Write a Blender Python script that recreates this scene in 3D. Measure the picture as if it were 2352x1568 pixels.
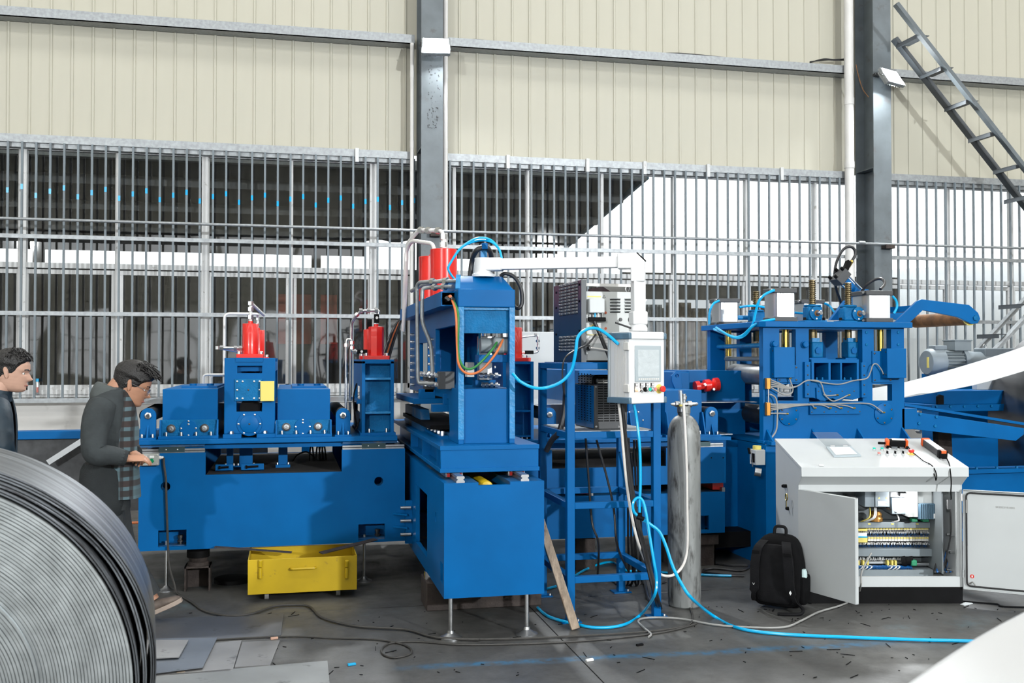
import bpy, bmesh, math, random
from mathutils import Vector, Matrix
from mathutils.geometry import tessellate_polygon

random.seed(7)
for _o in list(bpy.data.objects):
    bpy.data.objects.remove(_o)
SC = bpy.context.scene
COL = SC.collection
PI = math.pi

# ------------------------------------------------------------------ camera
CAM_H, YAW, PITCH, FPX = 1.70, math.radians(12.6), math.radians(1.03), 2287.0
_cd = bpy.data.cameras.new('camera')
_cd.sensor_width = 36.0
_cd.lens = 36.0 * FPX / 2352.0
_cd.clip_start = 0.05
_cd.clip_end = 300
cam = bpy.data.objects.new('camera', _cd)
COL.objects.link(cam)
cam.location = (0, 0, CAM_H)
cam.rotation_euler = (PI / 2 + PITCH, 0, -YAW)
SC.camera = cam
_cd.dof.use_dof = True
_cd.dof.focus_distance = 7.2
_cd.dof.aperture_fstop = 5.0

# ------------------------------------------------------------------ sky (overcast daylight), exposure
w = bpy.data.worlds.new('overcast_sky')
SC.world = w
w.use_nodes = True
_bg = w.node_tree.nodes['Background']
_bg.inputs[0].default_value = (0.95, 0.98, 1.0, 1)
_bg.inputs[1].default_value = 3.0
SC.view_settings.view_transform = 'Standard'
SC.view_settings.look = 'None'
SC.view_settings.gamma = 1.0
SC.view_settings.use_curve_mapping = False
SC.view_settings.exposure = -0.52

_cy = SC.cycles
_cy.max_bounces, _cy.diffuse_bounces, _cy.glossy_bounces, _cy.transmission_bounces, _cy.transparent_max_bounces = 3, 2, 2, 2, 8
_cy.caustics_reflective = _cy.caustics_refractive = False
_cy.use_adaptive_sampling = True
_cy.adaptive_threshold = 0.07
_cy.adaptive_min_samples = 12
_cy.use_light_tree = False

SKYLIGHT = 6.2        # brightness of the translucent roof panels
FLOOD = 420.0         # watts of each wall flood lamp


def area_lamp(name, loc, target, size, power, col=(0.95, 0.985, 1.0), spread=150):
    d = bpy.data.lights.new(name, 'AREA')
    d.shape = 'RECTANGLE'
    d.size, d.size_y = size
    d.energy = power
    d.color = col
    d.spread = math.radians(spread)
    o = bpy.data.objects.new(name, d)
    COL.objects.link(o)
    o.location = loc
    v = Vector(target) - Vector(loc)
    o.rotation_euler = v.to_track_quat('-Z', 'Y').to_euler()
    return o


# opposite-wall flood lamps behind the camera: one inferred from shadows, one added
area_lamp('flood_light_opposite', (9.4, -12.2, 5.6), (2.5, 8, 0.6), (0.5, 0.35), 2600)
area_lamp('flood_light_opposite', (-8.6, -12.2, 5.6), (1.0, 8, 0.6), (0.5, 0.35), 1300)  # added unseen lamp; its power is raised to lighten the console door

# ------------------------------------------------------------------ measuring helpers
_F = Vector((math.sin(YAW), math.cos(YAW), 0))
_R = Vector((math.cos(YAW), -math.sin(YAW), 0))
_Z = Vector((0, 0, 1))
_FW = _F * math.cos(PITCH) + _Z * math.sin(PITCH)
_UP = _Z * math.cos(PITCH) - _F * math.sin(PITCH)
_C = Vector((0, 0, CAM_H))


def ray(px, py):
    return _FW + _R * ((px - 1176) / FPX) + _UP * ((784 - py) / FPX)


def PY(px, py, Y):
    d = ray(px, py)
    return _C + d * (Y / d.y)


def PZ(px, py, z=0.0):
    d = ray(px, py)
    return _C + d * ((z - CAM_H) / d.z)


def PX(px, py, X):
    d = ray(px, py)
    return _C + d * (X / d.x)


def RY(Y, px0, px1, py0, py1):
    """x0, x1, z0, z1 of an upright rectangle standing at depth Y"""
    mx, my = (px0 + px1) / 2, (py0 + py1) / 2
    return (PY(px0, my, Y).x, PY(px1, my, Y).x, PY(mx, py1, Y).z, PY(mx, py0, Y).z)


def XZ(Y, pts):
    return [(PY(a, b, Y).x, PY(a, b, Y).z) for a, b in pts]


def circ(cx, cy, r, n=20, r2=None):
    return [(cx + r * math.cos(2 * PI * i / n), cy + (r2 or r) * math.sin(2 * PI * i / n)) for i in range(n)]


# ------------------------------------------------------------------ mesh builder
def spline(pts, k=6):
    P = [Vector(p) for p in pts]
    if len(P) < 3:
        return P
    out = []
    for i in range(len(P) - 1):
        p0, p1, p2 = P[max(i - 1, 0)], P[i], P[i + 1]
        p3 = P[min(i + 2, len(P) - 1)]
        for j in range(k):
            t = j / k
            out.append(0.5 * ((2 * p1) + (p2 - p0) * t + (2 * p0 - 5 * p1 + 4 * p2 - p3) * t * t
                              + (3 * p1 - p0 - 3 * p2 + p3) * t ** 3))
    out.append(P[-1])
    return out


def fillet(pts, r=0.05, k=5):
    """polyline with rounded corners (bent pipe)"""
    P = [Vector(p) for p in pts]
    out = [P[0]]
    for i in range(1, len(P) - 1):
        a, b, c = P[i - 1], P[i], P[i + 1]
        u, v = a - b, c - b
        q = min(r, u.length * 0.48, v.length * 0.48)
        s, e = b + u.normalized() * q, b + v.normalized() * q
        for j in range(k + 1):
            t = j / k
            out.append((1 - t) ** 2 * s + 2 * t * (1 - t) * b + t * t * e)
    out.append(P[-1])
    return out


class MB:
    def __init__(s):
        s.v, s.f = [], []

    def add(s, vs, fs):
        n = len(s.v)
        s.v += [tuple(x) for x in vs]
        s.f += [tuple(i + n for i in q) for q in fs]
        return s

    def box(s, x0, x1, y0, y1, z0, z1):
        x0, x1 = min(x0, x1), max(x0, x1)
        y0, y1 = min(y0, y1), max(y0, y1)
        z0, z1 = min(z0, z1), max(z0, z1)
        return s.add([(x0, y0, z0), (x1, y0, z0), (x1, y1, z0), (x0, y1, z0),
                      (x0, y0, z1), (x1, y0, z1), (x1, y1, z1), (x0, y1, z1)],
                     [(0, 3, 2, 1), (4, 5, 6, 7), (0, 1, 5, 4), (1, 2, 6, 5), (2, 3, 7, 6), (3, 0, 4, 7)])

    def cbox(s, c, sz):
        return s.box(c[0] - sz[0] / 2, c[0] + sz[0] / 2, c[1] - sz[1] / 2, c[1] + sz[1] / 2,
                     c[2] - sz[2] / 2, c[2] + sz[2] / 2)

    def bar(s, a, b, wx, wz, up=(0, 0, 1)):
        """rectangular bar from a to b"""
        a, b = Vector(a), Vector(b)
        d = (b - a).normalized()
        u = Vector(up)
        x = d.cross(u)
        if x.length < 1e-4:
            x = d.cross(Vector((0, 1, 0)))
        x.normalize()
        z = x.cross(d)
        x, z = x * wx / 2, z * wz / 2
        vs = [a - x - z, a + x - z, a + x + z, a - x + z, b - x - z, b + x - z, b + x + z, b - x + z]
        return s.add(vs, [(0, 3, 2, 1), (4, 5, 6, 7), (0, 1, 5, 4), (1, 2, 6, 5), (2, 3, 7, 6), (3, 0, 4, 7)])

    def lathe(s, base, axis, prof, n=16, caps=True):
        """prof: (radius, height along axis) pairs"""
        base, ax = Vector(base), Vector(axis).normalized()
        x = ax.orthogonal().normalized()
        y = ax.cross(x)
        vs, fs = [], []
        for r, h in prof:
            for i in range(n):
                a = 2 * PI * i / n
                vs.append(base + ax * h + (x * math.cos(a) + y * math.sin(a)) * r)
        for j in range(len(prof) - 1):
            for i in range(n):
                k = (i + 1) % n
                fs.append((j * n + i, j * n + k, (j + 1) * n + k, (j + 1) * n + i))
        if caps:
            fs.append(tuple(range(n - 1, -1, -1)))
            fs.append(tuple(range((len(prof) - 1) * n, len(prof) * n)))
        return s.add(vs, fs)

    def cyl(s, a, b, r, r2=None, n=16):
        a, b = Vector(a), Vector(b)
        return s.lathe(a, b - a, [(r, 0), (r if r2 is None else r2, (b - a).length)], n)

    def tube(s, pts, r, n=8, rr=None):
        P = [Vector(p) for p in pts]
        vs, fs = [], []
        prev = None
        for i, p in enumerate(P):
            d = (P[min(i + 1, len(P) - 1)] - P[max(i - 1, 0)])
            if d.length < 1e-7:
                d = Vector((0, 0, 1))
            d.normalize()
            if prev is None:
                x = d.orthogonal().normalized()
            else:
                x = prev - d * prev.dot(d)
                x = x.normalized() if x.length > 1e-5 else d.orthogonal().normalized()
            prev = x
            y = d.cross(x)
            q = rr[i] if rr else r
            for k in range(n):
                a = 2 * PI * k / n
                vs.append(p + (x * math.cos(a) + y * math.sin(a)) * q)
        for i in range(len(P) - 1):
            for k in range(n):
                m = (k + 1) % n
                fs.append((i * n + k, i * n + m, (i + 1) * n + m, (i + 1) * n + k))
        fs.append(tuple(range(n - 1, -1, -1)))
        fs.append(tuple(range((len(P) - 1) * n, len(P) * n)))
        return s.add(vs, fs)

    def plate(s, ax, lo, hi, outer, holes=()):
        """flat plate with real holes; ax is the normal: 'y' (x,z), 'x' (y,z) or 'z' (x,y)"""
        loops = [list(outer)] + [list(h) for h in holes]
        flat = [p for L in loops for p in L]
        tris = tessellate_polygon([[Vector((p[0], p[1], 0)) for p in L] for L in loops])

        def m(p, t):
            if ax == 'y':
                return (p[0], t, p[1])
            if ax == 'x':
                return (t, p[0], p[1])
            return (p[0], p[1], t)
        n = len(flat)
        vs = [m(p, lo) for p in flat] + [m(p, hi) for p in flat]
        fs = [tuple(t) for t in tris] + [(t[2] + n, t[1] + n, t[0] + n) for t in tris]
        b = 0
        for L in loops:
            k = len(L)
            for i in range(k):
                j = (i + 1) % k
                fs.append((b + i, b + j, b + j + n, b + i + n))
            b += k
        return s.add(vs, fs)

    def loft(s, rings, close=True, caps=True):
        n = len(rings[0])
        vs = [p for r in rings for p in r]
        fs = []
        for i in range(len(rings) - 1):
            for k in range(n if close else n - 1):
                m = (k + 1) % n
                fs.append((i * n + k, i * n + m, (i + 1) * n + m, (i + 1) * n + k))
        if caps and close:
            fs.append(tuple(range(n - 1, -1, -1)))
            fs.append(tuple(range((len(rings) - 1) * n, len(rings) * n)))
        return s.add(vs, fs)

    def xf(s, M):
        s.v = [tuple(M @ Vector(p)) for p in s.v]
        return s

    def mesh(s, name, mats, off=None):
        me = bpy.data.meshes.new(name)
        vs = s.v if off is None else [(p[0] - off[0], p[1] - off[1], p[2] - off[2]) for p in s.v]
        me.from_pydata(vs, [], s.f)
        bm = bmesh.new()
        bm.from_mesh(me)
        bmesh.ops.recalc_face_normals(bm, faces=bm.faces)
        bm.to_mesh(me)
        bm.free()
        me.polygons.foreach_set('use_smooth', [True] * len(me.polygons))
        me.set_sharp_from_angle(angle=math.radians(38))
        me.materials.append(mats)
        me.update()
        return me


# ------------------------------------------------------------------ things and parts
def _props(o, label, cat, group, kind):
    if label:
        o['label'] = label
    if cat:
        o['category'] = cat
    if group:
        o['group'] = group
    if kind:
        o['kind'] = kind
    return o


def thing(name, label=None, cat=None, loc=(0, 0, 0), rotz=0.0, group=None, kind=None, world=True):
    """an Empty at the thing's base; world=True: its parts are given in world coordinates"""
    o = bpy.data.objects.new(name, None)
    o.empty_display_size = 0.05
    COL.objects.link(o)
    o.location = loc
    o.rotation_euler = (0, 0, rotz)
    OFF[o.name] = Vector(loc) if world else Vector((0, 0, 0))
    return _props(o, label, cat, group, kind)


OFF = {}


def part(name, mb, m, parent, label=None, bv=0.0, kind=None, sub=0):
    off = OFF[parent.name]
    o = bpy.data.objects.new(name, mb.mesh(name, m, off))
    COL.objects.link(o)
    o.parent = parent
    OFF[o.name] = off
    if label:
        o['label'] = label
    if kind:
        o['kind'] = kind
    _mods(o, bv, sub)
    return o


def _mods(o, bv, sub):
    if bv:
        b = o.modifiers.new('edge', 'BEVEL')
        b.width = bv
        b.segments = 2
        b.limit_method = 'ANGLE'
        b.angle_limit = math.radians(50)
    if sub:
        b = o.modifiers.new('sub', 'SUBSURF')
        b.levels = b.render_levels = sub


def solo(name, mb, m, label=None, cat=None, group=None, kind=None, loc=None, bv=0.0, sub=0):
    """a thing that is one mesh; vertices in world coordinates, origin moved to loc"""
    if loc is None:
        xs = [p[0] for p in mb.v]
        ys = [p[1] for p in mb.v]
        zs = [p[2] for p in mb.v]
        loc = ((min(xs) + max(xs)) / 2, (min(ys) + max(ys)) / 2, min(zs))
    o = bpy.data.objects.new(name, mb.mesh(name, m, loc))
    COL.objects.link(o)
    o.location = loc
    OFF[o.name] = Vector(loc)
    _mods(o, bv, sub)
    return _props(o, label, cat, group, kind)


_shared = {}


def pieces(name, key, make, m, parent, spots, label=None):
    """alike pieces that share one mesh; spots are world places: (x,y,z) or (x,y,z,euler)"""
    if key not in _shared:
        _shared[key] = make().mesh(name, m)
    me = _shared[key]
    off = OFF[parent.name]
    out = []
    for sp in spots:
        o = bpy.data.objects.new(name, me)
        COL.objects.link(o)
        o.parent = parent
        o.location = Vector(sp[:3]) - off
        if len(sp) > 3:
            o.rotation_euler = sp[3]
        OFF[o.name] = off
        if label:
            o['label'] = label
        out.append(o)
    return out


def copy_thing(src, delta, label=None, group=None):
    def rec(o, par):
        c = o.copy()
        COL.objects.link(c)
        c.parent = par
        for ch in o.children:
            rec(ch, c)
        return c
    c = rec(src, None)
    c.location = Vector(src.location) + Vector(delta)
    if label:
        c['label'] = label
    if group:
        c['group'] = group
    return c


def bolt_mb(r=0.012, h=0.014, ax='-y'):
    b = MB()
    d = {'-y': (0, -1, 0), 'z': (0, 0, 1), '-x': (-1, 0, 0)}[ax]
    b.lathe((0, 0, 0), d, [(r, 0), (r, h * 0.8), (r * 0.8, h)], 6 if r > 0.0139 else 10)
    return b


def bolts(parent, spots, r=0.012, h=0.014, ax='-y', m=None, name='bolt'):
    m = m or M['zinc']
    return pieces(name, ('bolt', r, h, ax, m.name), lambda: bolt_mb(r, h, ax), m, parent, spots)


def print_text(name, body, size, m, par, loc):
    tx = bpy.data.curves.new(name, 'FONT')
    tx.body = body
    tx.size = size
    tmp = bpy.data.objects.new(name + '_curve', tx)
    COL.objects.link(tmp)
    bpy.context.view_layer.update()
    me = bpy.data.meshes.new_from_object(tmp.evaluated_get(bpy.context.evaluated_depsgraph_get()))
    bpy.data.objects.remove(tmp)
    me.materials.clear()
    me.materials.append(M[m])
    so = bpy.data.objects.new(name, me)
    COL.objects.link(so)
    so.parent = par
    so.location = loc
    so.rotation_euler = (PI / 2, 0, 0)
    return so


# ------------------------------------------------------------------ materials
M = {}


def mat(key, col, rough=0.45, metal=0.0, var=0.06, scale=5.0, bump=0.0, bscale=120.0, spec=0.5,
        wear=None, wear_amt=0.0, wear_scale=9.0, coat=0.0, stretch=None, emit=None, emit_s=0.0, alpha=None, trans=0.0):
    m = bpy.data.materials.new(key)
    m.use_nodes = True
    nt = m.node_tree
    N, L = nt.nodes, nt.links
    b = N['Principled BSDF']
    b.inputs['Roughness'].default_value = rough
    b.inputs['Metallic'].default_value = metal
    b.inputs['Specular IOR Level'].default_value = spec
    b.inputs['Coat Weight'].default_value = coat
    b.inputs['Transmission Weight'].default_value = trans
    tc = N.new('ShaderNodeTexCoord')
    mp = N.new('ShaderNodeMapping')
    if stretch:
        mp.inputs['Scale'].default_value = stretch
    L.new(tc.outputs['Object'], mp.inputs['Vector'])
    nz = N.new('ShaderNodeTexNoise')
    nz.inputs['Scale'].default_value = scale
    nz.inputs['Detail'].default_value = 3
    L.new(mp.outputs[0], nz.inputs['Vector'])
    rp = N.new('ShaderNodeMapRange')
    rp.inputs['From Min'].default_value = 0.3
    rp.inputs['From Max'].default_value = 0.7
    L.new(nz.outputs['Fac'], rp.inputs[0])
    mx = N.new('ShaderNodeMix')
    mx.data_type = 'RGBA'
    mx.inputs[6].default_value = tuple(c * (1 - var) for c in col) + (1,)
    mx.inputs[7].default_value = tuple(min(1, c * (1 + var)) for c in col) + (1,)
    L.new(rp.outputs[0], mx.inputs[0])
    out = mx.outputs[2]
    if wear:
        n2 = N.new('ShaderNodeTexNoise')
        n2.inputs['Scale'].default_value = wear_scale
        n2.inputs['Detail'].default_value = 4
        n2.inputs['Roughness'].default_value = 0.65
        L.new(mp.outputs[0], n2.inputs['Vector'])
        r2 = N.new('ShaderNodeMapRange')
        r2.inputs['From Min'].default_value = 0.62 - wear_amt * 0.3
        r2.inputs['From Max'].default_value = 0.72 - wear_amt * 0.1
        L.new(n2.outputs['Fac'], r2.inputs[0])
        m2 = N.new('ShaderNodeMix')
        m2.data_type = 'RGBA'
        m2.inputs[7].default_value = tuple(wear) + (1,)
        L.new(r2.outputs[0], m2.inputs[0])
        L.new(out, m2.inputs[6])
        out = m2.outputs[2]
    L.new(out, b.inputs['Base Color'])
    if bump:
        n3 = N.new('ShaderNodeTexNoise')
        n3.inputs['Scale'].default_value = bscale
        n3.inputs['Detail'].default_value = 2
        L.new(mp.outputs[0], n3.inputs['Vector'])
        bp = N.new('ShaderNodeBump')
        bp.inputs['Strength'].default_value = bump
        bp.inputs['Distance'].default_value = 0.01
        L.new(n3.outputs['Fac'], bp.inputs['Height'])
        L.new(bp.outputs[0], b.inputs['Normal'])
    if emit:
        b.inputs['Emission Color'].default_value = tuple(emit) + (1,)
        b.inputs['Emission Strength'].default_value = emit_s
    if alpha is not None:
        b.inputs['Alpha'].default_value = alpha
    M[key] = m
    return m


def glass_pane(key, tint, refl=1.0, haze=0.0):
    """thin clear sheet: what lies behind shows through, reflections by Fresnel"""
    m = bpy.data.materials.new(key)
    m.use_nodes = True
    nt = m.node_tree
    N, L = nt.nodes, nt.links
    N.remove(N['Principled BSDF'])
    o = N['Material Output']
    tr = N.new('ShaderNodeBsdfTransparent')
    tr.inputs[0].default_value = tuple(tint) + (1,)
    gl = N.new('ShaderNodeBsdfGlossy')
    gl.inputs['Roughness'].default_value = 0.03
    lw = N.new('ShaderNodeLayerWeight')
    pw = N.new('ShaderNodeMath')
    pw.operation = 'POWER'
    pw.inputs[1].default_value = 5.0
    L.new(lw.outputs['Facing'], pw.inputs[0])
    fr = N.new('ShaderNodeMath')
    fr.operation = 'MULTIPLY_ADD'
    fr.inputs[1].default_value = 0.95
    fr.inputs[2].default_value = 0.045
    L.new(pw.outputs[0], fr.inputs[0])
    nz = N.new('ShaderNodeTexNoise')
    nz.inputs['Scale'].default_value = 1.4
    nz.inputs['Detail'].default_value = 1
    tc = N.new('ShaderNodeTexCoord')
    L.new(tc.outputs['Object'], nz.inputs['Vector'])
    bp = N.new('ShaderNodeBump')
    bp.inputs['Strength'].default_value = 0.12
    bp.inputs['Distance'].default_value = 0.05
    L.new(nz.outputs['Fac'], bp.inputs['Height'])
    L.new(bp.outputs[0], gl.inputs['Normal'])
    mu = N.new('ShaderNodeMath')
    mu.operation = 'MULTIPLY'
    mu.inputs[1].default_value = refl
    L.new(fr.outputs[0], mu.inputs[0])
    df = N.new('ShaderNodeBsdfDiffuse')
    df.inputs[0].default_value = (0.6, 0.6, 0.58, 1)
    m0 = N.new('ShaderNodeMixShader')
    m0.inputs[0].default_value = haze
    L.new(tr.outputs[0], m0.inputs[1])
    L.new(df.outputs[0], m0.inputs[2])
    ms = N.new('ShaderNodeMixShader')
    L.new(mu.outputs[0], ms.inputs[0])
    L.new(m0.outputs[0], ms.inputs[1])
    L.new(gl.outputs[0], ms.inputs[2])
    L.new(ms.outputs[0], o.inputs[0])
    M[key] = m
    return m


def emissive(key, col, s):
    m = bpy.data.materials.new(key)
    m.use_nodes = True
    N = m.node_tree.nodes
    b = N['Principled BSDF']
    b.inputs['Base Color'].default_value = (0.8, 0.8, 0.8, 1)
    b.inputs['Emission Color'].default_value = tuple(col) + (1,)
    b.inputs['Emission Strength'].default_value = s
    M[key] = m
    return m


BLUE = (0.0, 0.108, 0.33)
mat('blue', BLUE, 0.40, var=0.08, scale=3.5, spec=0.14)
mat('blue_edge', (0.01, 0.21, 0.48), 0.4, var=0.15, scale=20, bump=0.25, bscale=50)
mat('blue_cast', (0.003, 0.135, 0.335), 0.5, spec=0.15, var=0.15, scale=12, bump=0.3, bscale=70)
mat('blue_dusty', (0.006, 0.095, 0.25), 0.55, var=0.2, scale=3, wear=(0.16, 0.18, 0.19), wear_amt=0.25, wear_scale=4)
mat('red', (0.72, 0.018, 0.012), 0.28, var=0.08, scale=6, coat=0.3)
mat('yellow', (0.56, 0.38, 0.008), 0.42, var=0.07, scale=6, wear=(0.30, 0.20, 0.03), wear_amt=0.0, wear_scale=7)
mat('yellow_pale', (0.80, 0.68, 0.16), 0.5, var=0.04)
mat('zinc', (0.62, 0.63, 0.64), 0.28, metal=1.0, var=0.12, scale=30)
mat('chrome', (0.78, 0.79, 0.80), 0.12, metal=1.0, var=0.05, scale=20)
mat('galv', (0.33, 0.35, 0.365), 0.45, metal=0.55, var=0.16, scale=28, bump=0.03)
mat('bar_paint', (0.17, 0.205, 0.23), 0.5, var=0.12, scale=9)
mat('alu', (0.66, 0.68, 0.69), 0.32, metal=0.9, var=0.05, scale=8, stretch=(1, 1, 0.1))
mat('steel', (0.40, 0.41, 0.42), 0.35, metal=0.9, var=0.18, scale=9)
mat('steel_dark', (0.06, 0.062, 0.065), 0.45, metal=0.6, var=0.25, scale=10)
mat('strip', (0.60, 0.62, 0.64), 0.22, metal=0.9, var=0.06, scale=3, stretch=(0.3, 4, 1))
mat('rust', (0.045, 0.034, 0.03), 0.8, var=0.35, scale=12, bump=0.3, bscale=60)
mat('rust_orange', (0.20, 0.09, 0.03), 0.75, var=0.4, scale=10, bump=0.2, bscale=60)
mat('brass', (0.62, 0.45, 0.12), 0.22, metal=1.0, var=0.1, scale=12)
mat('bronze', (0.55, 0.25, 0.05), 0.35, metal=0.7, var=0.1, scale=12)
mat('black', (0.005, 0.005, 0.0055), 0.6, spec=0.1, var=0.2, scale=10)
mat('black_rubber', (0.016, 0.016, 0.017), 0.6, var=0.2, scale=14)
mat('black_hose', (0.022, 0.022, 0.024), 0.38, var=0.2, scale=14)
mat('graphite', (0.05, 0.053, 0.057), 0.5, var=0.1, scale=10)
mat('cable', (0.045, 0.043, 0.04), 0.6, var=0.2, scale=14)
mat('cable_grey', (0.30, 0.30, 0.29), 0.5, var=0.1, scale=14)
mat('white_hose', (0.70, 0.67, 0.63), 0.4, var=0.06, scale=9)
mat('air_hose', (0.0, 0.42, 0.80), 0.25, var=0.06, scale=9, coat=0.4)
mat('green_wire', (0.03, 0.20, 0.05), 0.4, var=0.1)
mat('orange_wire', (0.62, 0.17, 0.05), 0.4, var=0.1)
mat('white_paint', (0.74, 0.75, 0.76), 0.35, var=0.03, scale=3)
mat('white_pipe', (0.74, 0.73, 0.71), 0.4, var=0.05, scale=5)
mat('cabinet', (0.54, 0.565, 0.57), 0.42, var=0.03, scale=3)
mat('cabinet_in', (0.56, 0.58, 0.57), 0.45, var=0.03, scale=3)
mat('duct', (0.20, 0.235, 0.255), 0.5, var=0.06, scale=8)
mat('drive_grey', (0.21, 0.25, 0.28), 0.5, var=0.05, scale=6)
mat('warm_white', (0.70, 0.69, 0.66), 0.5, var=0.04, scale=4)
mat('frame_white', (0.66, 0.67, 0.67), 0.4, var=0.05, scale=5, wear=(0.35, 0.34, 0.32), wear_amt=0.0, wear_scale=11)
mat('plaster', (0.64, 0.63, 0.61), 0.85, var=0.06, scale=2.5, wear=(0.50, 0.49, 0.47), wear_amt=0.0, wear_scale=3)
mat('cladding', (0.545, 0.527, 0.438), 0.5, var=0.045, scale=1.6, stretch=(1.5, 1, 0.25), wear=(0.44, 0.425, 0.36), wear_amt=0.05, wear_scale=2.5)
mat('column_grey', (0.135, 0.158, 0.172), 0.5, var=0.14, scale=5, wear=(0.11, 0.115, 0.12), wear_amt=0.1, wear_scale=6)
mat('stair_grey', (0.075, 0.085, 0.095), 0.5, var=0.15, scale=6)
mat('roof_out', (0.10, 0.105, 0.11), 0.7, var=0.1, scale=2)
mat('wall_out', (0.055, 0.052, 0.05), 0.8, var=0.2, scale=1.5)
mat('roof_white', (0.62, 0.65, 0.68), 0.5, var=0.06, scale=1.0)
mat('stack_brown', (0.17, 0.135, 0.095), 0.8, var=0.35, scale=9, wear=(0.36, 0.35, 0.33), wear_amt=0.3, wear_scale=6)
mat('wood', (0.28, 0.22, 0.165), 0.8, var=0.3, scale=8, stretch=(5, 5, 0.6), bump=0.3, bscale=30, wear=(0.12, 0.07, 0.045), wear_amt=0.15, wear_scale=6)
mat('tank_grey', (0.24, 0.25, 0.245), 0.5, metal=0.3, var=0.22, scale=7, stretch=(2, 2, 0.5), wear=(0.06, 0.058, 0.055), wear_amt=0.35, wear_scale=9)
mat('green_btn', (0.0, 0.22, 0.09), 0.35)
mat('teal_btn', (0.02, 0.55, 0.42), 0.35)
mat('red_btn', (0.72, 0.03, 0.02), 0.35)
mat('pink_btn', (0.70, 0.25, 0.22), 0.35)
mat('orange_plastic', (0.80, 0.12, 0.02), 0.4)
mat('label_white', (0.80, 0.80, 0.79), 0.5, var=0.02)
mat('label_yellow', (0.75, 0.62, 0.15), 0.5, var=0.02)
mat('ink', (0.06, 0.06, 0.06), 0.6)
mat('ink_red', (0.65, 0.16, 0.08), 0.6)
mat('wire_blue', (0.01, 0.12, 0.38), 0.4, var=0.2, scale=30)
mat('pcb_green', (0.02, 0.25, 0.12), 0.5)
mat('copper_coil', (0.55, 0.28, 0.08), 0.3, metal=0.9)  # copper colour of the choke coil
mat('bag_black', (0.005, 0.005, 0.0055), 0.8, spec=0.08, var=0.2, scale=20, bump=0.3, bscale=250)
mat('bag_black2', (0.009, 0.009, 0.010), 0.75, spec=0.1, var=0.2, scale=20, bump=0.2, bscale=150)
mat('mint_plastic', (0.55, 0.70, 0.70), 0.4)
mat('paper', (0.62, 0.66, 0.68), 0.7)
mat('screen', (0.55, 0.60, 0.62), 0.25, var=0.06, scale=20, bump=0.35, bscale=45)
mat('hmi_grey', (0.42, 0.48, 0.51), 0.4, var=0.02)
mat('cap_slate', (0.11, 0.19, 0.26), 0.3, var=0.1, scale=12)
mat('navy_panel', (0.010, 0.035, 0.075), 0.36, var=0.1, scale=4)  # dark navy of the power source's side panel
mat('skin', (0.44, 0.225, 0.14), 0.5, var=0.08, scale=14)
mat('skin_pale', (0.58, 0.35, 0.26), 0.5, var=0.08, scale=14)
mat('lip', (0.36, 0.13, 0.10), 0.5)
mat('hair', (0.010, 0.009, 0.009), 0.42, var=0.4, scale=60, bump=0.5, bscale=160)
mat('eye_white', (0.65, 0.63, 0.60), 0.3)
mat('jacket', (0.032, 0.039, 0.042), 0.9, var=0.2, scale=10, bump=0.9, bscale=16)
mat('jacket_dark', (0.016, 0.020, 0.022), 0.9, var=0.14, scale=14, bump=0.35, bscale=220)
mat('hood_grey', (0.075, 0.086, 0.086), 0.9, var=0.1, scale=14, bump=0.3, bscale=200)
mat('navy_coat', (0.008, 0.022, 0.036), 0.6, var=0.3, scale=8, bump=0.9, bscale=14)
mat('trousers', (0.03, 0.034, 0.036), 0.9, var=0.15, scale=12, bump=0.3, bscale=200)
mat('shoe', (0.11, 0.085, 0.07), 0.7, var=0.3, scale=18)
mat('shoe_sole', (0.30, 0.24, 0.20), 0.7, var=0.1)
emissive('skylight', (1.0, 0.985, 0.945), SKYLIGHT)
emissive('lamp_face', (0.90, 0.97, 1.0), 30.0)
emissive('cab_lamp', (1.0, 1.0, 1.0), 25.0)
emissive('amber_lit', (1.0, 0.35, 0.03), 1.2)
glass_pane('glass', (0.93, 0.94, 0.935), 1.5, 0.008)
glass_pane('clear_plastic', (0.93, 0.95, 0.96), 1.0, 0.05)
# ================================================================== THE SETTING
def struct(name, mb, m, parent=None, bv=0.0):
    if parent is None:
        return solo(name, mb, m, kind='structure', loc=(0, 0, 0), bv=bv)
    return part(name, mb, m, parent, bv=bv)


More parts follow.
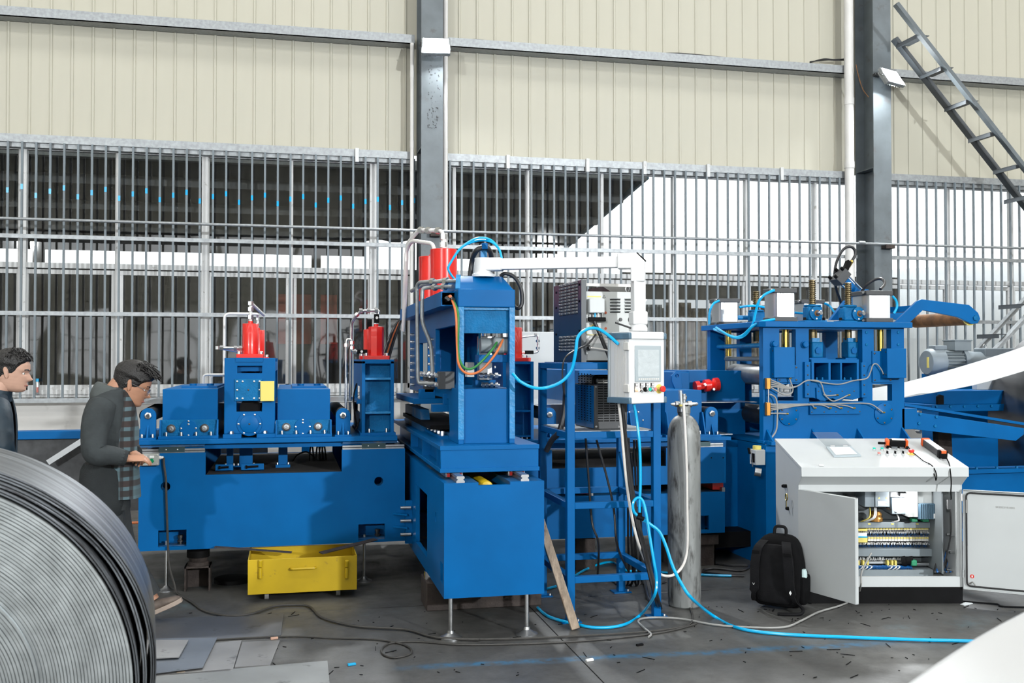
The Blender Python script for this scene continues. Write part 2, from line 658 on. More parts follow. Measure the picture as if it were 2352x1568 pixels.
def floor_material():
    m = bpy.data.materials.new('floor_concrete')
    m.use_nodes = True
    nt = m.node_tree
    N, L = nt.nodes, nt.links
    b = N['Principled BSDF']
    tc = N.new('ShaderNodeTexCoord')

    def noise(scale, detail=6, rough=0.6, vec=None):
        n = N.new('ShaderNodeTexNoise')
        n.inputs['Scale'].default_value = scale
        n.inputs['Detail'].default_value = detail
        n.inputs['Roughness'].default_value = rough
        L.new(vec or tc.outputs['Object'], n.inputs['Vector'])
        return n.outputs['Fac']

    def rng(src, a, c, lo=0.0, hi=1.0):
        r = N.new('ShaderNodeMapRange')
        r.inputs['From Min'].default_value = a
        r.inputs['From Max'].default_value = c
        r.inputs['To Min'].default_value = lo
        r.inputs['To Max'].default_value = hi
        L.new(src, r.inputs[0])
        return r.outputs[0]

    def math_(op, a, c):
        q = N.new('ShaderNodeMath')
        q.operation = op
        for i, x in enumerate((a, c)):
            if isinstance(x, float):
                q.inputs[i].default_value = x
            else:
                L.new(x, q.inputs[i])
        return q.outputs[0]

    def mix(f, a, c):
        q = N.new('ShaderNodeMix')
        q.data_type = 'RGBA'
        for i, x in ((6, a), (7, c)):
            if isinstance(x, tuple):
                q.inputs[i].default_value = x + (1,)
            else:
                L.new(x, q.inputs[i])
        L.new(f, q.inputs[0])
        return q.outputs[2]

    base = mix(rng(noise(1.1), 0.3, 0.7), (0.053, 0.053, 0.051), (0.112, 0.112, 0.106))
    base = mix(rng(noise(6, 8, 0.7), 0.45, 0.72, 0, 0.7), base, (0.045, 0.043, 0.041))
    base = mix(rng(noise(45, 4, 0.7), 0.60, 0.72, 0, 0.6), base, (0.024, 0.023, 0.022))
    # teal overspray in soft patches
    teal = math_('MULTIPLY', rng(noise(1.7, 3), 0.60, 0.74), rng(noise(9, 5), 0.40, 0.62, 0, 0.55))
    base = mix(teal, base, (0.075, 0.16, 0.19))
    # sprayed blue line across the floor
    p, q = PZ(905, 1534), PZ(2060, 1476)
    ang = math.atan2(q.y - p.y, q.x - p.x)
    ln = (q - p).length
    mp = N.new('ShaderNodeMapping')
    mp.vector_type = 'TEXTURE'
    mp.inputs['Location'].default_value = (p.x, p.y, 0)
    mp.inputs['Rotation'].default_value = (0, 0, ang)
    L.new(tc.outputs['Object'], mp.inputs['Vector'])
    sx = N.new('ShaderNodeSeparateXYZ')
    L.new(mp.outputs[0], sx.inputs[0])
    wob = math_('ADD', sx.outputs[1], rng(noise(1.5, 2), 0, 1, -0.05, 0.05))
    band = rng(math_('ABSOLUTE', wob, 0.0), 0.012, 0.06, 1.0, 0.0)
    band = math_('MULTIPLY', band, rng(noise(14, 6), 0.36, 0.60))
    band = math_('MULTIPLY', band, rng(sx.outputs[0], -0.05, 0.25))
    band = math_('MULTIPLY', band, rng(sx.outputs[0], ln - 0.3, ln + 0.1, 0.9, 0.0))
    base = mix(band, base, (0.03, 0.13, 0.24))
    L.new(base, b.inputs['Base Color'])
    L.new(rng(noise(3), 0.3, 0.7, 0.38, 0.62), b.inputs['Roughness'])
    bp = N.new('ShaderNodeBump')
    bp.inputs['Strength'].default_value = 0.25
    bp.inputs['Distance'].default_value = 0.004
    L.new(noise(60, 5), bp.inputs['Height'])
    L.new(bp.outputs[0], b.inputs['Normal'])
    M['floor'] = m


floor_material()

# floor: ground slab with concrete bays laid on it, saw-cut joints between them
fl = thing('floor', kind='structure')
part('ground', MB().box(-14, 24, -13.4, 40, -0.3, -0.03), M['rust'], fl)
jx = [-14.0, -7.2, -2.8, 1.62, 6.2, 10.8, 16, 24]
jy = [-13.4, -8, -3, 2.4, 6.88, 12.25]
for i in range(len(jx) - 1):
    for j in range(len(jy) - 1):
        part('slab', MB().box(jx[i] + .004, jx[i + 1] - .004, jy[j] + .004, jy[j + 1] - .004, -0.03, 0), M['floor'], fl)

# ---- back wall: plastered dado, sheet cladding above
WY = 12.20
wb = thing('wall_back', kind='structure')
SILL = 1.27
HEAD = 4.13
part('dado', MB().box(-14, 24, WY, WY + 0.24, 0, SILL), M['plaster'], wb)
part('sill', MB().box(-14, 24, WY - 0.05, WY + 0.24, SILL, SILL + 0.035), M['frame_white'], wb)


def clad():
    b = MB()
    w = 0.225
    prof = [(0, 0), (0.012, -0.002), (0.020, -0.016), (0.040, -0.016), (0.048, -0.001), (w, 0), (w, 0.012), (0, 0.012)]
    b.add([(x, y, 0) for x, y in prof] + [(x, y, 1) for x, y in prof],
          [(i, (i + 1) % 8, (i + 1) % 8 + 8, i + 8) for i in range(8)])
    return b


_cl = clad().mesh('cladding_strip', M['cladding'])
x = -5.4
rr = random.Random(3)
while x < 13.5:
    for z0, z1 in ((HEAD + 0.08, 5.45), (5.45, 9.0)):
        o = bpy.data.objects.new('cladding_strip', _cl)
        COL.objects.link(o)
        o.parent = wb
        o.location = (x, WY + rr.uniform(0, 0.002), z0)
        o.scale = (1, 1, z1 - z0)
    x += 0.225
part('cladding_far', MB().box(-14, -5.4, WY, WY + .02, HEAD, 9).box(13.6, 24, WY, WY + .02, HEAD, 9), M['cladding'], wb)

# galvanised girts
gi = thing('trim_1', kind='structure')
for (xa, xb) in ((-5.4, 1.47), (1.84, 7.38), (7.80, 13.5)):
    z = 5.63
    part('girt', MB().box(xa, xb, 12.0, 12.185, z, z + .012).box(xa, xb, 12.0, 12.012, z - .10, z)
         .box(xa, xb, 12.0, 12.185, z - .10, z - .09), M['galv'], gi)
    part('girt', MB().box(xa, xb, 12.02, 12.19, HEAD + .0, HEAD + .09).box(xa, xb, 12.05, 12.19, HEAD - .05, HEAD), M['galv'], gi)
# bolted clips on the window-head girt
for px, py in ((820, 353), (1167, 373), (1350, 380), (1481, 385), (1627, 392), (1796, 396)):
    p = PY(px, py, 12.0)
    part('clip', MB().box(p.x - .022, p.x + .022, 11.985, 12.03, HEAD - .07, HEAD + .10), M['frame_white'], gi, bv=.004)

# steel columns
cs = thing('trim_2', kind='structure')
for xa in (-4.48, 1.518, 7.516, 13.51):
    xb = xa + 0.262
    xm = (xa + xb) / 2
    c = MB().box(xa, xb, 11.74, 11.755, 0, 9).box(xa, xb, 12.16, 12.175, 0, 9).box(xm - .006, xm + .006, 11.755, 12.16, 0, 9)
    part('column', c, M['column_grey'], cs)
    part('stiffener', MB().box(xa + .004, xm - .006, 11.755, 12.16, HEAD + .10, HEAD + .112)
         .box(xm + .006, xb - .004, 11.755, 12.16, HEAD + .10, HEAD + .112), M['column_grey'], cs)
    if 1 < xa < 2:
        rc_, fk = random.Random(2), MB()
        for k in range(90):
            zz = 4.45 + .75 * rc_.random() ** 1.7
            xx = xa + .02 + (.06 + .16 * rc_.random()) * (1 if zz > 4.7 else .8)
            sz_ = rc_.uniform(.003, .011)
            fk.box(xx, xx + sz_, 11.736, 11.74, zz, zz + sz_ * 1.3)
        part('peeling_paint', fk, M['steel_dark'], cs, kind='stuff')
    part('base_plate', MB().box(xa - .08, xb + .08, 11.66, 12.24, 0, .025), M['column_grey'], cs)

# white rain pipes beside the columns
pp = thing('trim_3', kind='structure')
for (px, ya, top, r) in ((945.5, 11.95, 5.52, .024), (1022.5, 11.9, 9, .030), (1953, 11.95, 9, .062)):
    xx = PY(px, 700, ya).x
    p = part('rain_pipe', MB().cyl((xx, ya, 0.0), (xx, ya, top), r, n=16), M['white_pipe'], pp)
    for zc in (1.6, 3.0, 4.25, 5.1):
        part('socket', MB().cyl((xx, ya, zc), (xx, ya, zc + .09), r * 1.1, n=16), M['white_pipe'], p)
# galvanised conduit running along the wall on brackets
cz = 3.225
part('conduit', MB().cyl((-5.4, 11.66, cz), (13.5, 11.66, cz - .02), .017, n=10), M['galv'], pp)
for xx in (1.65, 7.65):
    part('bracket', MB().box(xx - .03, xx + .10, 11.63, 11.74, cz - .07, cz - .02), M['rust'], pp)
for px in (960, 1972):
    p = PY(px, 528, 11.66)
    part('coupling', MB().cyl((p.x, 11.66, cz - .004), (p.x + .09, 11.66, cz - .004), .024, n=10), M['galv'], pp)

# ---- windows: white frames, glass, and the steel bars in front
mull = [-4.0, -2.944, -1.938, -0.965, 0.015, 0.985, 1.98, 2.915, 3.89, 4.87, 5.89, 6.886, 7.90, 8.92, 9.93, 10.95, 12.0, 13.0]
wide = {1: .075, 3: .075, 5: .07, 8: .03, 10: .03}
TR = 2.735
bays = ((-4.0, 1.47, 'window_1'), (1.84, 7.42, 'window_2'), (7.82, 13.0, 'window_3'))
bar_me = MB().box(-.0115, .0115, -.0115, .0115, 0, 1).mesh('bar', M['bar_paint'])
for wi, (xa, xb, nm) in enumerate(bays):
    wn = thing(nm, kind='structure')
    fr = MB()
    fr.box(xa, xb, 12.13, 12.20, SILL + .035, SILL + .085).box(xa, xb, 12.13, 12.20, HEAD - .06, HEAD)
    fr.box(xa, xb, 12.12, 12.20, TR, TR + .06)
    fr.box(xa, xb, 12.145, 12.20, TR - .065, TR - .015)
    part('frame', fr, M['frame_white'], wn)
    ms = [q for q in mull if xa - .01 <= q <= xb + .01]
    for q in ms:
        hw = wide.get(mull.index(q), .03) / 2 + .006
        part('mullion', MB().box(q - hw, q + hw, 12.125, 12.205, SILL + .085, HEAD - .06), M['frame_white'], wn, bv=.004)
    ed = sorted(set([xa] + ms + [xb]))
    for a, b_ in zip(ed[:-1], ed[1:]):
        if b_ - a < .12:
            continue
        part('pane', MB().box(a + .02, b_ - .02, 12.166, 12.170, TR + .06, HEAD - .06), M['glass'], wn)
        # lower sliding sash with its own stiles
        s = part('sash', MB().box(a + .03, a + .065, 12.15, 12.19, SILL + .085, TR - .06)
                 .box(b_ - .06, b_ - .025, 12.15, 12.19, SILL + .085, TR - .06)
                 .box(a + .03, b_ - .025, 12.15, 12.19, SILL + .085, SILL + .14), M['frame_white'], wn)
        part('pane', MB().box(a + .065, b_ - .06, 12.168, 12.172, SILL + .14, TR - .065), M['glass'], s)
    # bars
    n = int((xb - xa) / .1462)
    for k in range(n + 1):
        xx = -2.773 + .1462 * round((xa + .06 + .1462 * k + 2.773) / .1462)
        if not xa < xx < xb:
            continue
        o = bpy.data.objects.new('bar', bar_me)
        COL.objects.link(o)
        o.parent = wn
        o.location = (xx, 12.0, SILL - .02)
        o.scale = (1, 1, HEAD - SILL + .02)
        if wi == 0:
            zz = 3.58 + .055 * math.sin(k * 2.1)
            part('paint_mark', MB().box(xx - .0125, xx + .0125, 11.9868, 11.99, zz - .03, zz + .03), M['air_hose'], wn)
    for z, h in ((SILL - .03, .05), (2.215, .045), (3.075, .045)):
        part('rail', MB().box(xa, xb, 11.985, 12.02, z - h / 2, z + h / 2), M['galv'], wn)

# ---- rest of the hall, around and behind the camera
wo = thing('wall_front', kind='structure')
OY = -13.2
part('panel', MB().box(-14, 24, OY - .2, OY, 0, 1.1).box(-14, 24, OY - .2, OY, 3.3, 5.3)
     .box(-14, 24, OY - .2, OY, 6.1, 9), M['cladding'], wo)
for k in range(14):
    xx = -14 + k * 2.9
    part('pier', MB().box(xx - .35, xx + .35, OY - .2, OY, 1.1, 3.3).box(xx - .1, xx + .1, OY - .2, OY, 5.3, 6.1), M['cladding'], wo)
for k in range(46):
    xx = -14 + k * .82
    part('mullion', MB().box(xx - .025, xx + .025, OY - .1, OY - .05, 1.1, 3.3), M['frame_white'], wo)
part('rail', MB().box(-14, 24, OY - .1, OY - .05, 1.75, 1.8).box(-14, 24, OY - .1, OY - .05, 2.45, 2.5), M['frame_white'], wo)
struct('wall_left', MB().box(-14.2, -14, -13.2, 12.4, 0, 9), M['cladding'])
struct('wall_right', MB().box(24, 24.2, -13.2, 12.4, 0, 9), M['cladding'])
ce = thing('ceiling', kind='structure')
ys = [-13.2, -9.6, -8.2, -4.4, -3.0, 0.8, 2.2, 5.4, 6.8, 9.4, 10.4, 12.4]
for k in range(0, len(ys) - 1, 2):
    part('roof_sheet', MB().box(-14, 24, ys[k], ys[k + 1], 9, 9.1), M['column_grey'], ce)
for k in range(1, len(ys) - 1, 2):
    part('skylight_panel', MB().box(-14, 24, ys[k], ys[k + 1], 9.0, 9.05), M['skylight'], ce)

# ---- outside: the neighbouring open shed, its stacks of sheets, a pale roof further off
ns = thing('neighbour_shed', 'dark open shed with corrugated canopy outside the barred windows', 'shed', (0, 16, 0))
cor = MB()
nx = 96
vs = []
for i in range(nx + 1):
    xx = -9 + (4.62 + 9) * i / nx
    dz = (0, .035, .035, 0)[i % 4]
    for yy, zz in ((12.55, 4.16), (16.6, 3.65)):
        vs.append((xx, yy, zz + dz))
cor.add(vs, [(2 * i, 2 * i + 1, 2 * i + 3, 2 * i + 2) for i in range(nx)])
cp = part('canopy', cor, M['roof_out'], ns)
for yy in (13.4, 14.6, 15.8):
    zz = 4.16 - (yy - 12.55) * .126
    part('purlin', MB().box(-9, 4.6, yy - .04, yy + .04, zz - .14, zz - .02), M['roof_out'], ns)
part('rake_flashing', MB().bar((4.64, 12.5, 4.17), (4.64, 16.6, 3.66), .04, .14), mat('flash_blue', (0.10, 0.24, 0.36), .5), ns)
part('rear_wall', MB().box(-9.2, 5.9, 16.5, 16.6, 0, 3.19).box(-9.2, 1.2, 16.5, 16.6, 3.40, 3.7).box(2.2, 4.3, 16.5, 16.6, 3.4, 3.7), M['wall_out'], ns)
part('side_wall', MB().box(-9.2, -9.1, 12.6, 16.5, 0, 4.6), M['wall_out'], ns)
part('gutter', MB().box(-9, 4.62, 12.46, 12.58, 4.08, 4.20), M['galv'], ns)
for xx in (-7.5, -3.6, 0.4, 4.2):
    part('post', MB().box(xx - .07, xx + .07, 15.7, 15.84, 0, 3.75), M['rust'], ns)
red = solo('red_banner', MB().box(-.2, .75, 16.42, 16.44, 1.95, 2.75), mat('banner_red', (.34, .06, .035), .8),
           'faded red banner hanging inside the dark shed outside', 'banner')
ORD = ('first', 'second', 'third', 'fourth', 'fifth', 'sixth', 'seventh', 'eighth', 'ninth')
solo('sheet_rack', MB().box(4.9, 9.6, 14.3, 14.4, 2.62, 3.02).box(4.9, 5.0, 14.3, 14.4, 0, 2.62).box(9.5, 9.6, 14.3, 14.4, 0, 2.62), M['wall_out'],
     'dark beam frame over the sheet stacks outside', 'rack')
for k in range(9):
    xa = 5.2 + k * .48
    b = MB()
    n = 7
    vs = []
    for i in range(n * 4 + 1):
        dy = (0, -.03, -.03, 0)[i % 4]
        xx = xa + .46 * i / (n * 4)
        vs += [(xx, 14.6 + dy, 0), (xx, 14.6 + dy, 2.55 + .05 * math.sin(k * 2.3))]
    b.add(vs, [(2 * i, 2 * i + 1, 2 * i + 3, 2 * i + 2) for i in range(n * 4)])
    b.box(xa, xa + .46, 14.62, 14.7, 0, 2.5)
    solo('sheet_stack', b, M['stack_brown'] if k % 3 else M['galv'], '%s upright stack of weathered sheets outside, counted from the operator panel' % ORD[k],
         'sheet stack', group='sheet stacks outside the windows')
out = MB()
n = 14
vs = []
for i in range(n + 1):
    a = PI * i / n
    for xx, k in ((9.6, 1.0), (25.0, 1.7)):
        vs.append((xx, 24 - 3.0 * math.cos(a), 2.2 + 1.5 * k * math.sin(a)))
out.add(vs, [(2 * i, 2 * i + 1, 2 * i + 3, 2 * i + 2) for i in range(n)])
out.f.append(tuple(range(0, 2 * n + 2, 2)))
out.box(9.6, 25, 21.0, 27, 0, 2.2)
solo('pale_shed', out, M['roof_white'], 'pale grey vaulted roof outside against the white sky', 'shed')
# ================================================================== ENTRY SIDE: bed, table and roller units
YA = 7.65
x0, x1, zb, zt = RY(YA, 318, 930, 1035, 1254)
zt = PY(860, 1031, YA).z
nx0, nx1 = PY(472, 1080, YA).x, PY(785, 1080, YA).x
nz = PY(620, 1087, YA).z
zt_in = zt - .004
BED_Y1 = 9.35


def rect(a, b, c, d):
    return [(a, c), (b, c), (b, d), (a, d)]


bed = thing('machine_bed', 'long blue steel bed with a notched front plate under the roller table', 'machine bed', ((x0 + x1) / 2, 8.4, zb))
outl = [(x0, zb), (x1, zb), (x1, zt), (nx1, zt), (nx1, nz), (nx0, nz), (nx0, zt), (x0, zt)]
h1, h2 = PY(380, 1117, YA), PY(870, 1105, YA)
pk = []
for a in ((363, 428, 1217, 1255), (823, 884, 1203, 1240)):
    pk.append(RY(YA, *a))
holes = [circ(h1.x, h1.z, .034), circ(h2.x, h2.z, .034)] + [rect(*p) for p in pk]
part('front_plate', MB().plate('y', YA, YA + .03, outl, holes), M['blue'], bed)
part('rear_plate', MB().plate('y', BED_Y1 - .03, BED_Y1, outl), M['blue'], bed)
part('end_plate', MB().box(x0, x0 + .03, YA + .03, BED_Y1 - .03, zb, zt), M['blue'], bed)
part('end_plate', MB().box(x1 - .03, x1, YA + .03, BED_Y1 - .03, zb, zt), M['blue'], bed)
part('floor_plate', MB().box(x0 + .03, x1 - .03, YA + .03, BED_Y1 - .03, zb + .01, zb + .03), M['blue_dusty'], bed)
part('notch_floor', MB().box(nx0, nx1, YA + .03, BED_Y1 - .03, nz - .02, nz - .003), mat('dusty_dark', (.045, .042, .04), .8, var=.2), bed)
for h in (h1, h2):
    part('hole_sleeve', MB().lathe((h.x, YA - .001, h.z), (0, 1, 0), [(.044, 0), (.044, .002), (.034, .002), (.034, .12)], 24, caps=False), M['blue'], bed)
for p in pk:
    part('pocket_box', MB().box(p[0] - .02, p[1] + .02, YA + .14, YA + .15, p[2] - .02, p[3] + .02)
         .box(p[0] - .02, p[1] + .02, YA + .03, YA + .15, p[2] - .012, p[2] - .001)
         .box(p[0] - .02, p[1] + .02, YA + .03, YA + .15, p[3] + .001, p[3] + .012), M['blue'], bed)
    zc = p[2]
    part('anchor_bolt', MB().lathe((p[0] + .052, YA + .075, zc), (0, 0, 1), [(.014, 0), (.014, .012), (.011, .014), (.011, .032)], 6), M['zinc'], bed)
    part('jack_bolt', MB().lathe((p[1] - .05, YA + .075, zc), (0, 0, 1), [(.012, 0), (.012, .02), (.022, .022), (.022, .034), (.014, .036), (.014, .05), (.02, .052), (.02, .07)], 8), M['steel_dark'], bed)
    r_ = part('leveling_rod', MB().cyl((p[0] + .05, YA + .08, .03), (p[0] + .05, YA + .08, zb + .02), .0105, n=10), M['zinc'], bed)
    part('foot_pad', MB().lathe((p[0] + .05, YA + .08, 0.0), (0, 0, 1), [(.06, 0), (.06, .008), (.03, .02), (.014, .04)], 20), M['steel'], r_)
# rails and runner blocks on top of the bed
for (a, b) in ((318, 470), (787, 929)):
    xa, xb = PY(a, 1025, YA).x, PY(b, 1025, YA).x
    r_ = part('guide_rail', MB().box(xa, xb, YA + .01, YA + .05, zt, zt + .03), M['zinc'], bed)
    part('rail_groove', MB().box(xa, xb, YA + .006, YA + .012, zt + .012, zt + .018), M['steel_dark'], r_)
    c = (xa + xb) / 2 - .01
    bl = part('runner_block', MB().box(c - .08, c + .10, YA - .003, YA + .06, zt + .006, zt + .044), mat('runner', (.05, .09, .10), .35, metal=.5), bed)
    bolts(bl, [(c - .03, YA - .003, zt + .025), (c + .05, YA - .003, zt + .025)], .005, .003)

# table plate carrying the units
tz0 = PY(620, 1023, YA - .03).z
tz1 = PY(620, 1006, YA - .03).z
tx1 = PY(912, 1010, YA).x
tbl = thing('table_plate', 'blue sliding table plate laid along the notched bed on guide rails', 'machine table', ((x0 + tx1) / 2, 8.4, tz0))
part('plate', MB().box(x0, tx1, YA - .03, BED_Y1, tz1 - .035, tz1), M['blue'], tbl, bv=.003)
part('under_frame', MB().box(x0 + .2, tx1 - .18, YA + .03, YA + .06, tz1 - .075, tz1 - .035), M['blue'], tbl)
for (a, b) in ((318, 470), (787, 912)):
    xa, xb = PY(a, 1025, YA).x, PY(b, 1025, YA).x
    part('rail_pad', MB().box(xa, xb, YA + .0, YA + .07, zt + .044, tz1 - .035), M['blue_dusty'], tbl)
TZ = tz1

# small brackets, springs and hoses seen in the notch of the bed
def notch_bracket(px, py, w_, lbl):
    p = PY(px, py, YA + .25)
    t = thing('stop_bracket', lbl, 'bracket', (p.x, YA + .3, nz))
    part('angle', MB().box(p.x - w_ / 2, p.x + w_ / 2, YA + .25, YA + .26, nz - .003, nz + .05)
         .box(p.x - w_ / 2, p.x + w_ / 2, YA + .25, YA + .34, nz - .003, nz + .006), M['blue'], t, bv=.002)
    part('adjusting_screw', MB().cyl((p.x - w_ * .3, YA + .243, nz + .026), (p.x + w_ * .25, YA + .243, nz + .03), .008, n=8)
         .lathe((p.x - w_ * .3, YA + .243, nz + .026), (1, 0, 0), [(.014, 0), (.014, .012)], 6), M['black'], t)


notch_bracket(515, 1080, .13, 'small blue angle bracket with a black screw in the bed notch')
notch_bracket(580, 1078, .17, 'wider blue angle bracket with a black screw in the bed notch')
for px, w_, l in ((528, .05, 'slim blue strut with two bolts hanging below the table'), (565, .10, 'broad blue strut hanging below the table in the notch'),
                  (650, .07, 'blue pedestal strut on a small foot in the bed notch')):
    p = PY(px, 1060, YA + .45)
    t = thing('hanger_strut', l, 'strut', (p.x, YA + .5, nz))
    part('web', MB().box(p.x - w_ / 2, p.x + w_ / 2, YA + .45, YA + .475, nz + .02, tz1 - .036), M['blue'], t)
    part('foot', MB().box(p.x - w_ * .8, p.x + w_ * .8, YA + .42, YA + .52, nz - .003, nz + .02), M['blue'], t)
    bolts(t, [(p.x - w_ * .6, YA + .44, nz + .02), (p.x + w_ * .6, YA + .44, nz + .02)], .009, .018, 'z')
for i, (px, dz) in enumerate(((700, .05), (716, .1), (731, .1), (738, .1), (744, .1))):
    p = PY(px, 1050, YA + .9)
    q = .10 if i == 0 else .02
    solo('bed_hose', MB().tube(spline([(p.x - q, YA + .9, nz + .0), (p.x - q * .6, YA + .9, nz + dz), (p.x + q * .2, YA + .92, nz + dz + .02), (p.x + q, YA + .95, nz + .0)]), .007, 6)
         , M['black_hose'], 'larger black hose loop lying in the bed notch' if i == 0 else '%s short black hose in the bed notch beyond the larger loop' % ('first', 'second', 'third', 'fourth')[i - 1], 'hose', group='hoses in the bed notch')

# ---------------------------------------------------------------- roller housings (two alike)
def roller_housing(cx_px, lbl):
    """box unit with two bearing ends and a round cover"""
    Y = YA + .06
    p0 = PY(cx_px, 1010, Y)
    cx, z0 = p0.x, TZ
    zs, ztop = PY(cx_px, 964, Y).z, PY(cx_px, 893, Y + .06).z
    t = thing('roller_housing', lbl, 'roller unit', (cx, Y + .7, z0), group='roller housings on the table')
    hw = .196
    part('hood', MB().box(cx - hw, cx + hw, Y + .05, Y + 1.45, z0 + .02, ztop), M['blue'], t, bv=.004)
    part('hood_lid', MB().box(cx - hw * .45, cx + hw * .9, Y + .3, Y + 1.2, ztop, ztop + .014), M['blue'], t)
    for k in (-.02, .11):
        part('lid_knob', MB().cyl((cx + k, Y + .5, ztop + .014), (cx + k, Y + .5, ztop + .03), .028, n=12), M['blue'], t)
    part('front_plate', MB().box(cx - hw - .012, cx + hw + .004, Y + .02, Y + .045, z0 + .012, zs), M['blue_cast'], t, bv=.002)
    part('base_flange', MB().box(cx - hw - .02, cx + hw + .012, Y - .04, Y + .05, z0, z0 + .022), M['blue'], t, bv=.002)
    for sx in (-1, 1):
        part('gusset', MB().plate('x', cx + sx * (hw + .006) - .008, cx + sx * (hw + .006) + .004,
                                  [(Y - .03, z0 + .022), (Y + .02, z0 + .022), (Y + .02, zs), (Y - .0, zs)]), M['blue'], t)
    zc = z0 + .075
    for sx in (-1, 1):
        be = part('bearing_end', MB().lathe((cx + sx * .118 - .012, Y + .02, zc), (0, -1, 0), [(.031, 0), (.031, .012), (.024, .014)], 20), M['steel_dark'], t)
        part('shaft', MB().lathe((cx + sx * .118 - .012, Y + .006, zc), (0, -1, 0), [(.020, 0), (.020, .008), (.008, .009), (.007, .004)], 16), M['zinc'], be)
    cv = part('round_cover', MB().lathe((cx - .008, Y + .02, zc), (0, -1, 0), [(.062, 0), (.062, .008), (.060, .010)], 28), M['blue'], t)
    bolts(cv, [(cx - .008 + .052 * math.cos(a), Y + .011, zc + .052 * math.sin(a)) for a in (PI / 2, PI, 0, -PI / 2)] + [(cx - .008, Y + .011, zc + .03)], .007, .004)
    bolts(t, [(cx - hw + .035 + i * .105, Y - .012, z0 + .022) for i in range(4)], .010, .028, 'z')
    return t


roller_housing(435, 'blue roller housing with round cover nearest the hooded man')
roller_housing(698, 'blue roller housing with round cover beyond the red-topped press tower')


# ---------------------------------------------------------------- idler rollers in pillow brackets
def idler(cx_px, lbl, ylen=1.35, grp='idler rollers on the tables', Y=YA + .06, z0=None, top_py=937):
    z0 = TZ if z0 is None else z0
    p = PY(cx_px, 975, Y)
    cx = p.x
    zr = PY(cx_px, top_py, Y).z - .055
    t = thing('idler_roller', lbl, 'roller', (cx, Y + ylen / 2, z0), group=grp)
    for yy in (Y, Y + ylen):
        prof = [(cx - .055, z0 + .014), (cx + .055, z0 + .014), (cx + .055, zr)]
        prof += [(cx + .055 * math.cos(a * PI / 12), zr + .055 * math.sin(a * PI / 12)) for a in range(1, 12)] + [(cx - .055, zr)]
        br = part('bracket', MB().plate('y', yy, yy + .03, prof), M['blue'], t, bv=.002)
        part('foot', MB().box(cx - .062, cx + .062, yy - .05, yy + .06, z0, z0 + .014), M['blue'], t)
        part('rib', MB().plate('x', cx - .006, cx + .006, [(yy, z0 + .014), (yy, z0 + .10), (yy - .045, z0 + .014)]), M['blue'], t)
        bolts(br, [(cx - .037, yy - .03, z0 + .014), (cx + .037, yy - .03, z0 + .014)], .009, .026, 'z')
    part('roller', MB().cyl((cx, Y + .04, zr), (cx, Y + ylen - .01, zr), .052, n=24), M['steel_dark'], t)
    nt = part('shaft_nut', MB().lathe((cx, Y, zr), (0, -1, 0), [(.026, 0), (.026, .014), (.022, .016)], 6), M['zinc'], t)
    part('shaft_end', MB().lathe((cx, Y - .016, zr), (0, -1, 0), [(.013, 0), (.013, .008)], 12), M['steel_dark'], nt)
    return t


idler(340, 'blue-bracketed idler roller beside the hooded man')
idler(788, 'blue-bracketed idler roller next to the recessed blue press column')


# ---------------------------------------------------------------- red cylinders with pipe fittings
def red_cylinder(cx, cy, z0, r, h, lbl, base=True, pipe=None, oct_=False, top='elbow'):
    t = thing('hydraulic_cylinder', lbl, 'hydraulic cylinder', (cx, cy, z0), group='red hydraulic cylinders')
    part('barrel', MB().lathe((cx, cy, z0 + .03), (0, 0, 1), [(r, 0), (r, h - .033), (r * .97, h - .03)], 8 if oct_ else 28), M['red'], t, bv=.002)
    if base:
        part('flange', MB().box(cx - r * 1.65, cx + r * 1.65, cy - r * 1.5, cy + r * 1.5, z0, z0 + .03), M['red'], t, bv=.003)
        bolts(t, [(cx + sx * r * 1.35, cy + sy * r * 1.2, z0 + .03) for sx in (-1, 1) for sy in (-1, 1)], .012, .022, 'z')
    else:
        part('flange', MB().cyl((cx, cy, z0), (cx, cy, z0 + .03), r * 1.25, n=28), M['red'], t)
    zt_ = z0 + h
    part('port', MB().cyl((cx, cy, zt_), (cx, cy, zt_ + .02), .018, n=12), M['red'], t)
    return t


def fitting(t, pts, r=.011, nuts=(), m='zinc', name='pipe', fr=.05):
    """bent steel pipe with compression nuts"""
    p = part(name, MB().tube(fillet(pts, fr), r, 10), M[m], t)
    for a, d in nuts:
        a, d = Vector(a), Vector(d).normalized()
        part('nut', MB().cyl(a - d * r * 1.1, a + d * r * 1.1, r * 1.75, n=6), M['zinc'], p)
    return p


# ---------------------------------------------------------------- press tower with red cylinders
YT = YA + .07
tx0, tx1_, _, tz_top = RY(YT, 515, 632, 822, 1005)
tw = thing('press_tower', 'tall blue slotted press tower between the two roller housings', 'press', ((tx0 + tx1_) / 2, YT + .8, TZ))
tzb = TZ + .03
s1, s2 = RY(YT, 545, 602, 840, 857), RY(YT, 543, 602, 921, 945)
out_t = [(tx0, tzb), (tx1_, tzb), (tx1_, tz_top), (tx0, tz_top)]
part('front_plate', MB().plate('y', YT, YT + .06, out_t, [rect(*s1), rect(*s2)]), M['blue'], tw, bv=.003)
part('rear_plate', MB().plate('y', YT + 1.5, YT + 1.56, out_t, [rect(*s1), rect(*s2)]), M['blue'], tw)
part('top_plate', MB().box(tx0 + .01, tx1_ + .0, YT + .06, YT + 1.5, tz_top - .10, tz_top - .03), M['blue'], tw)
c0 = RY(YT, 541, 604, 822, 831)
part('top_pad', MB().box(c0[0], c0[1], YT - .006, YT + .2, c0[2], tz_top + .002), M['blue'], tw)
sp = RY(YT, 539, 602, 870, 920)
cp_ = part('cover_plate', MB().box(sp[0], sp[1], YT - .014, YT, sp[2], sp[3]), M['blue_cast'], tw, bv=.002)
ii = .018
